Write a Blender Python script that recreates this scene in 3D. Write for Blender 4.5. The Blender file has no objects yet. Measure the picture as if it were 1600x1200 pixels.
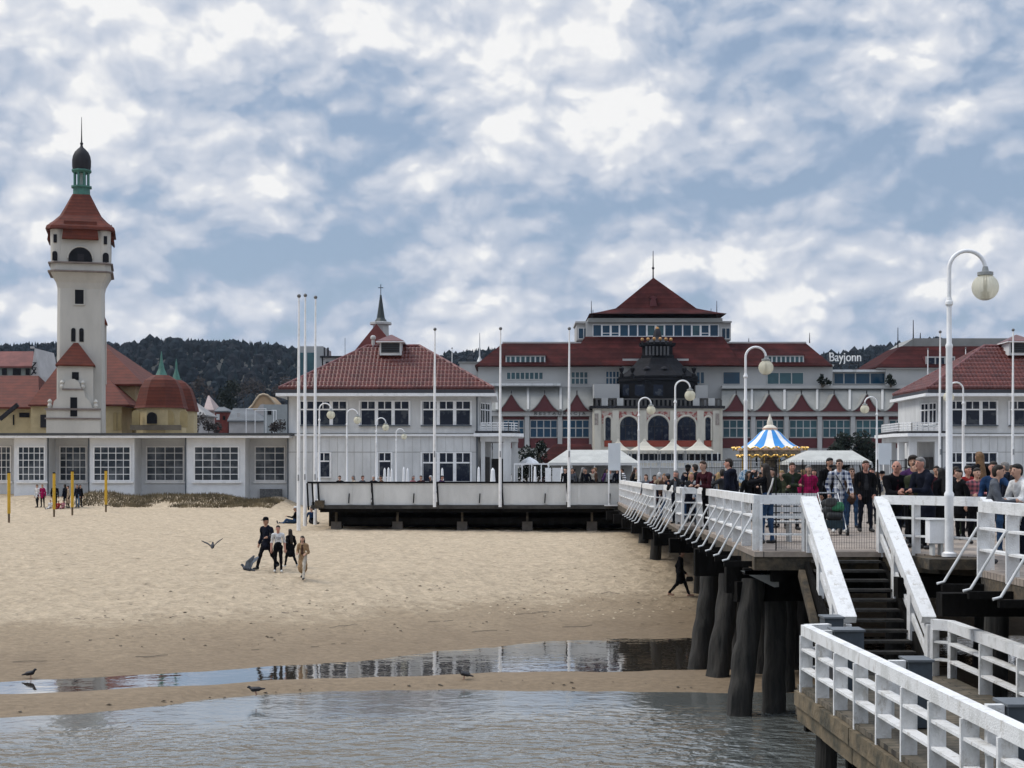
import bpy, bmesh, math, random
import numpy as np
from mathutils import Vector, Matrix, noise as mnoise
C = bpy.context.scene.collection
SC = bpy.context.scene
R = math.radians
FPX = 2311.0            # focal length in photo pixels (1600 wide)
CAMZ = 5.05             # eye height above the water; the pier deck is at 3.5
HZ = 735.0              # row of the horizon
DECK = 3.5
# ---------------------------------------------------------------- camera, sky, sun
cam_d = bpy.data.cameras.new("camera"); cam = bpy.data.objects.new("camera", cam_d); C.objects.link(cam)
cam.location = (0, 0, CAMZ); cam.rotation_euler = (math.pi / 2, 0, 0)
cam_d.sensor_width = 36.0; cam_d.lens = 36.0 * FPX / 1600.0
cam_d.shift_y = (HZ - 600.0) / 1600.0
cam_d.clip_start = 0.5; cam_d.clip_end = 20000
SC.camera = cam
SC.view_settings.view_transform = 'Standard'; SC.view_settings.look = 'None'
SC.view_settings.exposure = 0.42; SC.view_settings.gamma = 1.0
SC.cycles.max_bounces = 6; SC.cycles.diffuse_bounces = 3; SC.cycles.glossy_bounces = 3
SC.cycles.transparent_max_bounces = 6; SC.cycles.caustics_reflective = False; SC.cycles.caustics_refractive = False
SUN_AZ, SUN_EL = R(-80), R(52)      # azimuth from the view axis (+Y) towards the right
W = bpy.data.worlds.new("World"); SC.world = W; W.use_nodes = True
SKY_STOPS = [(.0, (.29, .38, .52)), (.22, (.37, .455, .595)), (.42, (.475, .54, .655)), (.65, (.59, .635, .725)), (.84, (.715, .74, .795)), (1.0, (.90, .90, .90))]
def build_sky():
    nt = W.node_tree; N = nt.nodes; L = nt.links; N.clear()
    def nd(t, **k):
        n = N.new(t)
        for a, b in k.items(): setattr(n, a, b)
        return n
    def mth(op, a, b=None, c=None, clamp=False):
        n = nd('ShaderNodeMath', operation=op, use_clamp=clamp)
        for i, v in enumerate((a, b, c)):
            if v is None: continue
            if isinstance(v, (int, float)): n.inputs[i].default_value = v
            else: L.new(v, n.inputs[i])
        return n.outputs[0]
    tc = nd('ShaderNodeTexCoord'); sp = nd('ShaderNodeSeparateXYZ'); L.new(tc.outputs['Generated'], sp.inputs[0])
    az = mth('ARCTAN2', sp.outputs[0], sp.outputs[1]); el = mth('ARCSINE', sp.outputs[2])
    cv = nd('ShaderNodeCombineXYZ'); L.new(az, cv.inputs[0]); L.new(el, cv.inputs[1])
    warp = nd('ShaderNodeTexNoise'); warp.inputs['Scale'].default_value = 11; warp.inputs['Detail'].default_value = 5
    L.new(cv.outputs[0], warp.inputs['Vector'])
    w1 = nd('ShaderNodeVectorMath', operation='MULTIPLY_ADD'); L.new(warp.outputs['Color'], w1.inputs[0])
    w1.inputs[1].default_value = (0.045, 0.035, 0); w1.inputs[2].default_value = (-0.0225, -0.0175, 0)
    w2 = nd('ShaderNodeVectorMath', operation='ADD'); L.new(cv.outputs[0], w2.inputs[0]); L.new(w1.outputs[0], w2.inputs[1])
    P = w2.outputs[0]
    def noise(vec, scale, detail, rough, sy=1.6, off=0.0, dist=0.0):
        m = nd('ShaderNodeVectorMath', operation='MULTIPLY_ADD'); L.new(vec, m.inputs[0])
        m.inputs[1].default_value = (1, sy, 1); m.inputs[2].default_value = (off, off * .7, off * 1.3)
        n = nd('ShaderNodeTexNoise'); n.inputs['Scale'].default_value = scale; n.inputs['Detail'].default_value = detail
        n.inputs['Roughness'].default_value = rough; n.inputs['Distortion'].default_value = dist
        L.new(m.outputs[0], n.inputs['Vector']); return n.outputs['Fac']
    n1 = noise(P, 9, 9, .56, 1.7, 3.1); n2 = noise(P, 26, 8, .6, 1.5, 7.7); n3 = noise(cv.outputs[0], 5, 4, .5, 1.6, 1.3)
    # broad bright and dark banks of cloud (azimuth, elevation from photo rows and columns)
    blobs = [(60, 50, 300, 90, .34), (330, 100, 120, 90, .18), (860, 60, 120, 120, .46), (800, 525, 1000, 50, .10), (250, 60, 500, 120, .08), (560, 30, 200, 60, .10), (640, 260, 140, 50, .12),
             (470, 345, 75, 28, .42), (395, 300, 45, 22, .2), (200, 390, 60, 50, .24), (340, 465, 130, 26, .22), (20, 370, 60, 50, .25),
             (1010, 190, 90, 70, .2), (1150, 385, 150, 30, .15), (1240, 445, 220, 34, .14), (930, 420, 90, 24, .2), (760, 400, 70, 35, .12),
             (1330, 110, 120, 60, .1), (680, 380, 60, 22, .15), (1450, 395, 140, 22, .14), (120, 500, 90, 22, .2), (800, 500, 120, 26, .14), (960, 300, 90, 60, .1),
             (420, 340, 240, 62, -.16), (330, 420, 150, 40, -.2), (620, 130, 130, 60, -.22), (590, 460, 190, 46, -.22), (1230, 330, 260, 50, -.24),
             (1500, 190, 140, 110, -.14), (1130, 40, 150, 40, -.12), (1560, 330, 110, 50, -.16), (60, 310, 110, 50, -.16), (1060, 440, 50, 20, -.1),
             (1190, 130, 80, 60, -.1), (60, 450, 110, 30, -.14), (1480, 500, 200, 30, -.06), (240, 210, 130, 50, -.06)]
    tot = mth('MULTIPLY_ADD', n1, 1.0, 0.055)
    for (px, py, sx, sy, a) in blobs:
        s = nd('ShaderNodeVectorMath', operation='SUBTRACT'); L.new(P, s.inputs[0])
        s.inputs[1].default_value = (math.atan((px - 800) / FPX), math.atan((HZ - py) / FPX), 0)
        m = nd('ShaderNodeVectorMath', operation='MULTIPLY'); L.new(s.outputs[0], m.inputs[0]); m.inputs[1].default_value = (FPX / sx, FPX / sy, 0)
        dd = nd('ShaderNodeVectorMath', operation='DOT_PRODUCT'); L.new(m.outputs[0], dd.inputs[0]); L.new(m.outputs[0], dd.inputs[1])
        g = mth('EXPONENT', mth('MULTIPLY', dd.outputs['Value'], -0.7))
        tot = mth('MULTIPLY_ADD', g, a * 0.72, tot)
    def off(v):
        q = nd('ShaderNodeVectorMath', operation='ADD'); L.new(P, q.inputs[0]); q.inputs[1].default_value = v; return q.outputs[0]
    def puff(vec):                 # rounded heaps with creases between them, roughened by a little plain noise
        m = nd('ShaderNodeVectorMath', operation='MULTIPLY_ADD'); L.new(vec, m.inputs[0]); m.inputs[1].default_value = (1, 1.45, 1); m.inputs[2].default_value = (3.7, 1.9, 0)
        v = nd('ShaderNodeTexVoronoi', feature='SMOOTH_F1', voronoi_dimensions='2D'); v.inputs['Scale'].default_value = 12; v.inputs['Detail'].default_value = 3.5; v.inputs['Roughness'].default_value = .52; v.inputs['Smoothness'].default_value = .25; L.new(m.outputs[0], v.inputs['Vector'])
        return mth('ADD', mth('MULTIPLY', mth('SUBTRACT', .95, v.outputs['Distance']), .62), mth('MULTIPLY', noise(vec, 15, 9, .6, 1.3, 5.2), .42))
    na = puff(P); nb = puff(off((-.004, .009, 0)))
    fine = mth('SUBTRACT', na, 0.335)
    dens = mth('ADD', tot, mth('MULTIPLY', fine, 0.42))
    emb = mth('MULTIPLY', mth('SUBTRACT', na, nb), 1.2)          # upper left flanks of the billows catch the light
    def ramp(v, stops, inter='LINEAR'):
        rp = nd('ShaderNodeValToRGB'); L.new(v, rp.inputs[0]); cr = rp.color_ramp; cr.interpolation = inter
        while len(cr.elements) < len(stops): cr.elements.new(.5)
        for e, (p, c) in zip(cr.elements, stops): e.position = p; e.color = (*c, 1)
        return rp.outputs[0]
    val = mth('ADD', mth('ADD', mth('MULTIPLY', ramp(dens, [(.26, (.06,) * 3), (.41, (.22,) * 3), (.455, (.36,) * 3), (.53, (.43,) * 3), (.575, (.60,) * 3), (.68, (.68,) * 3), (.73, (.84,) * 3), (.92, (.96,) * 3)]), 1.0), emb), mth('MULTIPLY', mth('SUBTRACT', n2, .5), .16))
    val = mth('ADD', val, mth('MULTIPLY', mth('SUBTRACT', n3, .5), .22)); val = mth('ADD', val, mth('MULTIPLY', fine, .22))
    tot = val
    class _O: outputs = [ramp(val, SKY_STOPS)]
    rp = _O
    sky = nd('ShaderNodeTexSky', sky_type='NISHITA'); sky.sun_disc = False
    sky.sun_elevation = SUN_EL; sky.sun_rotation = SUN_AZ
    skm = nd('ShaderNodeVectorMath', operation='SCALE'); L.new(sky.outputs[0], skm.inputs[0]); skm.inputs['Scale'].default_value = 1.0
    cov = nd('ShaderNodeMapRange'); L.new(tot, cov.inputs[0]); cov.inputs[1].default_value = .0; cov.inputs[2].default_value = .3
    cov.inputs[3].default_value = .8; cov.inputs[4].default_value = 1.0
    cl = nd('ShaderNodeVectorMath', operation='SCALE'); L.new(rp.outputs[0], cl.inputs[0]); zg = nd('ShaderNodeMapRange', interpolation_type='SMOOTHSTEP'); L.new(el, zg.inputs[0]); zg.inputs[1].default_value = .33; zg.inputs[2].default_value = .95; zg.inputs[3].default_value = 7.7; zg.inputs[4].default_value = 16.5; L.new(zg.outputs[0], cl.inputs['Scale'])   # the overcast is brightest overhead
    mix = nd('ShaderNodeMix', data_type='RGBA'); L.new(cov.outputs[0], mix.inputs['Factor'])
    L.new(skm.outputs[0], mix.inputs['A']); L.new(cl.outputs[0], mix.inputs['B'])
    bg = nd('ShaderNodeBackground'); L.new(mix.outputs['Result'], bg.inputs[0]); bg.inputs[1].default_value = 0.1
    out = nd('ShaderNodeOutputWorld'); L.new(bg.outputs[0], out.inputs[0])
build_sky()
sun_d = bpy.data.lights.new("sun", 'SUN'); sun = bpy.data.objects.new("sun", sun_d); C.objects.link(sun)
sun_d.energy = 1.7; sun_d.angle = R(25); sun_d.color = (1.0, .95, .87)
sun.rotation_euler = Vector((-math.sin(SUN_AZ) * math.cos(SUN_EL), -math.cos(SUN_AZ) * math.cos(SUN_EL), -math.sin(SUN_EL))).to_track_quat('-Z', 'Y').to_euler()
# ---------------------------------------------------------------- helpers
def X(px, d): return (px - 800.0) * d / FPX
def Z(py, d): return CAMZ + (HZ - py) * d / FPX
_mats = {}
def M(name, col, rough=.7, var=.12, scale=2.0, bump=0.0, bscale=None, metal=0.0, spec=.5, stretch=(1, 1, 1), col2=None, fac=(.42, .62), kind=None, trans=0.0, freq=None, emit=0.0):
    if name in _mats: return _mats[name]
    m = bpy.data.materials.new(name); m.use_nodes = True; nt = m.node_tree; N = nt.nodes; L = nt.links
    b = N['Principled BSDF']; b.inputs['Roughness'].default_value = rough; b.inputs['Metallic'].default_value = metal
    b.inputs['Specular IOR Level'].default_value = spec
    if trans: b.inputs['Transmission Weight'].default_value = trans
    if emit: b.inputs['Emission Color'].default_value = (*col, 1); b.inputs['Emission Strength'].default_value = emit
    tc = N.new('ShaderNodeTexCoord'); mp = N.new('ShaderNodeMapping'); L.new(tc.outputs['Object'], mp.inputs[0]); mp.inputs['Scale'].default_value = stretch
    nz = N.new('ShaderNodeTexNoise'); nz.inputs['Scale'].default_value = scale; nz.inputs['Detail'].default_value = 6; nz.inputs['Roughness'].default_value = .65
    L.new(mp.outputs[0], nz.inputs['Vector'])
    mr = N.new('ShaderNodeMapRange'); L.new(nz.outputs['Fac'], mr.inputs[0]); mr.inputs[1].default_value, mr.inputs[2].default_value = fac
    mx = N.new('ShaderNodeMix'); mx.data_type = 'RGBA'; L.new(mr.outputs[0], mx.inputs['Factor'])
    if col2 is None: col2 = tuple(c * (1 - var * 2) for c in col)
    mx.inputs['A'].default_value = (*col2, 1); mx.inputs['B'].default_value = (*col, 1)
    out = mx.outputs['Result']
    h = nz.outputs['Fac']
    if kind == 'tiles':            # rows of roof tiles along z, overlap shade put into the colour of each row
        sx = N.new('ShaderNodeSeparateXYZ'); L.new(tc.outputs['Object'], sx.inputs[0])
        def tri(o, f):
            a = N.new('ShaderNodeMath'); a.operation = 'MULTIPLY'; L.new(o, a.inputs[0]); a.inputs[1].default_value = f
            p = N.new('ShaderNodeMath'); p.operation = 'FRACT'; L.new(a.outputs[0], p.inputs[0]); return p.outputs[0]
        f = freq or 4.0
        t1 = tri(sx.outputs[2], f)
        mm = N.new('ShaderNodeMath'); mm.operation = 'MULTIPLY_ADD'; L.new(t1, mm.inputs[0]); mm.inputs[1].default_value = -.45; mm.inputs[2].default_value = 1.18
        mu = N.new('ShaderNodeVectorMath'); mu.operation = 'SCALE'; L.new(out, mu.inputs[0]); L.new(mm.outputs[0], mu.inputs['Scale']); out = mu.outputs[0]
        h = t1; bump = bump or .4
    if kind == 'planks':           # decking boards across x, with dark gaps
        br = N.new('ShaderNodeTexBrick'); L.new(tc.outputs['Object'], br.inputs['Vector']); br.inputs['Scale'].default_value = 1.0
        br.inputs['Brick Width'].default_value = 2.4; br.inputs['Row Height'].default_value = freq or .16; br.inputs['Mortar Size'].default_value = .012
        br.inputs['Color1'].default_value = (1, 1, 1, 1); br.inputs['Color2'].default_value = (.72, .72, .72, 1); br.inputs['Mortar'].default_value = (.25, .25, .25, 1)
        mu = N.new('ShaderNodeMix'); mu.data_type = 'RGBA'; mu.blend_type = 'MULTIPLY'; mu.inputs['Factor'].default_value = 1
        L.new(out, mu.inputs['A']); L.new(br.outputs['Color'], mu.inputs['B']); out = mu.outputs['Result']
    if kind == 'checks':           # woven check shirt
        sx = N.new('ShaderNodeSeparateXYZ'); L.new(tc.outputs['Object'], sx.inputs[0]); hs = []
        for i in (0, 2):
            a = N.new('ShaderNodeMath'); a.operation = 'MULTIPLY'; L.new(sx.outputs[i], a.inputs[0]); a.inputs[1].default_value = freq or 9
            p = N.new('ShaderNodeMath'); p.operation = 'FRACT'; L.new(a.outputs[0], p.inputs[0])
            g = N.new('ShaderNodeMath'); g.operation = 'GREATER_THAN'; L.new(p.outputs[0], g.inputs[0]); g.inputs[1].default_value = .5; hs.append(g.outputs[0])
        s = N.new('ShaderNodeMath'); s.operation = 'ADD'; L.new(hs[0], s.inputs[0]); L.new(hs[1], s.inputs[1])
        s2 = N.new('ShaderNodeMath'); s2.operation = 'MULTIPLY'; L.new(s.outputs[0], s2.inputs[0]); s2.inputs[1].default_value = .5
        L.new(s2.outputs[0], mx.inputs['Factor']); out = mx.outputs['Result']
    if kind == 'stripes':
        sx = N.new('ShaderNodeSeparateXYZ'); L.new(tc.outputs['Object'], sx.inputs[0])
        a = N.new('ShaderNodeMath'); a.operation = 'MULTIPLY'; L.new(sx.outputs[2], a.inputs[0]); a.inputs[1].default_value = freq or 12
        p = N.new('ShaderNodeMath'); p.operation = 'FRACT'; L.new(a.outputs[0], p.inputs[0])
        g = N.new('ShaderNodeMath'); g.operation = 'GREATER_THAN'; L.new(p.outputs[0], g.inputs[0]); g.inputs[1].default_value = .5
        L.new(g.outputs[0], mx.inputs['Factor'])
    if kind == 'grime':            # rust runs and grey-green dirt on old paint
        g1 = N.new('ShaderNodeTexNoise'); g1.inputs['Scale'].default_value = 5.5; g1.inputs['Detail'].default_value = 7; g1.inputs['Roughness'].default_value = .75
        gm = N.new('ShaderNodeMapping'); gm.inputs['Scale'].default_value = (1, 1, .45); L.new(tc.outputs['Object'], gm.inputs[0]); L.new(gm.outputs[0], g1.inputs['Vector'])
        gr = N.new('ShaderNodeMapRange'); L.new(g1.outputs['Fac'], gr.inputs[0]); gr.inputs[1].default_value = .54; gr.inputs[2].default_value = .70; gr.inputs[4].default_value = .8
        gx = N.new('ShaderNodeMix'); gx.data_type = 'RGBA'; L.new(gr.outputs[0], gx.inputs['Factor']); L.new(out, gx.inputs['A']); gx.inputs['B'].default_value = (.30, .26, .205, 1); out = gx.outputs['Result']
    L.new(out, b.inputs['Base Color'])
    if bump:
        if bscale:
            nb = N.new('ShaderNodeTexNoise'); nb.inputs['Scale'].default_value = bscale; nb.inputs['Detail'].default_value = 5; L.new(mp.outputs[0], nb.inputs['Vector']); h = nb.outputs['Fac']
        bp = N.new('ShaderNodeBump'); bp.inputs['Strength'].default_value = bump; bp.inputs['Distance'].default_value = .05
        L.new(h, bp.inputs['Height']); L.new(bp.outputs[0], b.inputs['Normal'])
    _mats[name] = m; return m
ORG = {}
def tag(o, label=None, cat=None, group=None, kind=None):
    if label: o['label'] = label
    if cat: o['category'] = cat
    if group: o['group'] = group
    if kind: o['kind'] = kind
    return o
def thing(name, label, cat, loc=(0, 0, 0), group=None, local=False, rz=0.0):
    o = bpy.data.objects.new(name, None); C.objects.link(o); o.location = loc; o.rotation_euler = (0, 0, rz); o.empty_display_size = .3
    ORG[o] = Vector((0, 0, 0)) if local else Vector(loc)
    return tag(o, label, cat, group)
class MB:
    def __init__(s): s.v = []; s.f = []; s.mi = []; s.cur = 0
    def add(s, vs, fs):
        n = len(s.v); s.v += [tuple(v) for v in vs]; s.f += [tuple(i + n for i in f) for f in fs]; s.mi += [s.cur] * len(fs); return s
    def box(s, x0, y0, z0, x1, y1, z1):
        x0, x1 = min(x0, x1), max(x0, x1); y0, y1 = min(y0, y1), max(y0, y1); z0, z1 = min(z0, z1), max(z0, z1)
        return s.add([(x0, y0, z0), (x1, y0, z0), (x1, y1, z0), (x0, y1, z0), (x0, y0, z1), (x1, y0, z1), (x1, y1, z1), (x0, y1, z1)],
                     [(0, 3, 2, 1), (4, 5, 6, 7), (0, 1, 5, 4), (1, 2, 6, 5), (2, 3, 7, 6), (3, 0, 4, 7)])
    def pbox(s, px0, py0, px1, py1, d, dep):           # photo rectangle at distance d, dep metres deep
        return s.box(X(px0, d), d, Z(py1, d), X(px1, d), d + dep, Z(py0, d))
    def beam(s, a, b, w, h, up=(0, 0, 1), e=0.0):               # rectangular bar from a to b, w across, h along up
        a = Vector(a); b = Vector(b); t = (b - a).normalized(); u = Vector(up); sd = t.cross(u)
        if sd.length < 1e-4: sd = t.cross(Vector((1, 0, 0)))
        sd.normalize(); u = sd.cross(t); a = a - t * e; b = b + t * e
        vs = [p + sd * (i * w / 2) + u * (j * h / 2) for p in (a, b) for (i, j) in ((-1, -1), (1, -1), (1, 1), (-1, 1))]
        return s.add(vs, [(0, 1, 2, 3), (7, 6, 5, 4), (0, 4, 5, 1), (1, 5, 6, 2), (2, 6, 7, 3), (3, 7, 4, 0)])
    def tube(s, pts, r, n=10, cap=True):
        pts = [Vector(p) for p in pts]; k = len(pts); rs = r if isinstance(r, (list, tuple)) else [r] * k; vs = []
        prev = None
        for i, p in enumerate(pts):
            t = (pts[min(i + 1, k - 1)] - pts[max(i - 1, 0)]).normalized()
            if prev is None:
                u = t.orthogonal().normalized()
            else:
                u = (prev - t * prev.dot(t)); u = u.normalized() if u.length > 1e-5 else t.orthogonal().normalized()
            prev = u; w = t.cross(u)
            vs += [p + (u * math.cos(2 * math.pi * j / n) + w * math.sin(2 * math.pi * j / n)) * rs[i] for j in range(n)]
        fs = [(i * n + j, i * n + (j + 1) % n, (i + 1) * n + (j + 1) % n, (i + 1) * n + j) for i in range(k - 1) for j in range(n)]
        if cap: fs += [tuple(range(n))[::-1], tuple((k - 1) * n + j for j in range(n))]
        return s.add(vs, fs)
    def lathe(s, c, prof, n=24, sq=None, rot=0.0):     # prof: (r, z) ; sq: superellipse exponent for squarish plans
        vs = []
        for (r, z) in prof:
            for j in range(n):
                a = 2 * math.pi * j / n + rot; k = 1.0
                if sq: k = (abs(math.cos(a)) ** sq + abs(math.sin(a)) ** sq) ** (-1.0 / sq)
                vs.append((c[0] + r * k * math.cos(a), c[1] + r * k * math.sin(a), c[2] + z))
        m = len(prof); fs = [(i * n + j, i * n + (j + 1) % n, (i + 1) * n + (j + 1) % n, (i + 1) * n + j) for i in range(m - 1) for j in range(n)]
        fs += [tuple(range(n))[::-1], tuple((m - 1) * n + j for j in range(n))]
        return s.add(vs, fs)
    def sphere(s, c, r, n=12, sc=(1, 1, 1)):
        prof = [(max(1e-3, math.sin(math.pi * i / n)) * r, -math.cos(math.pi * i / n) * r) for i in range(n + 1)]
        k = len(s.v); s.lathe((0, 0, 0), prof, n * 2)
        for i in range(k, len(s.v)):
            v = s.v[i]; s.v[i] = (v[0] * sc[0] + c[0], v[1] * sc[1] + c[1], v[2] * sc[2] + c[2])
        return s
    def prism(s, pts, y0, y1):                         # polygon in x,z pulled along y
        n = len(pts); vs = [(x, y0, z) for x, z in pts] + [(x, y1, z) for x, z in pts]
        return s.add(vs, [tuple(range(n)), tuple(range(2 * n - 1, n - 1, -1))] + [(i, i + n, (i + 1) % n + n, (i + 1) % n) for i in range(n)])
    def slab(s, pts, z0, z1):                          # polygon in x,y pulled along z
        n = len(pts); vs = [(x, y, z0) for x, y in pts] + [(x, y, z1) for x, y in pts]
        return s.add(vs, [tuple(range(n))[::-1], tuple(range(n, 2 * n))] + [(i, (i + 1) % n, (i + 1) % n + n, i + n) for i in range(n)])
    def hip(s, x0, x1, y0, y1, z0, rx0, rx1, ry0, ry1, z1, th=.12):       # hipped roof solid
        return s.add([(x0, y0, z0 - th), (x1, y0, z0 - th), (x1, y1, z0 - th), (x0, y1, z0 - th), (x0, y0, z0), (x1, y0, z0), (x1, y1, z0), (x0, y1, z0), (rx0, ry0, z1), (rx1, ry0, z1), (rx1, ry1, z1), (rx0, ry1, z1)],
                     [(3, 2, 1, 0), (0, 1, 5, 4), (1, 2, 6, 5), (2, 3, 7, 6), (3, 0, 4, 7), (4, 5, 9, 8), (5, 6, 10, 9), (6, 7, 11, 10), (7, 4, 8, 11), (8, 9, 10, 11)])
    def build(s, name, mat, parent=None, smooth=False, fix=False):
        o = None; p = parent; org = Vector((0, 0, 0))
        r = parent
        while r is not None and r.parent is not None: r = r.parent
        if r is not None: org = ORG.get(r, org)
        me = bpy.data.meshes.new(name); me.from_pydata([(v[0] - org.x, v[1] - org.y, v[2] - org.z) for v in s.v], [], s.f)
        ms = mat if isinstance(mat, (list, tuple)) else [mat]
        for m in ms: me.materials.append(m)
        if len(ms) > 1: me.polygons.foreach_set('material_index', s.mi)
        bm = bmesh.new(); bm.from_mesh(me)
        if fix: bmesh.ops.remove_doubles(bm, verts=bm.verts, dist=1e-4)
        bmesh.ops.recalc_face_normals(bm, faces=bm.faces); bm.to_mesh(me); bm.free()
        if smooth: me.polygons.foreach_set('use_smooth', [True] * len(me.polygons))
        me.update(); o = bpy.data.objects.new(name, me); C.objects.link(o); o.parent = parent
        return o
def smooth_by_angle(o, deg=40):
    bm = bmesh.new(); bm.from_mesh(o.data)
    for e in bm.edges: e.smooth = len(e.link_faces) == 2 and e.calc_face_angle(3) < R(deg)
    for f in bm.faces: f.smooth = True
    bm.to_mesh(o.data); bm.free(); return o
def copy_tree(o, parent=None):
    c = o.copy(); C.objects.link(c)
    c.parent = parent
    for ch in list(o.children): copy_tree(ch, c)
    return c
def new_mat_nodes(name):
    m = bpy.data.materials.new(name); m.use_nodes = True
    return m, m.node_tree.nodes, m.node_tree.links, m.node_tree.nodes['Principled BSDF']
# ---------------------------------------------------------------- shared materials
WHITE = M('white_paint', (.80, .80, .80), .5, .1, 2.2, .15, 30, col2=(.68, .68, .67), fac=(.36, .5))
WHITE2 = M('white_weathered_paint', (.62, .63, .63), .55, .1, 1.4, .2, 25, col2=(.47, .48, .47), fac=(.35, .5), stretch=(1, 1, .4))
TIMBER = M('old_white_timber', (.74, .74, .735), .6, .1, 2.6, .35, 45, col2=(.58, .58, .565), fac=(.36, .5), kind='grime')
PLASTER = M('pale_plaster', (.65, .655, .65), .8, .09, .8, .1, 20, stretch=(1, 1, .35))
PLASTER2 = M('grey_plaster', (.47, .47, .455), .8, .07, .5, .1, 12, stretch=(1, 1, .4))
CREAM = M('cream_plaster', (.62, .58, .49), .8, .08, .6, .1, 12, stretch=(1, 1, .4))
TOWERW = M('tower_render', (.52, .50, .455), .85, .08, .35, .1, 8, stretch=(1, 1, .3))
YELLOW = M('ochre_plaster', (.52, .42, .24), .85, .1, .6, .1, 10)
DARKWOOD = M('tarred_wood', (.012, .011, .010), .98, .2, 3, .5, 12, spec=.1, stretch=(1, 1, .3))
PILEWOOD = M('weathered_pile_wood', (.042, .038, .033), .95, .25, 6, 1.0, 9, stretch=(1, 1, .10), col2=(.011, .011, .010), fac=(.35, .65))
BROWNWOOD = M('old_timber', (.105, .078, .048), .9, .25, 3, .5, 14, col2=(.032, .028, .021), fac=(.4, .62))
REDTILE = M('red_roof_tile', (.128, .027, .0135), .75, .15, 1.0, .5, kind='tiles', freq=3.2, spec=.35)
DARKRED = M('dark_red_roof', (.060, .013, .012), .9, .24, .35, .2, kind='tiles', freq=1.2, spec=.12)
MAROON = M('maroon_panel', (.105, .020, .022), .7, .08, .5)
GREYROOF = M('grey_metal_roof', (.24, .24, .225), .6, .08, .4)
BLACKMETAL = M('black_metal', (.010, .010, .012), .7, .1, 1.0, spec=.12)
LEAD = M('dark_lead', (.028, .027, .031), .65, .15, .8, .3, 6, spec=.2)
GREENCU = M('green_copper', (.06, .19, .15), .6, .15, 2.0)
STEEL = M('galvanised_steel', (.35, .36, .37), .4, .08, 3, metal=.6)
GREYBLUE = M('blue_grey_paint', (.06, .078, .098), .5, .15, 3)
GLASS = M('dark_window_glass', (.009, .013, .026), .06, .4, 1.3, spec=.22, col2=(.05, .056, .065), fac=(.40, .47))
GLASSB = M('blue_window_glass', (.012, .065, .12), .08, .35, .12, spec=.3, col2=(.006, .03, .06), fac=(.35, .65))
GLASSG = M('green_window_glass', (.05, .12, .135), .1, .35, .15, spec=.3, col2=(.02, .05, .065), fac=(.35, .65))
# ---------------------------------------------------------------- beach, sea, pool, town ground, hills
rnd = random.Random(7)
def shore(tab):           # rows of the photo turned into distances on the flat by the water
    q = [((px - 800) * CAMZ / (py - HZ), CAMZ * FPX / (py - HZ)) for px, py in tab]
    (xa, da), (xb, db) = q[0], q[1]; q = [(xa - 60, da - 60 * min(.5, (db - da) / (xb - xa)))] + q + [(q[-1][0] + 60, q[-1][1] + 3)]
    return np.array([a for a, b in q]), np.array([b for a, b in q])
UP = shore([(0, 1070), (120, 1064), (300, 1054), (450, 1044), (560, 1036), (700, 1021), (850, 1006), (1000, 1001), (1100, 999)])
LOW = shore([(0, 1090), (150, 1085), (330, 1077), (420, 1070), (560, 1066), (700, 1062), (900, 1058), (1130, 1056)])
OUT = shore([(0, 1120), (120, 1113), (250, 1103), (330, 1094), (400, 1087), (500, 1080), (600, 1077), (750, 1076), (1000, 1078), (1140, 1082)])
def edge(x): return float(np.interp(x, *UP))
def poolw(x): return edge(x) - float(np.interp(x, *LOW))
def barw(x): return float(np.interp(x, *LOW)) - float(np.interp(x, *OUT))
PROF = [(0, .03), (1, .09), (2.5, .20), (7.4, .72), (13, 1.5), (20, 1.88), (35, 2.1), (55, 2.32), (68, 2.5), (80, 2.6)]
def lerp_prof(u):
    for (a, za), (b, zb) in zip(PROF, PROF[1:]):
        if u <= b: return za + (zb - za) * max(0, (u - a)) / (b - a)
    return PROF[-1][1]
def sm(a, b, t):
    t = max(0, min(1, (t - a) / (b - a))); return t * t * (3 - 2 * t)
def ground(x, d, det=True):
    u = d - edge(x); pw = poolw(x)
    if det: u += .3 * mnoise.noise((x * .3, d * .3, 3.3)) + .22 * mnoise.noise((x * 1.1, d * .9, 6.1))
    if u >= 0: z = lerp_prof(u)
    elif u > -pw:
        t = -u / pw; z = .03 - .16 * math.sin(math.pi * t) + .07 * t
    else:
        t = -u - pw; bw = barw(x); s = t / bw; z = .10 + .05 * math.sin(min(s, 1) * math.pi) - .10 * sm(.35, 1, s) - .07 * sm(1, 1.6, s) - .5 * sm(bw, bw + 12, t) - 1.5 * sm(8, 30, t)
    if x < -14.5 and d > 94: z += sm(95, 103.6, d) * .85 * sm(-14.5, -17, x) * (.8 + .5 * mnoise.noise((x * .3, d * .2, 9)))
    if d > 106: z += (3.25 - z) * sm(106, 114, d)
    if x > -9.5 and d > 78: z += (3.2 - z) * sm(78, 82, d) * sm(-9.5, -8, x)
    if x > 20: z = z * (1 - sm(20, 40, x)) + (z + .3) * sm(20, 40, x)
    if det:
        z += .035 * mnoise.fractal((x * .9, d * .9, 0), 1, 2, 4) * sm(0, 4, u + pw * .4)
        if 3 < u < 70:
            n = mnoise.noise((x * 3.1, d * 2.2, 5)) + .6 * mnoise.noise((x * 6.1, d * 4.2, 8)); z += .055 * n * sm(3, 8, u)
    return z
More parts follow.
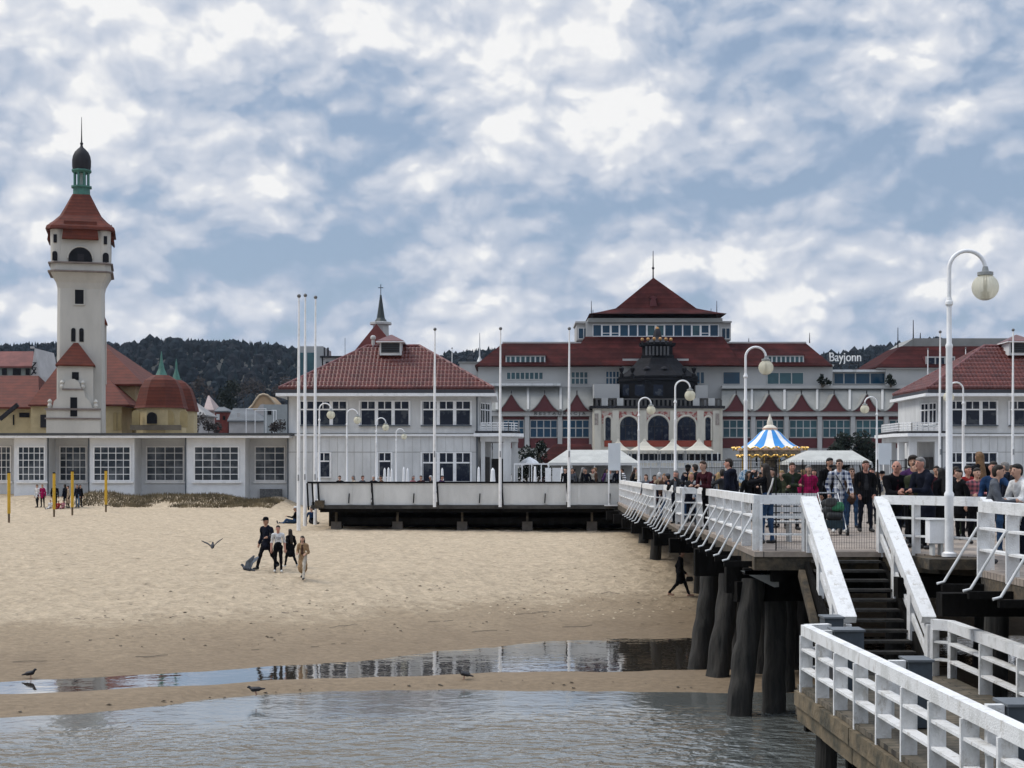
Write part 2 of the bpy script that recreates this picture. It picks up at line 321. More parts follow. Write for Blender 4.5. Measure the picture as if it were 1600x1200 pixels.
def grid_mesh(name, xs, ys, fz, mat, smooth=True):
    vs = [(x, y, fz(x, y)) for y in ys for x in xs]; n = len(xs)
    fs = [(j * n + i, j * n + i + 1, (j + 1) * n + i + 1, (j + 1) * n + i) for j in range(len(ys) - 1) for i in range(n - 1)]
    me = bpy.data.meshes.new(name); me.from_pydata(vs, [], fs); me.materials.append(mat)
    if smooth: me.polygons.foreach_set('use_smooth', [True] * len(me.polygons))
    o = bpy.data.objects.new(name, me); C.objects.link(o); o['kind'] = 'structure'; return o
def sand_mat():
    m, N, L, b = new_mat_nodes('beach_sand')
    ge = N.new('ShaderNodeNewGeometry'); sp = N.new('ShaderNodeSeparateXYZ'); L.new(ge.outputs['Position'], sp.inputs[0])
    def nz(s, det=6, r=.6, st=(1, 1, 1)):
        mp = N.new('ShaderNodeMapping'); mp.inputs['Scale'].default_value = st; L.new(ge.outputs['Position'], mp.inputs[0])
        n = N.new('ShaderNodeTexNoise'); n.inputs['Scale'].default_value = s; n.inputs['Detail'].default_value = det; n.inputs['Roughness'].default_value = r
        L.new(mp.outputs[0], n.inputs['Vector']); return n.outputs['Fac']
    a, c, d = nz(.35), nz(2.2, 8, .7), nz(9, 6, .7, (.55, 1, 1))
    def mth(op, x, y, cl=False):
        n = N.new('ShaderNodeMath'); n.operation = op; n.use_clamp = cl
        for i, v in enumerate((x, y)):
            if isinstance(v, (int, float)): n.inputs[i].default_value = v
            else: L.new(v, n.inputs[i])
        return n.outputs[0]
    wet = mth('ADD', sp.outputs[2], mth('MULTIPLY', mth('ADD', mth('MULTIPLY', mth('SUBTRACT', a, .5), .75), mth('MULTIPLY', mth('SUBTRACT', c, .5), .35)), 1.0))
    wr = N.new('ShaderNodeMapRange'); wr.interpolation_type = 'SMOOTHSTEP'; L.new(wet, wr.inputs[0]); wr.inputs[1].default_value = .10; wr.inputs[2].default_value = .98
    dry = N.new('ShaderNodeMix'); dry.data_type = 'RGBA'; mr = N.new('ShaderNodeMapRange'); L.new(c, mr.inputs[0]); mr.inputs[1].default_value = .35; mr.inputs[2].default_value = .65
    L.new(mr.outputs[0], dry.inputs['Factor']); dry.inputs['A'].default_value = (.44, .352, .25, 1); dry.inputs['B'].default_value = (.585, .472, .336, 1)
    rp = N.new('ShaderNodeValToRGB'); L.new(wr.outputs[0], rp.inputs[0]); e = rp.color_ramp.elements
    e[0].position = .0; e[0].color = (.215, .162, .108, 1); e[1].position = .62; e[1].color = (.345, .27, .185, 1)
    mx = N.new('ShaderNodeMix'); mx.data_type = 'RGBA'; f2 = N.new('ShaderNodeMapRange'); L.new(wr.outputs[0], f2.inputs[0]); f2.inputs[1].default_value = .58; f2.inputs[2].default_value = .95
    L.new(f2.outputs[0], mx.inputs['Factor']); L.new(rp.outputs[0], mx.inputs['A']); L.new(dry.outputs['Result'], mx.inputs['B'])
    sv = N.new('ShaderNodeMapRange'); L.new(d, sv.inputs[0]); sv.inputs[1].default_value = .36; sv.inputs[2].default_value = .64; sv.inputs[3].default_value = .78; sv.inputs[4].default_value = 1.1
    sm_ = N.new('ShaderNodeVectorMath'); sm_.operation = 'SCALE'; L.new(mx.outputs['Result'], sm_.inputs[0]); L.new(sv.outputs[0], sm_.inputs['Scale']); L.new(sm_.outputs[0], b.inputs['Base Color'])
    rr = N.new('ShaderNodeMapRange'); L.new(wr.outputs[0], rr.inputs[0]); rr.inputs[1].default_value = .0; rr.inputs[2].default_value = .5; rr.inputs[3].default_value = .8; rr.inputs[4].default_value = .95; L.new(rr.outputs[0], b.inputs['Roughness'])
    b.inputs['Specular IOR Level'].default_value = .15
    vo = N.new('ShaderNodeTexVoronoi'); vo.feature = 'SMOOTH_F1'; vo.inputs['Scale'].default_value = 2.6; L.new(ge.outputs['Position'], vo.inputs['Vector'])
    h = mth('ADD', mth('MULTIPLY', c, 1.0), mth('ADD', mth('MULTIPLY', d, .5), mth('MULTIPLY', vo.outputs['Distance'], .55)))
    bs = N.new('ShaderNodeMapRange'); L.new(wr.outputs[0], bs.inputs[0]); bs.inputs[1].default_value = .1; bs.inputs[2].default_value = .7; bs.inputs[3].default_value = .35; bs.inputs[4].default_value = 1.0
    bp = N.new('ShaderNodeBump'); bp.inputs['Distance'].default_value = .15; L.new(bs.outputs[0], bp.inputs['Strength']); L.new(h, bp.inputs['Height']); L.new(bp.outputs[0], b.inputs['Normal'])
    return m
xs = [-320, -200, -120, -80, -60, -50] + [-44 + i * .3 for i in range(int(68 / .3))] + [26, 32, 40, 60, 100, 200, 320]
ys = [4, 12, 20, 24] + [26 + .16 * i for i in range(int(28 / .16))] + [54 + .35 * i for i in range(int(62 / .35))] + [118, 124]
grid_mesh('beach', xs, ys, ground, sand_mat())
def water_mat(name, col, amp, near=True, rough=.04, coat=0):
    m, N, L, b = new_mat_nodes(name)
    b.inputs['Base Color'].default_value = (*col, 1); b.inputs['Roughness'].default_value = rough; b.inputs['IOR'].default_value = 1.33; b.inputs['Specular IOR Level'].default_value = .5
    b.inputs['Coat Weight'].default_value = coat; b.inputs['Coat Roughness'].default_value = rough; b.inputs['Coat IOR'].default_value = 1.5
    ge = N.new('ShaderNodeNewGeometry')
    def nz(s, st, det=3, w=0):
        mp = N.new('ShaderNodeMapping'); mp.inputs['Scale'].default_value = st; mp.inputs['Rotation'].default_value = (0, 0, w); L.new(ge.outputs['Position'], mp.inputs[0])
        n = N.new('ShaderNodeTexNoise'); n.inputs['Scale'].default_value = s; n.inputs['Detail'].default_value = det; n.inputs['Roughness'].default_value = .55; n.inputs['Distortion'].default_value = .4
        L.new(mp.outputs[0], n.inputs['Vector']); return n.outputs['Fac']
    a = nz(1.5, (.8, 1.0, 1), 2, .12); c = nz(4.2, (.8, 1.0, 1), 2, -.2)
    ad = N.new('ShaderNodeMath'); ad.operation = 'MULTIPLY_ADD'; L.new(c, ad.inputs[0]); ad.inputs[1].default_value = .45; L.new(a, ad.inputs[2])
    bp = N.new('ShaderNodeBump'); bp.inputs['Distance'].default_value = .38; L.new(ad.outputs[0], bp.inputs['Height']); bp.inputs['Strength'].default_value = amp
    if near:                         # the swell dies out in the shallows
        sp = N.new('ShaderNodeSeparateXYZ'); L.new(ge.outputs['Position'], sp.inputs[0])
        s = N.new('ShaderNodeMath'); s.operation = 'MULTIPLY_ADD'; L.new(sp.outputs[0], s.inputs[0]); s.inputs[1].default_value = -.22; L.new(sp.outputs[1], s.inputs[2])
        s2 = N.new('ShaderNodeMath'); s2.operation = 'MULTIPLY_ADD'; L.new(a, s2.inputs[0]); s2.inputs[1].default_value = 2.5; L.new(s.outputs[0], s2.inputs[2])
        mr = N.new('ShaderNodeMapRange'); mr.interpolation_type = 'SMOOTHSTEP'; L.new(s2.outputs[0], mr.inputs[0]); mr.inputs[1].default_value = 33.2; mr.inputs[2].default_value = 27.5; mr.inputs[3].default_value = .04; mr.inputs[4].default_value = amp
        L.new(mr.outputs[0], bp.inputs['Strength'])
    L.new(bp.outputs[0], b.inputs['Normal']); L.new(bp.outputs[0], b.inputs['Coat Normal']); return m
mb = MB(); mb.add([(-3000, -400, 0), (3000, -400, 0), (3000, 45, 0), (-3000, 45, 0)], [(0, 1, 2, 3)])
tag(mb.build('sea', water_mat('sea_water', (.125, .135, .13), .62, coat=.7, rough=.10)), kind='structure')
pv = []; pf = []
pxs = [-30 + i * .8 for i in range(60)]
for x in pxs:
    e = edge(x); pv += [(x, e + 1.2, .04), (x, e - poolw(x) - .55, .04)]
pf = [(2 * i, 2 * i + 2, 2 * i + 3, 2 * i + 1) for i in range(len(pxs) - 1)]
mb = MB(); mb.add(pv, pf); tag(mb.build('tidal_pool_water', water_mat('pool_water', (.06, .052, .042), .012, near=False, rough=.015, coat=1.0)), kind='structure')
# seaweed and shell bits on the sand
wk = MB(); r2 = random.Random(5)
for i in range(190):
    if i < 150:
        x = r2.uniform(-12, 6); u = r2.choice((7.2, 7.6, 4.2, 10)) + r2.gauss(0, .5) + .6 * math.sin(x)
    else:
        x = r2.uniform(-14, 6); u = -poolw(x) - barw(x) * .85 + r2.gauss(0, .15)
    d = edge(x) + u; s = r2.uniform(.012, .04); a = r2.uniform(0, 6.28); z = ground(x, d) + .012
    wk.add([(x + s * 2 * math.cos(a), d + s * 2 * math.sin(a), z), (x - s * math.sin(a), d + s * math.cos(a), z + .02), (x - s * 1.6 * math.cos(a), d - s * 1.6 * math.sin(a), z), (x + s * math.sin(a), d - s * math.cos(a), z + .02)], [(0, 1, 2, 3)])
for (u0, f0) in ((2.6, .0), (4.8, 3.0), (7.6, 6.0)):       # broken drift lines left by earlier tides
    pr = None
    for i in range(420):
        x = -14 + i * .05; d = edge(x) + u0 + .5 * mnoise.noise((x * .35, f0, 1)) + .08 * mnoise.noise((x * 2.5, f0, 4)); w = .008 + .022 * abs(mnoise.noise((x * 5, f0, 2))); z = ground(x, d) + .02
        a = (x, d - w, z); b = (x, d + w, z + .01)
        if pr and mnoise.noise((x * .7, f0, 9)) + .8 * mnoise.noise((x * 4, f0, 12)) > .28: wk.add([pr[0], a, b, pr[1]], [(0, 1, 2, 3)])
        pr = (a, b)
tag(wk.build('seaweed_bits', M('seaweed', (.035, .028, .02), .8, .2, 4)), 'dark seaweed and shell bits strewn on the sand', 'seaweed', kind='stuff')
# pebbly trodden clods that roughen the dry sand
cl = MB(); r2 = random.Random(15)
for i in range(1500):
    d = r2.uniform(47, 72); x = r2.uniform(-.36 * d, min(.12 * d, 6.5)); s = r2.uniform(.02, .065); z = ground(x, d) - s * .12; a = r2.uniform(0, 3.1)
    p = [(x + s * math.cos(a + k * 1.5708) * (1.6 if k % 2 else 1), d + s * math.sin(a + k * 1.5708) * (1.6 if k % 2 else 1), z) for k in range(4)]
    cl.add(p + [(x, d, z + s * .55)], [(0, 1, 4), (1, 2, 4), (2, 3, 4), (3, 0, 4)])
tag(cl.build('sand_clods', M('sand_clod', (.50, .41, .29), .95, .1, 3), smooth=True), 'small clods of trodden dry sand on the beach', 'sand', kind='stuff')
# marram on the little dune before the glazed wing
dg = MB(); r2 = random.Random(8)
for i in range(9500):
    x = r2.uniform(-29.5, -15.9); d = r2.uniform(97.5, 103.3)
    if mnoise.noise((x * .45, d * .5, 2)) + r2.uniform(-.25, .25) + (x + 27) * .045 < -.08: continue
    z = ground(x, d, False); h = r2.uniform(.08, .26); lx = r2.uniform(-.14, .14); w = .03
    dg.add([(x - w, d, z - .05), (x + w, d, z - .05), (x + lx, d + r2.uniform(-.1, .1), z + h)], [(0, 1, 2)])
tag(dg.build('dune_grass', M('dry_dune_grass', (.215, .165, .09), .9, .25, .8, col2=(.085, .066, .035))), 'dry brown grass on the low dune below the glazed wing', 'grass', kind='stuff')
mb = MB(); mb.box(-9000, 123.5, 2.0, 9000, 12000, 3.26)
tag(mb.build('town_ground', M('paving_grey', (.22, .21, .20), .85, .12, .3)), kind='structure')
# wooded hills behind the town
TOPS = [(-300, 540), (0, 540), (90, 538), (200, 540), (240, 531), (330, 537), (420, 538), (460, 545), (520, 552), (600, 556), (700, 552), (760, 546), (900, 550), (1150, 560), (1280, 563), (1330, 557), (1400, 549), (1440, 543), (1470, 539), (1500, 546), (1600, 548), (1900, 545)]
def hilltop(px):
    for (a, ya), (b, yb) in zip(TOPS, TOPS[1:]):
        if px <= b: return (8 if px < 1100 else 0) + ya + (yb - ya) * (px - a) / (b - a)
    return TOPS[-1][1]
def hill(x, d):
    px = 800 + x * FPX / max(d, 1); top = CAMZ + (HZ - hilltop(max(-300, min(1900, px)))) * 1400 / FPX - 9
    t = sm(520, 1400, d); return 3.0 + (top - 3) * (t * .8 + .2 * t * t) + (3 * mnoise.noise((x * .01, d * .01, 0)) * t) - 20 * sm(1450, 1800, d)
hx = [-900 + 22 * i for i in range(90)]; hy = [480 + 25 * i for i in range(53)]
grid_mesh('wooded_hill', hx, hy, hill, M('forest_floor', (.035, .034, .026), .95, .2, .02))
ft = MB(); r2 = random.Random(21)
ICO = bmesh.new(); bmesh.ops.create_icosphere(ICO, subdivisions=1, radius=1); ICO.verts.ensure_lookup_table()
IV = [v.co.copy() for v in ICO.verts]; IF = [tuple(v.index for v in f.verts) for f in ICO.faces]
def far_tree(mb, x, d, z, h, kind):
    if kind == 0:
        mb.cur = 0; r = h * r2.uniform(.16, .24)
        for k in range(4):
            zb = z + h * (.15 + .2 * k); zt = z + h * min(1, .5 + .19 * k); rr = r * (1 - .2 * k); n = 6; a0 = r2.uniform(0, 6)
            mb.add([(x + rr * r2.uniform(.7, 1.25) * math.cos(a0 + j * 6.283 / n), d + rr * math.sin(a0 + j * 6.283 / n), zb + r2.uniform(-.04, .04) * h) for j in range(n)] + [(x + r2.uniform(-.2, .2), d, zt)], [(j, (j + 1) % n, n) for j in range(n)])
    else:
        mb.cur = kind; r = h * r2.uniform(.24, .36)
        for (ox, oz, k) in ((0, .62, 1), (r * .6, .5, .7), (-r * .6, .48, .72)):
            mb.add([(x + ox + v.x * r * k * r2.uniform(.65, 1.25), d + v.y * r * k * r2.uniform(.7, 1.2), z + h * oz + v.z * r * k * r2.uniform(.8, 1.35)) for v in IV], IF)
d = 1425.0
while d > 560:
    st = 9.0 if d > 1250 else 11.5
    px = -30.0
    while px < 1630:
        px += st * FPX / d * r2.uniform(.55, 1.3)
        if (490 < px < 625 or 785 < px < 1262) : continue
        x = X(px, d); dd = d + r2.uniform(-6, 6)
        if d < 800 and r2.random() < .55: continue
        h = r2.uniform(9, 15) if d > 800 else r2.uniform(7, 11)
        k = 0 if r2.random() < (.5 if d > 900 else .25) else (1 if r2.random() < .6 else 2)
        far_tree(ft, x, dd, hill(x, dd) - 1, h, k)
    d -= st * r2.uniform(.9, 1.3)
tag(ft.build('forest', [M('conifer_haze_tint', (.010, .019, .023), .95, .3, .05, spec=.1), M('dark_wood_haze_tint', (.014, .021, .027), .95, .3, .05, spec=.1), M('bare_twig_haze_tint', (.021, .023, .027), .95, .2, .05, spec=.1)]), 'dense dark mixed forest covering the hills behind the town', 'forest', kind='stuff')  # distance haze put into the foliage colours as a bluish tint

# ---------------------------------------------------------------- air between here and the hills
hz = MB(); hz.box(-1400, -40, -8, 1400, 2100, 190); hz = hz.build('haze', None); hz['kind'] = 'stuff'; tag(hz, 'thin bluish haze over the town and hills', 'haze')
hm = bpy.data.materials.new('haze_air'); hm.use_nodes = True; hm.node_tree.nodes.clear(); hv = hm.node_tree.nodes.new('ShaderNodeVolumePrincipled'); ho_ = hm.node_tree.nodes.new('ShaderNodeOutputMaterial'); hm.node_tree.links.new(hv.outputs[0], ho_.inputs['Volume'])
hv.inputs['Color'].default_value = (.62, .76, .95, 1); hv.inputs['Density'].default_value = .000045; hz.data.materials.clear(); hz.data.materials.append(hm)
# ---------------------------------------------------------------- the wooden pier
LEFT = [(4.62, 28.2), (5.07, 41.0), (4.62, 41.0), (4.97, 49.0), (4.62, 49.0), (4.88, 58.0), (4.7, 58.0), (5.2, 72.9)]
NEAR = [(7.05, 6.0), (7.27, 22.9), (8.47, 26.3), (7.05, 28.2)]
PLANK = M('pier_planks', (.40, .33, .27), .8, .15, 3, .3, kind='planks', freq=.15, col2=(.28, .23, .19))
pier = thing('pier', 'long wooden pier with white railings on dark leaning piles', 'pier', (12, 40, 0))
mb = MB(); mb.slab(NEAR + LEFT + [(20.4, 72.9), (20.4, 6.0)], 3.40, 3.5); mb.build('decking', PLANK, pier)
mb = MB()
for pts in (NEAR, LEFT):
    for (a, b) in zip(pts, pts[1:]): mb.beam((a[0] + .07, a[1] + .05, 3.27), (b[0] + .07, b[1] + .05, 3.27), .12, .25)
mb.beam((4.68, 28.3, 3.27), (7.0, 28.3, 3.27), .14, .252); mb.build('fascia', BROWNWOOD, pier)
for (x0, y0, x1, y1, z, w, h) in [(4.5, 28.75, 20.2, 28.75, 3.09, .3, .12), (4.5, 31.2, 20.2, 31.2, 2.80, .32, .66), (4.5, 36.5, 20.2, 36.5, 2.78, .32, .66), (4.4, 41.4, 20.2, 41.4, 2.95, .34, .4),  # second and third beams made deeper to stand for shadow under the deck
        (4.35, 45.4, 20.2, 45.4, 2.95, .32, .4), (4.35, 49.4, 20.2, 49.4, 2.95, .32, .4), (4.35, 54, 20.2, 54, 2.95, .32, .4), (4.35, 58.5, 20.2, 58.5, 2.95, .32, .4), (4.4, 64, 20.2, 64, 2.95, .32, .4), (4.4, 69, 20.2, 69, 2.95, .32, .4),
        (7.3, 13, 20.2, 13, 2.95, .32, .4), (6.8, 19, 20.2, 19, 2.95, .32, .4), (6.7, 23.2, 20.2, 23.2, 2.95, .32, .36), (6.9, 26.6, 20.2, 26.6, 2.95, .3, .36)]:
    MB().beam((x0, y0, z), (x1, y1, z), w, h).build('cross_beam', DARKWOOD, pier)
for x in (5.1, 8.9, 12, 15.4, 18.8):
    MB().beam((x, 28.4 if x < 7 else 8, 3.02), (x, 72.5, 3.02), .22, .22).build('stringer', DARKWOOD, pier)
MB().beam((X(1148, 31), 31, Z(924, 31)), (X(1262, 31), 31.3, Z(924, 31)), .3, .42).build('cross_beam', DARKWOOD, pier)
def pile(tx, ty, bx, by, rp, parent=pier):
    d = CAMZ * FPX / (by - HZ); r = rp * d / FPX; p1 = Vector((X(bx, d), d, -.6)); top = Vector((X(tx, d + .4), d + .4, Z(ty, d + .4))); b = Vector((X(bx, d), d, 0))
    p1 = b + (b - top).normalized() * .7; pts = []; rs = []
    for i in range(25):
        t = i / 24; p = p1.lerp(top, t); p.x += .012 * math.sin(i * 1.1 + tx); pts.append(p); rs.append(r * (1.1 - .16 * t + .025 * math.sin(i * 1.3 + bx)))
    m = MB().tube(pts, rs, 16)
    for i, v in enumerate(m.v):
        k = 1 + 0.0; q = mnoise.noise((v[0] * 5, v[1] * 5, v[2] * .8)); m.v[i] = (v[0] + .05 * q, v[1] + .05 * q, v[2])
    smooth_by_angle(m.build('pile', PILEWOOD, parent), 50)
for a in [(1110, 896, 1090, 1047, 15.5), (1141, 898, 1120, 1066, 17), (1178, 905, 1154, 1117, 19), (1213, 910, 1209, 1112, 17.5), (1268, 890, 1240, 1030, 12), (1250, 905, 1238, 1040, 11), (1128, 885, 1112, 1030, 12), (1160, 890, 1150, 1042, 13), (1196, 895, 1190, 1060, 14), (1232, 900, 1228, 1080, 13), (1256, 895, 1262, 1060, 12)]: pile(*a)  # rear ones added as dark backing for the gaps between front piles
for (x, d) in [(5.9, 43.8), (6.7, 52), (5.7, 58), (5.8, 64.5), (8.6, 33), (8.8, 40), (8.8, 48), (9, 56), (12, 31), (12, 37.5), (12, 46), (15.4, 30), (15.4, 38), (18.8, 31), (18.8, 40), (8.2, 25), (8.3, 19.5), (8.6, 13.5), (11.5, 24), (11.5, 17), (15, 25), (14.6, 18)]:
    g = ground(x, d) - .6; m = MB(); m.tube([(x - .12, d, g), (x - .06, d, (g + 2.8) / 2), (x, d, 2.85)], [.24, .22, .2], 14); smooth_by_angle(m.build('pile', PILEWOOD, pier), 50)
mb = MB(); dA = 29.6; mb.prism([(X(1145, dA), Z(886.5, dA)), (X(1203, dA), Z(886.5, dA)), (X(1203, dA), Z(911, dA)), (X(1196, dA), Z(911.5, dA))], dA - 1.0, dA - .95)
mb.build('gusset_board', M('grey_board', (.30, .295, .27), .85, .15, 2, .3, 12), pier)
mb = MB(); mb.slab([(7.35, 26.05), (8.6, 26.05), (8.6, 27.2), (7.35, 27.2)], 3.30, 3.485); mb.build('lamp_ledge', BROWNWOOD, pier)
# ---------------------------------------------------------------- white timber railings
def railing(name, label, cat, segs, zd, h, sp, strut=0.0, group=None, depth=.19, e=.0):
    o = thing(name, label, cat, (segs[0][0], segs[0][1], zd), group); top = MB(); mid = MB(); last = None
    for (x0, y0, x1, y1) in segs:
        a = Vector((x0, y0, 0)); b = Vector((x1, y1, 0)); t = (b - a); ln = t.length; t.normalize(); n = max(1, round(ln / sp)); sd = Vector((t.y, -t.x, 0))
        zt = Vector((0, 0, zd + h - .085))
        top.beam(a + zt - t * .03, b + zt + t * .03, .15, .17)
        for f in (.30, .61):
            for i in range(n): mid.beam(a.lerp(b, i / n) + Vector((0, 0, zd + h * f)) + t * .03, a.lerp(b, (i + 1) / n) + Vector((0, 0, zd + h * f)) - t * .03, depth * .8, .035)
        for i in range(n + 1):
            p = a.lerp(b, i / n)
            if last is not None and (p - last).length < .12: continue
            last = p.copy(); jit = rnd.uniform(-.006, .006)
            m = MB(); m.beam(p + Vector((0, 0, zd - .10)), p + Vector((jit, 0, zd + h - .172)), .055, depth, up=sd); m.build('post', TIMBER, o)
            if strut:
                q = p - Vector((1, 0, 0)) * (depth * .4); m = MB(); m.tube([q + Vector((-.02, 0, zd + h * .62)), q + Vector((-strut, -.05, zd - .17)), q + Vector((-strut - .11, -.05, zd - .2))], .021, 8); m.build('strut', WHITE2, o)
    top.build('top_rail', TIMBER, o); mid.build('mid_rail', TIMBER, o)
    return o
RH = 1.075
G1 = 'white railings along the pier edge'
railing('pier_railing', 'white pier railing with slanting struts, nearest bay left of the steps', 'railing', [(4.76, 28.7, 5.2, 40.9)], DECK, RH, 1.68, .5, G1)
railing('pier_railing', 'second white railing bay along the pier, with wide corner board', 'railing', [(5.18, 41.05, 4.74, 41.05), (4.74, 41.1, 5.08, 48.9)], DECK, RH, 1.68, .5, G1)
railing('pier_railing', 'white railing bay ending where the pier meets the terrace wall', 'railing', [(5.06, 49.05, 4.74, 49.05), (4.74, 49.1, 5.0, 57.9)], DECK, RH, 1.68, .5, G1)
railing('pier_railing', 'plain white railing along the shore end of the pier by the terrace', 'railing', [(5.0, 58, 5.35, 72.8)], DECK, RH, 1.7, .0, G1)
railing('pier_railing', 'short white front railing between corner post and the steps', 'railing', [(4.80, 28.5, 5.58, 28.35)], DECK, RH, .85, .0, G1)
railing('pier_railing', 'white railing right of the steps running behind the lamp post', 'railing', [(7.12, 28.25, 8.42, 26.42), (8.40, 26.3, 7.42, 23.05)], DECK, RH, .8, .0, G1)
railing('pier_railing', 'nearest white railing on the right with thick struts over the dark beams', 'railing', [(7.30, 22.9, 7.1, 9.0)], DECK, RH, 1.42, .55, G1)
railing('pier_railing', 'far white railing on the open right side of the pier', 'railing', [(20.2, 40, 20.2, 72.5)], DECK, RH, 1.8, .0, G1)
# beam ends that carry the struts
for (x0, y0, x1, y1, n) in [(4.76, 28.7, 5.2, 40.9, 7), (4.74, 41.1, 5.08, 48.9, 5), (4.74, 49.1, 5.0, 57.9, 5), (7.30, 22.9, 7.1, 9.0, 10)]:
    for i in range(n + 1):
        x = x0 + (x1 - x0) * i / n; y = y0 + (y1 - y0) * i / n
        MB().beam((x - .66, y - .05, 3.24), (x + 1.2, y - .05, 3.24), .10, .11).build('beam_end', DARKWOOD, pier)
# ---------------------------------------------------------------- steps and lower landing
st = thing('stairs', 'dark wooden steps going down from the pier to the landing', 'stairs', (6.33, 26.6, 1.6))
NS = 12; DK2 = M('worn_tread', (.048, .044, .038), .8, .25, 5, .4, 20)
LZ = 1.60
for i in range(1, NS + 1):
    z = DECK - (DECK - LZ) * i / (NS + 0.0) ; d = 28.2 - 3.2 * i / NS
    mb = MB(); mb.box(5.70, d, z - .045, 6.98, d + .29, z); mb.build('tread', DK2, st)
for x in (5.62, 7.06):
    mb = MB(); mb.beam((x, 28.25, 3.18), (x, 24.9, 1.55), .08, .30); mb.build('stringer', DARKWOOD, st)
mb = MB(); mb.beam((5.5, 28.1, 3.1), (5.45, 24.7, .9), .12, .16); mb.build('brace', BROWNWOOD, st)
def handrail(x, label, post_x):
    o = thing('handrail', label, 'handrail', (x, 28.2, DECK), 'handrails of the pier steps')
    a = Vector((x, 28.25, DECK + 1.0)); b = Vector((x, 24.95, LZ + .93)); t = (b - a).normalized(); up = Vector((0, 0, 1))
    MB().beam(a, b, .30 if post_x else .24, .13).build('top_rail', TIMBER, o)
    for f in (.32, .64): MB().beam(a - up * (1.05 * f) + t * .05, b - up * (1.0 * f) - t * .05, .045, .12).build('mid_rail', TIMBER, o)
    for i in range(4):
        p = a.lerp(b, i / 3); L_ = 1.0 if i in (0, 3) else 1.12
        MB().box(p.x - .05, p.y - .1, p.z - L_ - .02, p.x + .05, p.y + .1, p.z - .07).build('post', TIMBER, o)
    return o
handrail(5.66, 'broad white sloping handrail on the left of the steps', 1)
handrail(7.03, 'white sloping handrail on the right of the steps', 0)
ld = thing('landing_stage', 'low weathered wooden landing stage at the foot of the steps', 'landing stage', (5.9, 16, LZ))
LPL = M('landing_planks', (.17, .14, .10), .85, .2, 3, .4, kind='planks', freq=.18, col2=(.08, .07, .05))
mb = MB(); mb.slab([(4.60, 23.85), (5.1, 23.85), (5.1, 24.95), (7.35, 24.95), (7.35, 6), (4.95, 6)], LZ - .07, LZ); mb.build('decking', LPL, ld)
for (zz, off) in ((LZ - .2, 0.0), (LZ - .45, .05)):
    m = MB()
    for i in range(10):
        a = i / 10; b = (i + .985) / 10; m.beam((4.585 + .35 * a + off, 23.8 - 17.8 * a, zz), (4.585 + .35 * b + off, 23.8 - 17.8 * b, zz + rnd.uniform(-.01, .01)), .09 + .01 * (i % 2), .235)
    m.build('side_board', M('landing_edge', (.165, .125, .075), .9, .25, 2.2, .6, 9, col2=(.05, .045, .03), fac=(.35, .6)), ld)
MB().beam((4.6, 23.92, LZ - .3), (5.2, 23.92, LZ - .3), .12, .4).build('front_beam', BROWNWOOD, ld)
for (x, d) in ((4.98, 23.3), (5.0, 19.6), (5.1, 15.6), (5.2, 11), (6.9, 23.6), (6.9, 18), (6.9, 12)):
    MB().tube([(x - .1, d, -1.6), (x, d, LZ - .08)], [.19, .16], 12).build('pile', PILEWOOD, ld)
for d in (24, 21, 18, 15, 12): MB().beam((4.75, d, LZ - .68), (7.3, d, LZ - .68), .16, .2).build('cross_beam', DARKWOOD, ld)
G2 = 'white railings of the landing stage'
railing('landing_railing', 'white landing railing running down to the lower right corner', 'railing', [(4.68, 23.55, 5.02, 9.0)], LZ, .99, 1.12, 0, G2, .2)
railing('landing_railing', 'short white end rail behind the grey lockers', 'railing', [(4.72, 23.62, 5.06, 23.72)], LZ, .99, .6, 0, G2)
railing('landing_railing', 'white landing railing on the pier side, from the right handrail foot', 'railing', [(7.1, 24.85, 7.32, 24.6), (7.3, 24.5, 7.22, 9.0)], LZ, .95, 1.75, 0, G2, .2)
def locker(px0, px1, py, d, label, white=.26, hgt=.55):
    x0, x1 = X(px0, d), X(px1, d); z = Z(py, d)
    o = thing('mooring_box', label, 'mooring box', ((x0 + x1) / 2, d, LZ), 'grey mooring boxes on the landing')
    MB().box(x0, d, LZ + .02, x1, d + .42, z - .03).build('body', GREYBLUE, o)
    MB().box(x0 - .02, d - .03, z - .03, x1 + .02, d + .45, z).build('lid', M('dull_steel_lid', (.12, .135, .15), .5, .1, 3), o)
    if white: MB().box(x0 - white, d + .06, z - hgt, x0 - .022, d + .16, z - .02).build('white_rail', TIMBER, o); MB().box(x0 - white, d + .08, LZ, x0 - white + .07, d + .14, z - hgt).build('leg', WHITE2, o)
locker(1289, 1318, 964, 24.55, 'smaller blue-grey mooring box against the left handrail foot', 0)
locker(1304, 1350, 984, 23.1, 'blue-grey mooring box with white rail, at the far end of the landing')
locker(1420, 1457, 1031, 19.7, 'blue-grey mooring box halfway along the landing railing', .24)
locker(1576, 1632, 1100, 15.3, 'blue-grey mooring box in the lower right corner', .2)
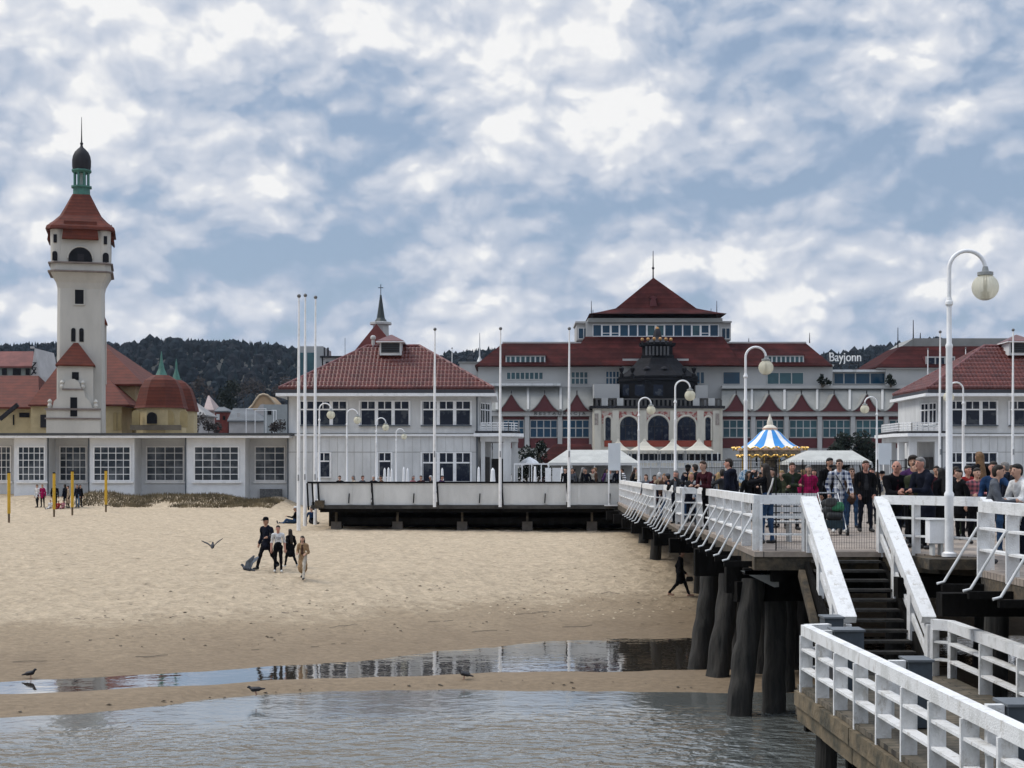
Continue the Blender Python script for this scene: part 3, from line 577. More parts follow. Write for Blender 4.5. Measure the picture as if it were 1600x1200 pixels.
# ---------------------------------------------------------------- mesh gate at the head of the steps
gt = thing('mesh_gate', 'dark wire mesh gate closing the head of the steps', 'gate', (6.1, 28.62, DECK))
mb = MB(); w = .0021
for i in range(41):
    x = 5.12 + i * 1.94 / 40; mb.box(x - w, 28.62, DECK + .03, x + w, 28.627, DECK + 1.74)
for k in range(18): mb.box(5.12, 28.628, DECK + .05 + k * .099 - w * .7, 7.06, 28.634, DECK + .05 + k * .099 + w * .7)
mb.build('wire_mesh', BLACKMETAL, gt)
for x in (5.10, 5.62, 7.07): MB().box(x - .005, 28.6, DECK + .0, x + .015, 28.618, DECK + 1.76).build('gate_post', BLACKMETAL, gt)
def wire_fence(px0, px1, d, y0, label, n, grp='dark wire fences across the pier'):
    o = thing('wire_fence', label, 'fence', (X((px0 + px1) / 2, d), d, DECK), grp); mb = MB(); x0, x1 = X(px0, d), X(px1, d); zt = Z(y0, d); w = .0035
    for i in range(n + 1):
        x = x0 + (x1 - x0) * i / n; mb.box(x - w, d, DECK + .02, x + w, d + .012, zt)
    for z in (DECK + .1, (DECK + zt) / 2, zt - .02, zt - .25): mb.box(x0, d + .013, z - .008, x1, d + .022, z + .008)
    mb.build('wire_mesh', BLACKMETAL, o)
    for x in (x0, (x0 + x1) / 2, x1): MB().box(x - .007, d + .024, DECK, x + .007, d + .05, zt + .02).build('fence_post', STEEL, o)
wire_fence(1098, 1216, 50, 719, 'dark wire fence across the pier behind the photographing woman', 44)
wire_fence(1392, 1440, 49, 719, 'dark wire fence across the pier behind the bald man', 20)
# white bench seen through the gate
bn = thing('pier_bench', 'white slatted bench on the deck behind the mesh gate', 'bench', (X(1236, 32), 32, DECK))
for k in range(4): MB().box(X(1192, 32), 31.95 + .02 * k, DECK + .5 + k * .145, X(1277, 32), 31.98 + .02 * k, DECK + .62 + k * .145).build('back_slat', WHITE2, bn)
MB().box(X(1192, 32), 32.05, DECK + .40, X(1277, 32), 32.5, DECK + .445).build('seat', WHITE2, bn)
for p in (1194, 1236, 1274): MB().box(X(p, 32) - .03, 32.07, DECK, X(p, 32) + .03, 32.45, DECK + .40).build('leg', WHITE2, bn)
# ---------------------------------------------------------------- arched globe lamps
def globe_mat():
    m, N, L, b = new_mat_nodes('lamp_globe'); b.inputs['Base Color'].default_value = (.86, .83, .68, 1); b.inputs['Roughness'].default_value = .25
    tr = N.new('ShaderNodeBsdfTranslucent'); tr.inputs[0].default_value = (.90, .87, .72, 1); tp = N.new('ShaderNodeBsdfTransparent')
    a = N.new('ShaderNodeMixShader'); a.inputs[0].default_value = .5; L.new(b.outputs[0], a.inputs[1]); L.new(tr.outputs[0], a.inputs[2])
    c = N.new('ShaderNodeMixShader'); c.inputs[0].default_value = .3; L.new(a.outputs[0], c.inputs[1]); L.new(tp.outputs[0], c.inputs[2])
    tc = N.new('ShaderNodeTexCoord'); w = N.new('ShaderNodeTexGradient'); w.gradient_type = 'RADIAL'; L.new(tc.outputs['Normal'], w.inputs[0])
    mm = N.new('ShaderNodeMath'); mm.operation = 'MULTIPLY'; L.new(w.outputs['Fac'], mm.inputs[0]); mm.inputs[1].default_value = 26; pp = N.new('ShaderNodeMath'); pp.operation = 'PINGPONG'; L.new(mm.outputs[0], pp.inputs[0]); pp.inputs[1].default_value = .5
    bp = N.new('ShaderNodeBump'); bp.inputs['Strength'].default_value = .8; bp.inputs['Distance'].default_value = .03; L.new(pp.outputs[0], bp.inputs['Height']); L.new(bp.outputs[0], b.inputs['Normal'])
    L.new(c.outputs[0], N['Material Output'].inputs[0]); return m
GLOBE = globe_mat()
def lamp(px, d, ytop, dr, label, z0=DECK, grp='white globe lamps along the pier', thick=1.0):
    x = X(px, d); H = Z(ytop, d) - z0; s = H / 5.54
    o = thing('street_lamp', label, 'street lamp', (x, d, z0), grp)
    P = lambda r, z: (r * s * thick, z * s)
    mb = MB(); mb.lathe((x, d, z0), [P(.13, 0), P(.13, .06), P(.078, .09), P(.074, 1.04), P(.086, 1.07), P(.086, 1.13), P(.060, 1.18), P(.057, 3.74), P(.064, 3.76), P(.064, 3.8), P(.046, 3.84), P(.043, 4.52)], 18); smooth_by_angle(mb.build('pole', WHITE, o), 35)
    mb = MB(); mb.lathe((x, d, z0), [P(.048, 4.5), P(.07, 4.53), P(.07, 4.58), P(.055, 4.6), P(.04, 4.66)], 16); mb.build('collar', WHITE, o)
    r = .325 * s; pts = [(x, d, z0 + 4.6 * s), (x, d, z0 + 5.17 * s)] + [(x + dr * r * (1 - math.cos(a)), d, z0 + 5.17 * s + r * math.sin(a)) for a in [math.pi * k / 14 for k in range(1, 15)]] + [(x + dr * 2 * r, d, z0 + 5.08 * s)]
    smooth_by_angle(MB().tube(pts, .037 * s * thick, 12).build('arm', WHITE, o), 50)
    gx = x + dr * 2 * r; gz = z0 + 4.84 * s
    mb = MB(); mb.lathe((gx, d, gz), [P(.045, .37), P(.055, .33), P(.06, .29), P(.14, .27), P(.14, .215), P(.10, .20)], 18); smooth_by_angle(mb.build('lamp_cap', M('lamp_cap_grey', (.33, .34, .33), .5, .1, 3), o), 35)
    gl = MB().sphere((gx, d, gz), .238 * s, 14).build('globe', GLOBE, o, smooth=True)
    mb = MB()
    for k in range(4): mb.lathe((gx, d, gz - (.10 + .035 * k) * s), [P(.09, 0), P(.09, .012)], 14)
    mb.lathe((gx, d, gz - .1 * s), [P(.035, 0), P(.035, .3)], 10); mb.build('louvre', M('lamp_louvre', (.18, .16, .12), .5, .1, 3), gl)
    return o
lamp(1483, 26.6, 388, 1, 'nearest tall white lamp with a big ribbed globe, by the right railing')
lamp(1165, 47.2, 540, 1, 'white globe lamp rising in front of the carousel')
lamp(1055, 64.2, 593, 1, 'white globe lamp whose globe hangs before the black lantern turret')
lamp(998, 72.0, 620, 1, 'white globe lamp standing where the terrace wall meets the pier')
lamp(1505, 66, 596, -1, 'white globe lamp half hidden behind the nearest lamp post')
lamp(1370, 79.7, 619, -1, 'white globe lamp facing left beside the white notice board')
GB = 'small globe lamps on the terrace'
lamp(499, 75.6, 629, 1, 'globe lamp beside the three tall flagpoles', grp=GB)
lamp(542, 80, 638.5, 1, 'pale globe lamp between first and second upper windows of the left pavilion', grp=GB)
lamp(588, 84.5, 652, 1, 'globe lamp before the middle upper window of the left pavilion', grp=GB)
lamp(619, 89, 669, 1, 'smallest globe lamp, right of the middle window of the left pavilion', grp=GB)
bx = thing('utility_box', 'white utility box fixed beside the nearest lamp post', 'utility box', (X(1466, 26.7), 26.75, DECK))
MB().pbox(1453, 813, 1478, 849, 26.75, .3).build('body', WHITE, bx); MB().pbox(1452, 811.5, 1479, 813, 26.73, .34).build('lid', WHITE2, bx)
MB().pbox(1457, 849, 1461, 868, 26.8, .2).build('leg', WHITE2, bx); MB().pbox(1470, 849, 1474, 868, 26.8, .2).build('leg', WHITE2, bx)
# ---------------------------------------------------------------- terrace with white parapet
te = thing('terrace', 'seafront terrace with white parapet panels above dark timber beams', 'terrace', (-2, 73, DECK))
mb = MB(); mb.slab([(-9.9, 73.1), (46, 73.1), (46, 124), (-9.9, 124)], 3.22, 3.49); mb.build('decking', M('terrace_paving', (.30, .28, .26), .8, .12, .8), te)
D0 = 73.0
xs_ = [497, 581, 683, 784, 886, 989]
for a, b in zip(xs_, xs_[1:]): MB().pbox(a + 1.6, 757, b - 1.6, 789, D0, .10).build('parapet_panel', M('parapet_white', (.66, .66, .64), .7, .08, .7, .1, 12, stretch=(1, 1, .4)), te)
MB().pbox(480, 752.5, 1003, 755.2, D0 - .06, .22).build('handrail', BLACKMETAL, te); MB().pbox(482, 755.2, 1000, 757, D0 - .02, .14).build('handrail_trim', WHITE2, te)
for p in [480, 488] + xs_: mb = MB(); mb.beam((X(p, D0), D0 - .05, Z(755, D0)), (X(p + 2.4, D0), D0 - .08, Z(797, D0)), .075, .06); mb.build('rail_post', BLACKMETAL, te)
for p in (548, 596, 648, 698, 750, 800, 853, 905, 953): MB().pbox(p - 2.6, 757.5, p + 2.6, 788, D0 - .03, .05).build('pilaster', _mats['parapet_white'], te)
for p in (546, 647, 750, 852, 953): MB().beam((X(p, D0), D0 - .08, Z(771, D0)), (X(p - 1, D0), D0 - .08, Z(786, D0)), .05, .05).build('down_pipe', BLACKMETAL, te)
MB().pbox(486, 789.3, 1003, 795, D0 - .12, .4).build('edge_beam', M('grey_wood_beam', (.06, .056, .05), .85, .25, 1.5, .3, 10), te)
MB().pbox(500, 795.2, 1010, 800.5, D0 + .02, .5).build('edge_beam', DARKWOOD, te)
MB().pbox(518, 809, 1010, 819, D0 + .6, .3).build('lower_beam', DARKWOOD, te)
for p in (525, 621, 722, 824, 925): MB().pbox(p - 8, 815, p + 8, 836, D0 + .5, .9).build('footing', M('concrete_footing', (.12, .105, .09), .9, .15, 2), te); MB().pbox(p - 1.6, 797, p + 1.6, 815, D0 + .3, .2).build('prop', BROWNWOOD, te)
MB().box(X(512, 76), 76.5, 1.5, X(1010, 76), 76.7, 3.25).build('void_backing', DARKWOOD, te)  # added dark sheet so the void under the terrace stays black
MB().pbox(492, 782, 506, 794, D0 - .3, .5).build('sluice_box', BROWNWOOD, te)
# ---------------------------------------------------------------- flagpoles
def flagpole(px, ytop, d, z0, label, r=.065, grp='white flagpoles'):
    x = X(px, d); zt = Z(ytop, d); o = thing('flagpole', label, 'flagpole', (x, d, z0), grp)
    smooth_by_angle(MB().tube([(x, d, z0 - .05), (x, d, z0 + (zt - z0) * .55), (x + .02, d, zt)], [r * 1.25, r, r * .55], 12).build('pole', WHITE, o), 60)
    MB().sphere((x + .02, d, zt + .05), r * 1.3, 8).build('finial', M('dark_finial', (.12, .12, .12), .4, .1, 3), o, smooth=True)
    MB().box(x - .03, d - r * 1.9, z0 + 2.4, x + .04, d - r * .9, z0 + 2.7).build('cleat', STEEL, o)
flagpole(466.5, 464, 72, ground(X(466.5, 72), 72), 'leftmost of the three tall flagpoles standing in the sand', .075)
flagpole(476.5, 463, 76.5, ground(X(476.5, 76.5), 76.5), 'middle of the three tall flagpoles standing in the sand', .075)
flagpole(492.5, 466, 78, ground(X(492.5, 78), 78), 'rightmost of the three tall flagpoles by the terrace corner', .075)
flagpole(679, 516, 72.7, 3.3, 'white flagpole before the right windows of the left pavilion')
flagpole(781.5, 515, 72.7, 3.3, 'white flagpole at the right end of the left pavilion')
flagpole(889, 515, 72.7, 3.3, 'white flagpole before the restaurant windows')
flagpole(1468.5, 520, 80, DECK, 'white flagpole at the corner of the right pavilion')
flagpole(1582.5, 517, 80, DECK, 'white flagpole near the right edge before the red tiles')
flagpole(1449.5, 546, 122, DECK, 'short white flagpole behind the left slope of the right pavilion', .06)
flagpole(1508.5, 545, 124, DECK, 'short white flagpole behind the right pavilion, right of the lamp', .06)
flagpole(706, 545, 125, DECK, 'thin white pole behind the right slope of the left pavilion roof', .05)
# boards and little things on the terrace edge
def board(px0, px1, y0, y1, d, zf, label):
    o = thing('notice_board', label, 'sign board', (X((px0 + px1) / 2, d), d, zf), 'blank white boards'); MB().pbox(px0, y0, px1, y1, d, .12).build('panel', M('board_white', (.63, .68, .72), .5, .05, .6), o)
    for p in (px0 + .8, px1 - .8): MB().box(X(p, d) - .035, d + .02, zf, X(p, d) + .035, d + .1, Z(y1, d)).build('post', WHITE, o)
    MB().box(X(px0 - 6, d), d - .05, zf, X(px1 + 6, d), d + .15, zf + .06).build('foot', WHITE, o)
board(950.5, 969.5, 692.5, 735, 72.7, 3.3, 'blank white board on two posts before the terrace wall')
board(1373, 1393, 692.5, 726, 76, DECK, 'blank white board beside the porch of the right pavilion')
# ---------------------------------------------------------------- buildings
def frame_mb(x0, z0, x1, z1, y, cols, rows, fw, mw, dep=.07):
    m = MB(); m.box(x0, y, z0, x0 + fw, y + dep, z1); m.box(x1 - fw, y, z0, x1, y + dep, z1); m.box(x0 + fw, y, z0, x1 - fw, y + dep, z0 + fw); m.box(x0 + fw, y, z1 - fw, x1 - fw, y + dep, z1)
    for c in cols: xc = x0 + (x1 - x0) * c; m.box(xc - mw / 2, y + .008, z0 + fw, xc + mw / 2, y + dep, z1 - fw)
    for r in rows: zc = z1 - (z1 - z0) * r; m.box(x0 + fw, y + .014, zc - mw / 2, x1 - fw, y + dep, zc + mw / 2)
    return m
def win(parent, px0, py0, px1, py1, d, cols=(), rows=(), glass=None, fw=.08, mw=.06, frame=None, fx=None, name='window'):
    x0, x1 = X(px0, d), X(px1, d)
    if fx: x0, x1 = sorted((fx(x0), fx(x1)))
    z0, z1 = Z(py1, d), Z(py0, d)
    w = frame_mb(x0, z0, x1, z1, d - .09, cols, rows, fw, mw, .085).build(name, frame or WHITE, parent)
    MB().box(x0 + fw * .6, d - .055, z0 + fw * .6, x1 - fw * .6, d - .008, z1 - fw * .6).build('pane', glass or GLASS, w)
    return w
PANT = M('glazed_pantile', (.138, .037, .029), .36, .18, 1.3, .0, spec=.42, col2=(.075, .020, .017), fac=(.35, .62))
def tile_slope(name, e0, e1, r0, r1, mat, parent, tu=.275, tv=.52):
    e0, e1, r0, r1 = map(Vector, (e0, e1, r0, r1)); U = (e1 - e0).normalized(); Nn = U.cross(r0 - e0).normalized(); V = Nn.cross(U)
    if V.dot(r0 - e0) < 0: V = -V
    if Nn.z < 0: Nn = -Nn
    S = (r0 - e0).dot(V); Lu = (e1 - e0).length; nu = int(Lu / tu * 6); nv = int(S / tv) * 3; vs = []; org = ORG[parent]
    for j in range(nv + 1):
        k = j // 3; f = (j % 3); v = (k + (0, .12, .97)[f]) * tv
        for i in range(nu + 1):
            u = Lu * i / nu; h = .05 * abs(math.sin(math.pi * u / tu)) + (.0, .15, .01)[f] + .01 * mnoise.noise((u * 2, v * 2, 1))
            vs.append(e0 + U * u + V * min(v, S) + Nn * h - org)
    n = nu + 1; fs = [(j * n + i, j * n + i + 1, (j + 1) * n + i + 1, (j + 1) * n + i) for j in range(nv) for i in range(nu)]
    me = bpy.data.meshes.new(name); me.from_pydata(vs, [], fs); bm = bmesh.new(); bm.from_mesh(me)
    for (a, b, sgn) in ((e0, r0, 1), (e1, r1, -1)):
        nrm = Nn.cross(b - a).normalized()
        if nrm.dot((e0 + e1) / 2 - a) < 0: nrm = -nrm
        bmesh.ops.bisect_plane(bm, geom=bm.verts[:] + bm.edges[:] + bm.faces[:], plane_co=a - org, plane_no=nrm, clear_inner=True)
    bmesh.ops.recalc_face_normals(bm, faces=bm.faces); bm.to_mesh(me); bm.free()
    me.materials.append(mat); me.polygons.foreach_set('use_smooth', [True] * len(me.polygons)); o = bpy.data.objects.new(name, me); C.objects.link(o); o.parent = parent; return o
def casement(parent, px0, py0, px1, py1, d, n, fx):       # n lights side by side, each a pair of small panes over one tall pane
    x0, x1 = sorted((fx(X(px0, d)), fx(X(px1, d)))); z0, z1 = Z(py1, d), Z(py0, d); m = MB(); y = d - .1; zt = z1 - .34 * (z1 - z0)
    m.box(x0 - .06, y, z0 - .07, x1 + .06, y + .09, z0); m.box(x0 - .06, y, z1, x1 + .06, y + .09, z1 + .07); wu = (x1 - x0) / n
    for i in range(n + 1): xc = x0 + wu * i; h = .105 if 0 < i < n else .06; m.box(xc - h, y + .006, z0, xc + h, y + .09, z1)
    for i in range(n):
        a, b = x0 + wu * i + .105, x0 + wu * (i + 1) - .105; m.box(a, y + .012, zt - .05, b, y + .09, zt + .05); m.box((a + b) / 2 - .035, y + .02, zt + .06, (a + b) / 2 + .035, y + .09, z1)
        m.box(a, y + .03, z0, a + .03, y + .09, z1)
    w = m.build('window', WHITE, parent)
    for i in range(n):
        for (za, zb) in ((z0 + .01, zt - .05), (zt + .05, z1 - .01)): MB().box(x0 + wu * i + .09, d - .05, za, x0 + wu * (i + 1) - .09, d - .008, zb).build('pane', GLASS, w)
    return w
# ---- the two twin pavilions
def pavilion(fx, label, left):
    d = 105.0; o = thing('seaside_pavilion', label, 'pavilion', (fx(-8.85), d, 2.0), 'twin white pavilions with tiled hip roofs')
    sx = lambda px: fx(X(px, d))
    bx = lambda m, x0, y0, x1, y1, ya, yb: m.box(sx(x0), ya, Z(y1, d), sx(x1), yb, Z(y0, d))
    xa, xb, xc = X(450, d), X(746, d), -1.55
    m = MB(); m.slab([(fx(xa), d), (fx(xb), d), (fx(xc), d + 2.4), (fx(xc), d + 8.2), (fx(xa), d + 8.2)], 1.7, Z(614, d)); m.build('wall', PLASTER, o)
    m = MB(); bx(m, 448, 678.5, 747, 681.5, d - .16, d + .0); m.box(fx(xb), d - .1, Z(681.5, d), fx(-.2), d + .2, Z(678.5, d)); m.build('string_course', WHITE, o)
    m = MB(); bx(m, 449, 676.6, 747, 678.4, d - .06, d); bx(m, 449, 706, 746, 706.8, d - .012, d); m.build('flashing', GREYROOF, o)
    m = MB()
    for p in range(462, 746, 13): bx(m, p, 682, p + .7, 775, d - .015, d)
    m.build('weather_board', PLASTER2, o)
    m = MB(); bx(m, 744.2, 614, 746.4, 792, d - .1, d - .0); bx(m, 449.2, 614, 450.8, 792, d - .1, d); m.build('down_pipe', GREYBLUE, o)
    # roof
    ex0, ex1 = X(436, d - .8), X(771, d - .8); ya, yb = d - .8, d + 8.8; yr = (ya + yb) / 2; z0 = Z(607.5, d - .8); dr = yr; z1 = CAMZ + (HZ - 542) * dr / FPX; rx0, rx1 = X(575, dr), X(655, dr)
    m = MB(); m.hip(fx(ex0), fx(ex1), ya, yb, z0, fx(rx0), fx(rx1), yr - .1, yr + .1, z1 - .06, .05); rf = m.build('roof', PANT, o)
    q = [fx(ex0), fx(ex1), fx(rx0), fx(rx1)]
    if q[0] > q[1]: q = [q[1], q[0], q[3], q[2]]
    tile_slope('roof_tiles', (q[0], ya, z0), (q[1], ya, z0), (q[2], yr - .1, z1), (q[3], yr - .1, z1), PANT, o)
    side = (q[1], q[3]) if left else (q[0], q[2])
    tile_slope('roof_tiles', (side[0], ya, z0), (side[0], yb, z0), (side[1], yr - .1, z1), (side[1], yr + .1, z1), PANT, o)
    m = MB()
    for a, b in (((q[0], ya, z0), (q[2], yr, z1)), ((q[1], ya, z0), (q[3], yr, z1)), ((q[2], yr, z1), (q[3], yr, z1)), ((q[0], yb, z0), (q[2], yr, z1)), ((q[1], yb, z0), (q[3], yr, z1))):
        m.tube([Vector(a) + Vector((0, 0, .06)), Vector(b) + Vector((0, 0, .08))], .12, 8)
    m.build('ridge_tiles', M('ridge_tile', (.17, .04, .036), .5, .2, 3), o)
    m = MB(); m.box(q[0] - .04, ya - .12, z0 - .30, q[1] + .04, yb + .05, z0 - .055); m.build('gutter', M('dark_gutter', (.035, .037, .045), .5, .1, 3), o)
    m = MB(); m.box(q[0] - .22, ya - .16, z0 - .52, q[1] + .22, yb + .1, z0 - .31); m.build('eave', WHITE, o)
    # louvred cupola
    cu = MB(); dc = d + 2.2; c0, c1 = fx(X(593, dc)), fx(X(627, dc)); cx = (c0 + c1) / 2
    cu.box(c0, dc, Z(555, dc), c1, dc + 1.6, Z(534, dc)); cu = cu.build('cupola', WHITE2, o)
    m = MB(); m.box(cx - .66, dc - .03, Z(551, dc), cx + .66, dc, Z(536, dc)); m.build('louvre', M('dark_louvre', (.02, .022, .026), .6, .2, 4), cu)
    m = MB()
    for k in range(4): zz = Z(550 - k * 3.6, dc); m.beam((cx - .66, dc - .05, zz), (cx + .66, dc - .05, zz), .05, .02)
    m.build('louvre_blade', GREYBLUE, cu)
    m = MB(); m.hip(cx - 1.0, cx + 1.0, dc - .35, dc + 1.95, Z(533, dc), cx - .05, cx + .05, dc + .78, dc + .82, Z(521.5, dc), .1); m.build('cupola_roof', PANT, cu)
    m = MB(); m.box(cx - 1.02, dc - .38, Z(535.2, dc), cx + 1.02, dc + 1.98, Z(533.8, dc)); m.build('cupola_eave', WHITE, cu)
    m = MB(); m.lathe((fx(X(583, yr)), yr, z1), [(.12, 0), (.12, .5), (.2, .6), (.2, .75), (.1, .85)], 10); m.build('vent_pipe', PLASTER2, o)
    for (a, b) in ((467, 542.5), (562, 640), (658.5, 736)):
        casement(o, a, 627.5, b, 664, d, 3, fx)
        m = MB(); bx(m, a - 1, 664.3, b + 1, 666, d - .2, d); m.build('sill', GREYBLUE, o)
    for (a, b, y1, n) in ((496, 516.5, 745, 1), (590, 612, 745, 1), (658.5, 736, 752, 3)):
        casement(o, a, 708, b, y1, d, n, fx)
    # side windows of the chamfered corner
    for t0, t1 in ((.18, .5), (.55, .87)):
        a = Vector((fx(xb), d, 0)).lerp(Vector((fx(xc), d + 2.4, 0)), t0); b = Vector((fx(xb), d, 0)).lerp(Vector((fx(xc), d + 2.4, 0)), t1); zz0, zz1 = Z(662, d), Z(629, d); nrm = Vector((.94 if left else -.94, -.34, 0)) * .05
        m = MB(); 
        for s in (a, b, (a + b) / 2): m.beam(s + nrm + Vector((0, 0, zz0)), s + nrm + Vector((0, 0, zz1)), .09, .06)
        for z in (zz0, zz1, zz0 + (zz1 - zz0) * .68): m.beam(a + nrm * 1.2 + Vector((0, 0, z)), b + nrm * 1.2 + Vector((0, 0, z)), .06, .09)
        w = m.build('window', WHITE, o); m = MB(); m.beam(a + nrm * .6 + Vector((0, 0, (zz0 + zz1) / 2)), b + nrm * .6 + Vector((0, 0, (zz0 + zz1) / 2)), .02, zz1 - zz0 - .02); m.build('pane', GLASS, w)
    # porch with balcony
    pd = d - .6; P = lambda x: fx(x)
    m = MB(); m.slab([(P(-2.7), pd - .3), (P(.15), pd - .3), (P(.85), pd + .9), (P(.85), pd + 6.4), (P(-2.7), pd + 6.4)], Z(682, pd), Z(677, pd)); m.build('porch_roof', WHITE, o)
    m = MB(); m.slab([(P(-2.6), pd - .1), (P(.0), pd - .1), (P(.6), pd + .95), (P(.6), pd + 6.2), (P(-2.6), pd + 6.2)], Z(676.9, pd), Z(673.5, pd)); m.build('porch_flashing', LEAD, o)
    m = MB(); m.slab([(P(-2.25), pd + .15), (P(-.05), pd + .15), (P(.45), pd + 1.0), (P(.45), pd + 5.8), (P(-2.25), pd + 5.8)], Z(690, pd), Z(682.2, pd)); m.build('porch_lintel', PLASTER, o)
    for (x, y, w) in ((-2.05, pd + .35, .28), (-.35, pd + .4, .55), (.2, pd + 1.3, .42), (.25, pd + 3.4, .36), (.25, pd + 5.4, .36)):
        m = MB(); m.box(P(x) - w / 2, y - w / 2, 2.2, P(x) + w / 2, y + w / 2, Z(689.8, pd)); m.build('porch_column', PLASTER, o)
    m = MB(); m.box(P(-1.5), d + 2.6, 3.4, P(-.1), d + 2.7, 5.9); m.box(P(-1.9), d + .02, 3.4, P(-1.6), d + 2.6, 6.0); m.build('porch_door', M('dark_door', (.03, .025, .022), .5, .2, 2), o)
    m = MB(); pts = [(P(-2.2), pd + .1), (P(-.25), pd + .1), (P(.4), pd + 1.1), (P(.4), pd + 6.0)]; zb, zt = Z(673, pd), Z(660.5, pd)
    for (a, b) in zip(pts, pts[1:]):
        for z in (zb + .06, zb + (zt - zb) * .36, zb + (zt - zb) * .68, zt): m.beam((a[0], a[1], z), (b[0], b[1], z), .05, .06)
        n = max(2, int((Vector(a) - Vector(b)).length / .34))
        for i in range(n + 1): t = i / n; x = a[0] + (b[0] - a[0]) * t; y = a[1] + (b[1] - a[1]) * t; m.beam((x, y, zb), (x, y, zt), .05, .05)
    m.build('balcony_railing', WHITE, o)
    return o
pavilion(lambda x: x, 'white two-storey pavilion with red pantile hip roof, behind the terrace', True)
pavilion(lambda x: 28.0 - x, 'white pavilion with red pantile roof cut off by the right edge', False)
# ---- the low glazed wing
WGLASS = M('wing_glass', (.022, .028, .034), .08, .3, .55, spec=.35, col2=(.13, .14, .15), fac=(.36, .52))
gw = thing('glazed_wing', 'low white seaside wing with big gridded windows and flat roof', 'building', (-28, 104, 2))
d = 104.0
def wingbox(px0, px1, py0, py1, dd, dep, mat, name): MB().pbox(px0, py0, px1, py1, dd, dep).build(name, mat, gw)
for (a, b, c) in ((22, 73, 79), (138, 210, 222), (290, 383, 395)):      # projecting bays: front left, right, end of the return
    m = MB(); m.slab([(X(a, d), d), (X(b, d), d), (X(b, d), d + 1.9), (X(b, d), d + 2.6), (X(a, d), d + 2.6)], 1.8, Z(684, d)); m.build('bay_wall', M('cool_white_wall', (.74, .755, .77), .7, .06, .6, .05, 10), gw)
    n = {22: 5, 138: 5, 290: 5}[a]
    i0, i1 = {22: (28, 71), 138: (146, 205), 290: (303, 374)}[a]
    win(gw, i0, 697, i1, 752, d, [k / n for k in range(1, n)], (.2, .4, .6, .8), WGLASS, .09, .045)
    m = MB(); m.pbox(i0 - 3, 752.2, i1 + 3, 755, d - .14, .14); m.build('sill', WHITE, gw)
dd = d + 2.0
MB().pbox(-40, 684, 450, 800, dd, .5).build('recess_wall', M('shaded_white_wall', (.64, .655, .67), .7, .06, .6, .05, 10), gw)  # recess shade put into the colour, a darker copy of the bay white
for (i0, i1, n) in ((-20, 18, 5), (93, 136, 4), (228.5, 288, 4), (398, 446, 3)):
    win(gw, i0, 697, i1, 752, dd, [k / n for k in range(1, n)], (.2, .4, .6, .8), WGLASS, .09, .045)
    MB().pbox(i0 - 2, 752.2, i1 + 1, 755, dd - .12, .12).build('sill', WHITE, gw)
MB().pbox(-60, 680.5, 452, 684, d - .75, 4.0).build('eave', WHITE, gw)
MB().pbox(-60, 676.5, 455, 680.3, d - .8, 8).build('roof', M('dark_felt_roof', (.07, .072, .075), .8, .15, .5), gw)
for p in (75, 138.5, 290): MB().pbox(p - .8, 684, p + .8, 772, d - .06, .06).build('down_pipe', GREYBLUE, gw)
MB().pbox(406, 764, 440, 781, dd - .3, .3).build('vent_grille', M('grey_grille', (.16, .165, .17), .6, .3, 12), gw)
# ---- lighthouse tower
TD = 130.0; TM = TD / FPX; tx = X(127.5, TD)
tw = thing('lighthouse_tower', 'tall pale lighthouse tower with red roof, green lantern and dark dome', 'lighthouse', (tx, TD, 0), local=True, rz=R(14))
zz = lambda py: CAMZ + (HZ - py) * TM
def sq_loft(secs, ch=.12):                     # square plan with cut corners
    m = MB(); vs = []
    for (py, hw) in secs:
        h = hw * TM; c = h * ch; vs += [(-h + c, -h, zz(py)), (h - c, -h, zz(py)), (h, -h + c, zz(py)), (h, h - c, zz(py)), (h - c, h, zz(py)), (-h + c, h, zz(py)), (-h, h - c, zz(py)), (-h, -h + c, zz(py))]
    k = len(secs); fs = [(i * 8 + j, i * 8 + (j + 1) % 8, (i + 1) * 8 + (j + 1) % 8, (i + 1) * 8 + j) for i in range(k - 1) for j in range(8)] + [tuple(range(8))[::-1], tuple((k - 1) * 8 + j for j in range(8))]
    return m.add(vs, fs)
sq_loft([(735, 36.5), (680, 36), (455, 34.5), (446, 36.5), (438, 40.5), (431, 44.5)]).build('shaft', TOWERW, tw)
CORN = M('tower_cornice', (.22, .18, .16), .8, .15, 1)
sq_loft([(430.8, 48.5), (428.5, 48.5)], .2).build('cornice', CORN, tw); sq_loft([(428.3, 44.5), (418, 44.5)], .2).build('gallery_wall', TOWERW, tw); sq_loft([(417.8, 48), (415.6, 48)], .2).build('cornice', CORN, tw)
sq_loft([(415.4, 42.5), (364, 42.5)], .2).build('belfry', TOWERW, tw)
for sx in (-1, 1):
    for sy in (-1, 1):
        h = 34.5 * TM; m = MB(); m.lathe((sx * h, sy * h, 0), [(9.5 * TM, zz(415.4)), (10.5 * TM, zz(364.5))], 16); smooth_by_angle(m.build('corner_turret', TOWERW, tw), 50)
def arch(m, cx, pyb, pyt, hw, y0, y1, n=12):   # round headed panel, px half width, local metres for y
    h = hw * TM; zc = zz(pyt) - h; pts = [(cx - h, zz(pyb)), (cx + h, zz(pyb))] + [(cx + h * math.cos(math.pi * k / n), zc + h * math.sin(math.pi * k / n)) for k in range(n + 1)]
    return m.prism(pts, y0, y1)
DK = M('dark_opening', (.010, .010, .013), .35, .2, 2, spec=.15); fyb = -42.5 * TM
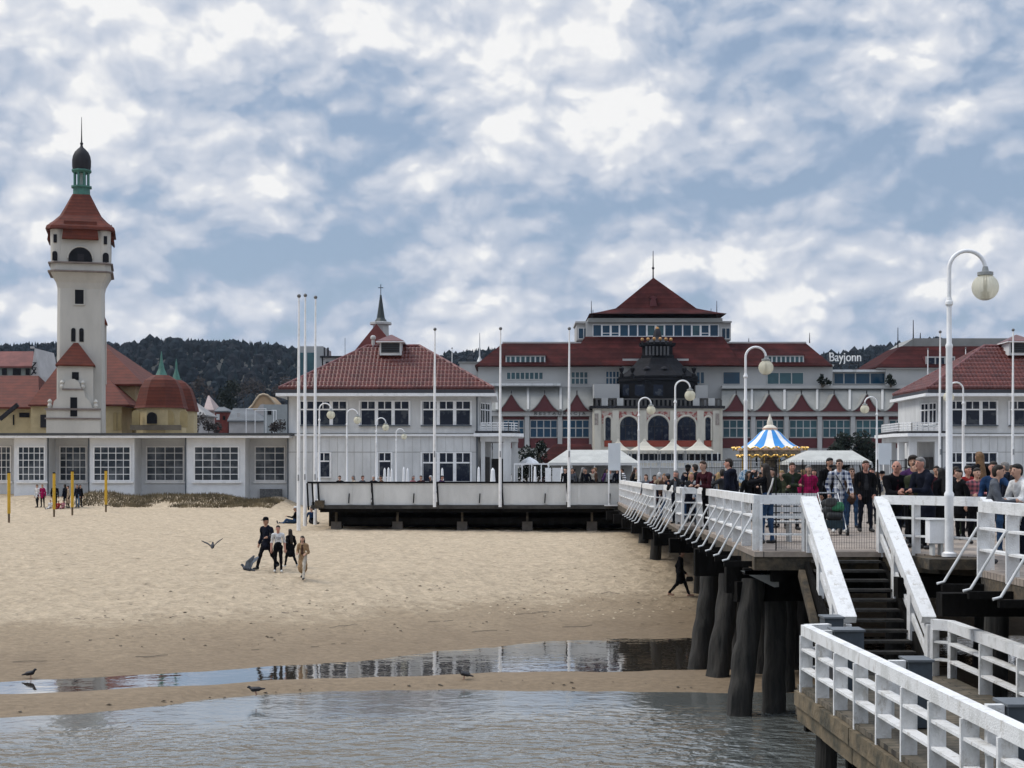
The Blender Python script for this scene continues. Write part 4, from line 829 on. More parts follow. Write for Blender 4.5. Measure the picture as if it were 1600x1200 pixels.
for (cx, b, t, w, nm) in ((-.2, 414.5, 392.5, 17.5, 'belfry_arch'), (-37.5, 414.5, 400, 3.8, 'arched_window'), (37.5, 414.5, 400, 4.6, 'arched_window')):
    y = fyb - (.06 if nm == 'belfry_arch' else .18); arch(MB(), cx * TM, b, t, w, y, y + .1).build(nm, DK, tw)
    if nm == 'belfry_arch':
        m = MB(); h = w * TM; zc = zz(t) - h; m.tube([(cx * TM + (h + .06) * math.cos(math.pi * k / 14), y - .02, zc + (h + .06) * math.sin(math.pi * k / 14)) for k in range(15)], .07, 6); m.build('arch_trim', TOWERW, tw)
        MB().box(-.25, y - .05, zz(414.5), .3, y - .005, zz(403)).build('bell', LEAD, tw)
for cx in (-37, 37): MB().box((cx - 2.6) * TM, fyb - .18, zz(387), (cx + 2.6) * TM, fyb - .05, zz(374.5)).build('slit_window', DK, tw)
for (x0, x1, y0, y1, ar) in ((-8.5, 4.5, 457, 479, 0), (-14, -7.5, 516, 537, 1), (-2, 4.5, 516, 537, 1)):
    y = -35.4 * TM - .03
    if ar: m = arch(MB(), (x0 + x1) / 2 * TM, y1, y0, (x1 - x0) / 2, y, y + .08)
    else: m = MB().box(x0 * TM, y, zz(y1), x1 * TM, y + .08, zz(y0)); 
    m.build('window', DK, tw)
    if not ar: frame_mb(x0 * TM - .1, zz(y1) - .1, x1 * TM + .1, zz(y0) + .1, y - .03, (), (), .1, .05, .1).build('window_surround', TOWERW, tw)
sq_loft([(366, 51.5), (361, 50), (352, 40), (342, 31), (325, 22.5), (306, 13.5)], .14).build('roof', REDTILE, tw)
for k in range(4):                                  # the steeper aprons that drop between the corner turrets
    h = 43.5 * TM; pr = [(-27 * TM, -h - .3, zz(382)), (27 * TM, -h - .3, zz(382)), (27 * TM, -h - .36, zz(380)), (-27 * TM, -h - .36, zz(380)), (-24 * TM, -46 * TM, zz(353)), (24 * TM, -46 * TM, zz(353)), (24 * TM, -30 * TM, zz(362)), (-24 * TM, -30 * TM, zz(362))]
    rot = Matrix.Rotation(k * math.pi / 2, 3, 'Z'); m = MB(); m.add([rot @ Vector(v) for v in pr], [(0, 1, 2, 3), (3, 2, 5, 4), (4, 5, 6, 7), (7, 6, 1, 0), (0, 3, 4, 7), (2, 1, 6, 5)]); m.build('roof_apron', REDTILE, tw)
ln = MB(); ln.lathe((0, 0, 0), [(14 * TM, zz(310)), (13.5 * TM, zz(294)), (16.5 * TM, zz(294)), (16.5 * TM, zz(291.5)), (12.5 * TM, zz(291))], 8, rot=R(22.5)); ln = ln.build('lantern', GREENCU, tw)
for k in range(8): a = R(22.5 + 45 * k); m = MB(); m.tube([(11 * TM * math.cos(a), 11 * TM * math.sin(a), zz(291.2)), (11 * TM * math.cos(a), 11 * TM * math.sin(a), zz(270))], .11, 8); m.build('column', GREENCU, ln)
MB().lathe((0, 0, 0), [(4 * TM, zz(291)), (4 * TM, zz(270))], 12).build('lantern_lens', M('lens_glass', (.45, .50, .48), .2, .05, 2), ln)
MB().lathe((0, 0, 0), [(13 * TM, zz(271)), (16 * TM, zz(268)), (16 * TM, zz(266.5)), (13.5 * TM, zz(265.5))], 8, rot=R(22.5)).build('lantern_cornice', GREENCU, ln)
smooth_by_angle(MB().lathe((0, 0, 0), [(13.5 * TM, zz(266)), (14.3 * TM, zz(260)), (14.4 * TM, zz(251)), (13.2 * TM, zz(244)), (10.5 * TM, zz(238)), (6 * TM, zz(233)), (2.6 * TM, zz(230)), (1.5 * TM, zz(226))], 16).build('dome', LEAD, tw), 60)
m = MB(); m.sphere((0, 0, zz(224.5)), .14, 8); m.tube([(0, 0, zz(226)), (0, 0, zz(210)), (0, 0, zz(183))], [.07, .045, .02], 8); m.build('spire', LEAD, tw)
# small slate-hung stair on the right flank
m = MB(); m.box(34.5 * TM, -.3, zz(600), 37.5 * TM, .5, zz(505)); m.build('flank_stair', TOWERW, tw); m = MB(); m.hip(34.4 * TM, 39 * TM, -.5, .7, zz(505), 34.5 * TM, 35 * TM, .05, .1, zz(494)); m.build('flank_roof', REDTILE, tw)
# baroque annex at the foot
ya = -54 * TM
MB().box(-33 * TM, ya, 1.0, 19 * TM, -30 * TM, zz(574)).build('annex_wall', TOWERW, tw)
MB().hip(-36 * TM, 22 * TM, ya - .25, -30 * TM, zz(574), -9 * TM, -5 * TM, -34 * TM, -30 * TM, zz(537), .12).build('annex_roof', REDTILE, tw)
gpx = [(-49, 682), (-49, 643), (-47, 640), (-40, 640), (-38, 630), (-31, 624), (-28, 614), (-24, 611), (-24, 608), (-21, 600), (-15, 596), (-8, 596), (-2, 600), (1, 608), (2, 611), (6, 614), (8, 624), (15, 630), (18, 640), (28, 640), (30, 643), (30, 682)]
yb = ya - .5; m = MB(); m.prism([(a * TM, zz(b)) for a, b in gpx], yb, ya - .01); m.build('curved_gable', TOWERW, tw)
m = MB(); m.box(-51 * TM, yb - .12, zz(643.5), 31 * TM, yb, zz(640.5)); m.box(-51 * TM, yb - .08, zz(657.5), 31 * TM, yb, zz(655)); m.box(-26 * TM, yb - .08, zz(613), 4 * TM, yb, zz(610.5)); m.build('gable_moulding', CORN, tw)
for (a, b) in ((-44, 640), (23, 640), (-26, 611), (4, 611)): MB().lathe((a * TM, yb + .2, zz(b)), [(.14, 0), (.2, .2), (.12, .4), (.2, .55), (.06, .75)], 10).build('urn', TOWERW, tw)
MB().box(-14 * TM, yb - .04, zz(653), -4 * TM, yb - .001, zz(624)).build('window', DK, tw); MB().box(-12 * TM, ya - .04, zz(597), -2 * TM, ya, zz(585)).build('window', DK, tw)
# ---- spa bath house round the tower
sp_ = thing('spa_building', 'ochre spa bath house with red roofs and two domed turrets', 'building', (X(160, 136), 136, 3))
def sbox(px0, py0, px1, py1, d, dep, mat, name): return MB().pbox(px0, py0, px1, py1, d, dep).build(name, mat, sp_)
def shape(m, name): return m.build(name, REDTILE, sp_)
def proof(px0, px1, pye, pyr, d, dep, rpx0, rpx1, name='roof', mat=None):
    m = MB(); yr = d + dep / 2; k = d / yr
    m.hip(X(px0, d), X(px1, d), d, d + dep, Z(pye, d), X(rpx0, yr), X(rpx1, yr), yr - .05, yr + .05, CAMZ + (HZ - pyr) * yr / FPX, .15); return m.build(name, mat or REDTILE, sp_)
sbox(-60, 634, 48, 690, 139, 10, YELLOW, 'wall'); sbox(48, 630, 92, 690, 137.5, 10, YELLOW, 'wall')
proof(-90, 62, 636, 587, 138.3, 12, -60, 60); proof(44, 112, 632, 570, 137, 9, 92, 110)
sbox(20, 648, 22, 664, 138.9, .05, DK, 'slit_window'); sbox(30, 645, 46, 652, 138.9, .05, DK, 'slit_window')
MB().beam((X(0, 137), 137, Z(655, 137)), (X(28, 137), 137, Z(632, 137)), .3, .35).build('stair_cover', LEAD, sp_)
sbox(63, 648, 73, 668, 137.3, .15, LEAD, 'vent_box')
sbox(78, 598, 212, 690, 140, 14, YELLOW, 'wall'); proof(74, 224, 600, 527, 139.4, 15, 148, 152)
sbox(150, 632, 190, 690, 136, 6, YELLOW, 'wall'); proof(120, 202, 632, 594, 135.5, 8, 120, 172)
def sarch(cx, yb, yt, hw, d, name='arched_window', mat=None, dep=.08, sub=True):
    h = hw * d / FPX; zc = Z(yt, d) - h; m = MB(); m.prism([(X(cx, d) - h, Z(yb, d)), (X(cx, d) + h, Z(yb, d))] + [(X(cx, d) + h * math.cos(math.pi * k / 12), zc + h * math.sin(math.pi * k / 12)) for k in range(13)], d - dep, d); return m.build(name, mat or DK, sp_)
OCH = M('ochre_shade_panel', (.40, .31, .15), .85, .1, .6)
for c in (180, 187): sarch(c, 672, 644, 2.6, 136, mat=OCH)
def turret(cx, r, d, ye, prof, spy, label):
    x = X(cx, d); m = MB(); m.lathe((x, d + r * d / FPX, 0), [(r * d / FPX, 2.5), (r * d / FPX, Z(ye, d))], 8, rot=R(22.5)); m.build('turret_wall', YELLOW, sp_)
    m = MB(); m.lathe((x, d + r * d / FPX, 0), [(w * d / FPX, Z(y, d)) for (w, y) in prof], 8, rot=R(22.5)); m.build('turret_roof', REDTILE, sp_)
    m = MB(); m.lathe((x, d + r * d / FPX, 0), [(w * d / FPX, Z(y, d)) for (w, y) in spy], 8); m.build('turret_spire', GREENCU, sp_)
turret(243, 39, 134, 634, [(43, 637), (41, 633), (37.5, 620), (33, 604), (26, 592), (13, 584)], [(11.5, 586), (9, 583), (5, 574), (2.5, 562), (.6, 546)], '')
turret(268, 33, 138, 640, [(36, 642), (35, 637), (31, 622), (25, 606), (17, 597), (9, 592)], [(9, 595), (7, 591), (4, 582), (2, 574), (1.5, 566), (.5, 558)], '')
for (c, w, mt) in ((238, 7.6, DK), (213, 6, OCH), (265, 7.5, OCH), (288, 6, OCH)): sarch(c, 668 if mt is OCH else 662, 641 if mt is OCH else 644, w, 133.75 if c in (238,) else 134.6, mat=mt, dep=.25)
MB().pbox(203, 664, 282, 672, 133.6, .4).build('plinth_band', M('grey_brown_band', (.18, .15, .11), .85, .15, 1), sp_)
# ---- church behind the left pavilion
ch = thing('church', 'church with steep red roof and slender dark spire behind the left pavilion', 'church', (X(590, 280), 280, 3))
d = 280.0
m = MB(); m.prism([(X(528, d), Z(580, d)), (X(588, d), Z(506, d)), (X(648, d), Z(580, d))], d, d + 25); m.build('roof', M('church_roof', (.18, .036, .028), .7, .12, .4, .2), ch)
MB().pbox(532, 580, 644, 740, d + .5, 24).build('wall', CREAM, ch)
m = MB(); m.lathe((X(595, d + 6), d + 6, 0), [(14 * d / FPX, Z(530, d)), (13 * d / FPX, Z(503, d)), (18 * d / FPX, Z(502.5, d)), (18 * d / FPX, Z(499, d)), (13 * d / FPX, Z(498, d))], 8, rot=.39); m.build('turret', PLASTER2, ch)
m = MB(); m.lathe((X(595, d + 6), d + 6, 0), [(12 * d / FPX, Z(500, d)), (6.5 * d / FPX, Z(492, d)), (4 * d / FPX, Z(475, d)), (1.3 * d / FPX, Z(455, d))], 8); m.build('spire', M('spire_slate', (.02, .03, .03), .6, .2, 1), ch)
m = MB(); xx = X(595, d + 6); m.box(xx - .06, d + 5.95, Z(456, d), xx + .06, d + 6.05, Z(438, d)); m.box(xx - .5, d + 5.94, Z(444, d), xx + .5, d + 6.06, Z(443, d)); m.build('cross', BLACKMETAL, ch)
# ---- other town houses
def house(name, label, cat, d, walls, roofs, loc, extra=()):
    o = thing(name, label, cat, (X(loc, d), d, 3))
    for (a, y0, b, y1, dep, mt) in walls: MB().pbox(a, y0, b, y1, d, dep).build('wall', mt, o)
    for (a, b, ye, yr, ra, rb, dep, mt) in roofs:
        yy = d - .4; yr_ = yy + dep / 2; m = MB(); m.hip(X(a, yy), X(b, yy), yy, yy + dep, Z(ye, yy), X(ra, yr_), X(rb, yr_), yr_ - .05, yr_ + .05, CAMZ + (HZ - yr) * yr_ / FPX, .2); m.build('roof', mt, o)
    for (nm, a, y0, b, y1, mt) in extra: MB().pbox(a, y0, b, y1, d - .12, .11).build(nm, mt, o)
    return o
OLDRED = M('old_red_roof', (.19, .06, .05), .8, .2, .4, .3); BRICK = M('red_brick', (.22, .05, .04), .85, .15, 1.0); PALE = M('pale_render', (.45, .43, .42), .85, .08, .5); GRN = M('grey_green_wall', (.20, .22, .20), .85, .1, .5); PINK = M('faded_pink_render', (.42, .33, .31), .85, .1, .5); SLATE = M('grey_slate', (.13, .14, .15), .7, .15, .5); TAN = M('tan_gable', (.45, .31, .18), .85, .1, .4)
house('town_house', 'old house with worn red roof behind the left spa wing', 'house', 190, [(-30, 572, 50, 640, 10, GRN)], [(-40, 53, 572, 549, -40, 52, 8, OLDRED)], 10, [('window', 3, 576, 10, 586, DK), ('window', 20, 576, 32, 586, DK), ('window', 40, 576, 46, 586, DK)])
g = thing('timber_gable', 'narrow white half-timbered gable beside the worn red roof', 'house', (X(56, 189), 189, 3)); d = 189.0
MB().prism([(X(48, d), Z(640, d)), (X(48, d), Z(588, d)), (X(54, d), Z(544, d)), (X(63, d), Z(588, d)), (X(63, d), Z(640, d))], d, d + 8).build('wall', PALE, g)
m = MB(); 
for y in (566, 574, 582): m.pbox(49 + (588 - y) * .1, y, 57, y + 1, d - .08, .08)
for (a, b, c, e) in ((49, 586, 56, 576), (50, 575, 56, 584), (50, 574, 56, 567)): m.beam((X(a, d), d - .05, Z(b, d)), (X(c, d), d - .05, Z(e, d)), .1, .14)
m.build('timber_frame', LEAD, g); MB().beam((X(48, d), d - .1, Z(543, d)), (X(54, d), d - .1, Z(543, d)), .2, .25).build('ridge_end', PALE, g)
house('town_house', 'white gabled town house just right of the domed turrets', 'house', 230, [(296, 645, 318, 700, 8, PALE)], [(288, 322, 648, 624, 296, 300, 9, M('dusty_roof', (.30, .29, .28), .8, .1, 1))], 305)
house('town_house', 'pinkish slim town house with pointed top among the rooftops', 'house', 250, [(320, 640, 332, 700, 8, PINK)], [(318, 334, 640, 618, 325, 327, 8, PINK)], 326, [('window', 323, 645, 325, 651, DK), ('window', 328, 645, 330, 651, DK)])
house('town_house', 'red brick town house with white window among the rooftops', 'house', 240, [(336, 642, 356, 710, 8, BRICK)], [(335, 357, 642, 636, 341, 351, 8, SLATE)], 346, [('window', 338, 647, 343, 656, WHITE2), ('window', 348, 650, 352, 656, DK)])
house('town_house', 'grey slate-roofed house in front of the tan curved gable', 'house', 235, [(358, 655, 412, 700, 8, PALE)], [(355, 416, 657, 638, 364, 392, 8, SLATE)], 385, [('dormer', 370, 645, 375, 651, PALE)])
house('town_house', 'pale grey box house close to the left pavilion eave', 'house', 225, [(412, 632, 452, 700, 8, M('cool_grey_wall', (.30, .32, .32), .85, .08, .5))], [], 430, [('window', 418, 640, 424, 648, DK)])
g = thing('curved_gable_house', 'tan house with rounded curved gable among the rooftops', 'house', (X(410, 260), 260, 3)); d = 260.0
cp = [(386, 660), (388, 640), (394, 634), (399, 626), (405, 618), (412, 616), (419, 618), (425, 624), (430, 630), (433, 640), (434, 660)]
MB().prism([(X(a, d), Z(b, d)) for a, b in cp], d, d + 8).build('wall', TAN, g)
MB().prism([(X(410 + (a - 410) * .62, d), Z(640 + (b - 640) * .62 + 6, d)) for a, b in cp], d - .12, d - .01).build('gable_panel', PALE, g)
m = MB()
for a, b in zip(cp[1:], cp[2:-1]): m.tube([(X(a[0], d), d - .15, Z(a[1], d)), (X(b[0], d), d - .15, Z(b[1], d))], .2, 6)
m.build('gable_coping', M('coping_cream', (.50, .40, .28), .8, .1, 1), g)
fr = thing('roof_terrace_railing', 'white roof terrace railing among the rooftops below the tan gable', 'railing', (X(407, 215), 215, 3)); d = 215.0; m = MB()
m.pbox(384, 638, 416, 639, d, .1); m.pbox(398, 640.5, 432, 641.6, d + .2, .1)
for p in (384, 415, 398, 427, 431): m.pbox(p, 638 if p in (384, 415) else 641, p + .9, 700, d + .05, .1)
m.build('rail', WHITE, fr)
hb = house('glass_tower_block', 'grey block with green glass strip behind the three tall flagpoles', 'building', 270, [(466, 541, 505, 720, 12, M('concrete_block', (.36, .37, .37), .8, .06, .4)), (503, 558, 545, 720, 12, PALE)], [], 486, [('glass_strip', 480, 551, 492, 600, GLASSG), ('glass_strip', 468, 551, 474, 600, GLASSG), ('window', 509, 565, 514, 569, DK), ('window', 517, 565, 521, 569, DK)])
MB().pbox(500, 556, 548, 558.5, 269.5, 12.5).build('flat_roof', LEAD, hb)
for p in (505, 511): MB().pbox(p, 543, p + 2.4, 557, 271, .5).build('chimney_flue', LEAD, hb)
MB().pbox(538.8, 528, 539.4, 556, 272, .1).build('aerial', LEAD, hb)
lb = house('side_annex', 'grey flat-roofed annex left of the big hotel with a small white vent', 'building', 235, [(718, 566, 760, 740, 12, PLASTER2)], [], 738, [('parapet', 716, 565, 760, 568, GREYROOF)])
MB().lathe((X(749.5, 236), 236, 0), [(.5, Z(566, 236)), (.12, Z(557, 236)), (.05, Z(520, 236))], 10).build('roof_vent', WHITE2, lb)
# ---------------------------------------------------------------- the big seafront hotel
HD = 220.0
ho = thing('grand_hotel', 'huge grey seafront hotel with dark red roofs and glazed top floor', 'hotel', (X(1021, HD), HD, 3))
HW = M('hotel_wall', (.44, .44, .43), .85, .06, .12, .05, 3); HW2 = M('hotel_pier_white', (.46, .455, .44), .85, .06, .3)
hb_ = lambda n, mt, a, y0, b, y1, d, dep: MB().pbox(a, y0, b, y1, d, dep).build(n, mt, ho)
# main floor behind pillars
hb_('wall', HW, 770, 650, 925, 740, 220.6, 10); hb_('wall', HW, 1128, 650, 1440, 740, 220.6, 10)
bays = [(786, 819), (828, 871), (878, 921)] + [(1129 + 52 * i, 1173 + 52 * i) for i in range(6)]
for i, (a, b) in enumerate(bays):
    w = win(ho, a, 656, b, 684, 220.6, (.25, .5, .75), (.46,), GLASSB if i < 3 else GLASSG, .12, .14, frame=HW2)
    hb_('spandrel', MAROON, a, 651, b, 655.6, 220.5, .1); hb_('spandrel', MAROON, a, 684.6, b, 700, 220.5, .1)
for p in (823.5, 875, 924) + tuple(1177 + 52 * i for i in range(5)): hb_('pillar', HW2, p - 3.4, 649.5, p + 3.4, 712, 220.1, .5)
hb_('fascia_band', HW2, 768, 643.2, 927, 650, 219.9, 1.0); hb_('fascia_band', HW2, 1128, 643.2, 1440, 650, 219.9, 1.0)
hb_('gutter', GREYROOF, 768, 641.5, 927, 643, 219.8, .6); hb_('gutter', GREYROOF, 1128, 641.5, 1440, 643, 219.8, .6)
# sloping grey metal roof and the red bell gablets
for (a, b) in ((768, 927), (1128, 1440)):
    m = MB(); m.add([(X(a, 220), 220, Z(642, 220)), (X(b, 220), 220, Z(642, 220)), (X(b, 224), 224.4, Z(604, 224)), (X(a, 224), 224.4, Z(604, 224)), (X(a, 226), 226, Z(642, 226)), (X(b, 226), 226, Z(642, 226))], [(0, 1, 2, 3), (0, 3, 4), (1, 5, 2), (3, 2, 5, 4), (0, 4, 5, 1)]); m.build('lower_roof', GREYROOF, ho)
m = MB()
for p in (776, 825, 876) + tuple(1175 + 51 * i for i in range(6)): m.beam((X(p, 219.9), 220.1, Z(640, 220)), (X(p, 223.8), 223.9, Z(606, 224)), .35, .12)
m.build('roof_rib', HW2, ho)
BELL = [(1.25, 0), (1.0, 2), (.74, 6), (.50, 12), (.31, 18), (.16, 23), (.05, 26.5)]
for c, hw in ((799, 19), (851, 19), (901.5, 18)) + tuple((1150.5 + 51 * i, 18) for i in range(6)):
    d = 219.6; pts = [(X(c + k * hw, d), Z(642.8 - h, d)) for k, h in BELL] + [(X(c - k * hw, d), Z(642.8 - h, d)) for k, h in BELL[::-1]]
    g = MB().prism(pts, d, d + 3.6).build('gablet', MAROON, ho)
    mm = MB(); q = [(X(c - k * hw * 1.03, d), Z(643.6 - h - 1.2, d)) for k, h in BELL] + [(X(c + k * hw * 1.03, d), Z(643.6 - h - 1.2, d)) for k, h in BELL[::-1]]
    for a, b in zip(q, q[1:]): mm.beam((a[0], d + 1.6, a[1]), (b[0], d + 1.6, b[1]), 3.5, .12)
    mm.build('gablet_roof', GREYROOF, g); MB().tube([(X(c, d), d + .1, Z(617, d)), (X(c, d), d + .1, Z(610, d))], .09, 6).build('finial', LEAD, g)
# third floor
hb_('upper_wall', HW, 747, 570, 1301, 642, 224.5, 14)
hb_('upper_cornice', HW2, 745, 569.5, 1303, 572.5, 224.1, .6); hb_('terrace_edge', WHITE2, 745, 599, 876, 602.5, 222.6, 1.6)
hb_('terrace_edge', HW2, 1128, 602, 1440, 607, 223.4, 1.4)
m = MB(); m.pbox(755, 596.5, 874, 597.3, 222.8, .08)
for p in range(756, 875, 7): m.pbox(p, 596.5, p + .6, 599, 222.8, .08)
m.build('balcony_railing', HW2, ho)
for (a, y0, b, y1, n, g) in ((791, 581, 849, 593.5, 8, GLASSG), (892, 580.5, 919, 601, 4, GLASSG), (946, 579.5, 968, 601, 4, GLASSB), (1087, 580.5, 1101, 600, 2, GLASSB), (1129, 580.5, 1157, 601, 1, GLASSB), (1198, 581.5, 1256, 601, 3, GLASSG)):
    win(ho, a, y0, b, y1, 224.5, [k / n for k in range(1, n)], (.5,) if n == 4 else (), g, .12, .16, frame=HW2)
# great dark red roofs
m = MB(); m.hip(X(742, 223.6), X(930, 223.6), 223.6, 238, Z(571, 223.6), X(786, 230), X(925, 230), 230, 236, Z(536, 230), .15); m.build('roof', DARKRED, ho)
m = MB(); m.hip(X(1110, 223.6), X(1301, 223.6), 223.6, 238, Z(571, 223.6), X(1120, 230), X(1259, 230), 230, 236, Z(536, 230), .15); m.build('roof', DARKRED, ho)
m = MB(); m.hip(X(886, 222.6), X(1158, 222.6), 222.6, 243, Z(570, 222.6), X(914, 229), X(1130, 229), 229, 242, Z(526, 229), .15); m.build('roof', DARKRED, ho)
hb_('ridge_coping', HW2, 785, 534, 912, 536.4, 229.9, .5); hb_('ridge_coping', HW2, 1132, 534, 1260, 536.4, 229.9, .5)
for (a, b) in ((790, 852), (1199, 1256)):
    w = win(ho, a, 555.5, b, 568.5, 224.6, [k / 8 for k in range(1, 8)], (), GLASSG, .18, .22, frame=WHITE2, name='dormer'); MB().pbox(a - 2, 553.6, b + 2, 555.3, 224.2, 4).build('dormer_roof', MAROON, w); MB().pbox(a, 555.5, b, 568.5, 224.62, 3.5).build('dormer_cheek', MAROON, w)
# glazed crown storey and pyramid
hb_('crown_wall', HW, 916, 503, 1127, 529, 229.3, 12); hb_('crown_wall', HW2, 901, 504, 925, 532, 231, 8); hb_('crown_wall', HW2, 1120, 504, 1142, 532, 231, 8)
for k in range(14): a = 926 + k * 14.05; win(ho, a, 507, a + 14.05, 526, 229.3, (), (.72,) if k in (1, 2, 12) else (), GLASSG if k in (6, 7, 11) else GLASSB, .16 if k in (1, 2, 6, 7, 11, 12) else .1, .1, frame=WHITE)
for (a, b) in ((903, 921), (1127, 1141)): win(ho, a, 512, b, 530, 231, (.5,), (), GLASSB, .12, .14, frame=WHITE2)
hb_('crown_eave', HW2, 899, 502, 926, 505, 230.6, 8.6); hb_('crown_eave', HW2, 1119, 501.5, 1143.5, 504, 230.6, 8.6); hb_('crown_eave', GREYROOF, 919, 497, 1129, 503.5, 228.6, 13.5)
yc = 235.5; xcn = X(1021, yc); kk = yc / FPX; hh = [(104, 497.6), (90, 494.5), (62, 486.5), (45, 472), (0.4, 434)]
m = MB(); vs = []
for (hw, py) in hh:
    h = hw * kk; dy = 7.4 * hw / 104; vs += [(xcn - h, yc - dy, Z(py, yc)), (xcn + h, yc - dy, Z(py, yc)), (xcn + h, yc + dy, Z(py, yc)), (xcn - h, yc + dy, Z(py, yc))]
m.add(vs, [(i * 4 + j, i * 4 + (j + 1) % 4, i * 4 + 4 + (j + 1) % 4, i * 4 + 4 + j) for i in range(4) for j in range(4)] + [(3, 2, 1, 0), (16, 17, 18, 19)]); pr = m.build('pyramid_roof', DARKRED, ho)
m = MB(); dd = 231.4; m.prism([(X(1015, dd), Z(478, dd)), (X(1018, dd), Z(467, dd)), (X(1015.5, dd), Z(464.5, dd)), (X(1021, dd), Z(462, dd)), (X(1026.5, dd), Z(464.5, dd)), (X(1024, dd), Z(467, dd)), (X(1027, dd), Z(478, dd))], dd, dd + 3); m.build('eye_dormer', MAROON, pr)
def mast(px, y0, y1, d, r=.09): MB().tube([(X(px, d), d, Z(y1, d)), (X(px, d), d, Z(y0, d))], [r, r * .4], 6).build('aerial', LEAD, ho)
mast(1020.5, 392, 436, 235.5, .12); m = MB(); m.sphere((X(1020.5, 235.5), 235.5, Z(419, 235.5)), .22, 6); m.build('aerial_ball', LEAD, ho)
for (p, a, b, d) in ((924, 470, 498, 230), (926.5, 484, 498, 230), (1120, 470, 498, 230), (1111, 482, 498, 230), (1265, 520, 536, 231), (1170, 528, 536, 231), (1127, 520, 531, 232)): mast(p, a, b, d)
# domed rotunda in front
ro = thing('rotunda', 'cream rotunda with five arched windows and black lantern turret before the hotel', 'rotunda', (X(1027, 217), 217, 3))
rb = lambda n, mt, a, y0, b, y1, d, dep, par=None: MB().pbox(a, y0, b, y1, d, dep).build(n, mt, par or ro)
rb('wall', CREAM, 927, 638, 1129, 745, 217, 7); rb('cornice', LEAD, 922, 634, 1133, 638, 216.6, 7.5); rb('cornice', CREAM, 926, 638.2, 1130, 640, 216.8, .25)
RED2 = M('brick_red_panel', (.30, .055, .03), .75, .1, .6); PATT = M('red_cream_ornament', (.30, .075, .065), .8, .1, 1.6, col2=(.5, .42, .36), fac=(.46, .54))
for (c, hw, yt, yb) in ((950, 5.8, 650.5, 688), (982.5, 15.5, 649.5, 688), (1028.5, 18, 648, 688), (1072.5, 16.2, 649.5, 688), (1106, 5.8, 650.5, 688)):
    d = 217.0; h = hw * d / FPX; zc = Z(yt, d) - h; xc = X(c, d); arc = [(xc + h * math.cos(math.pi * k / 14), zc + h * math.sin(math.pi * k / 14)) for k in range(15)]
    rb('arch_panel', PATT, c - hw - 4, 643, c + hw + 4, 662, d - .06, .06)
    w = MB().prism([(xc - h, Z(yb, d)), (xc + h, Z(yb, d))] + arc, d - .12, d - .065).build('arched_window', GLASS, ro)
    m = MB(); m.tube([(xc - h, d - .12, Z(yb, d))] + [(a, d - .12, b) for a, b in arc[::-1]] + [(xc + h, d - .12, Z(yb, d))], .16, 6); m.build('arch_trim', CREAM, w)
    m = MB(); 
    for t in ((-.33, .33) if hw > 10 else ()): m.box(xc + h * t - .05, d - .16, Z(yb, d), xc + h * t + .05, d - .125, zc + h * .9)
    m.box(xc - h, d - .165, zc - .05, xc + h, d - .125, zc + .05); m.build('glazing_bar', LEAD, w)
    rb('red_sill_panel', RED2, c - hw, 688.3, c + hw, 698, d - .1, .1)
for p in (934, 962, 1005, 1052, 1094.5, 1119): rb('pilaster', CREAM, p - 5, 641, p + 5, 712, 216.75, .3)
for p in (932, 1121): rb('ornament', M('faded_mural', (.38, .33, .29), .85, .2, 3), p - 3, 646, p + 3, 664, 216.7, .04)
m = MB(); m.pbox(930, 622.5, 1126, 624.5, 217.2, .4)
for i in range(29): p = 931 + i * 6.93; m.pbox(p, 624.5, p + 3.2, 634, 217.25, .3)
m.build('balustrade', M('dark_stone', (.09, .085, .08), .8, .15, 1), ro)
for p in (945, 969, 1088, 1112): rb('balustrade_pier', PLASTER2, p - 5, 622, p + 5, 633.8, 217.1, .5)
rb('side_block', HW, 928, 600, 968, 622, 219.5, 5); rb('side_block', HW, 1087, 602, 1106, 622, 219.5, 5); rb('side_block', HW, 973, 560.5, 1076, 584, 223.5, 3)
lt = MB(); dl = 218.0; cy = dl + 5.6; sc = cy / FPX
def octloft(secs, dmul=.9):
    m = MB(); vs = []; n = 8
    for (hw, py) in secs:
        for j in range(n): a = 2 * math.pi * (j + .5) / n; vs.append((X(1027, cy) + hw * sc * 1.082 * math.cos(a), cy + hw * sc * 1.082 * math.sin(a) * dmul, Z(py, cy)))
    k = len(secs); return m.add(vs, [(i * n + j, i * n + (j + 1) % n, (i + 1) * n + (j + 1) % n, (i + 1) * n + j) for i in range(k - 1) for j in range(n)] + [tuple(range(n))[::-1], tuple((k - 1) * n + j for j in range(n))])
octloft([(60, 640), (60, 598), (62, 597.5), (62, 595), (60, 594.5), (61, 590)]).build('turret_body', BLACKMETAL, ro)
octloft([(61, 590), (57, 587), (48, 581), (37, 571), (29, 561)]).build('turret_roof', M('black_slate', (.016, .016, .019), .75, .2, 1.5, .4, 6, spec=.12), ro)
octloft([(25, 562), (25, 556), (23, 555), (23, 542), (27, 541), (28, 536.5), (24, 536)]).build('turret_lantern', BLACKMETAL, ro)
octloft([(20, 536), (10, 530), (7, 527), (5, 518), (3, 514)]).build('turret_cap', LEAD, ro)
GOLD = M('old_gold', (.50, .27, .10), .4, .15, 3, metal=.5)
for p in (1004.5, 1013, 1022, 1031.5, 1041, 1049.5): MB().sphere((X(p, 219), 218.6 + abs(p - 1027) * .06, Z(529.5, 219)), .26, 6).build('gold_ball', GOLD, ro); MB().tube([(X(p, 219), 218.6 + abs(p - 1027) * .06, Z(537, 219)), (X(p, 219), 218.6 + abs(p - 1027) * .06, Z(531, 219))], .12, 6).build('ball_stem', LEAD, ro)
MB().sphere((X(1027, cy), cy, Z(513.5, cy)), .3, 6).build('gold_ball', GOLD, ro)
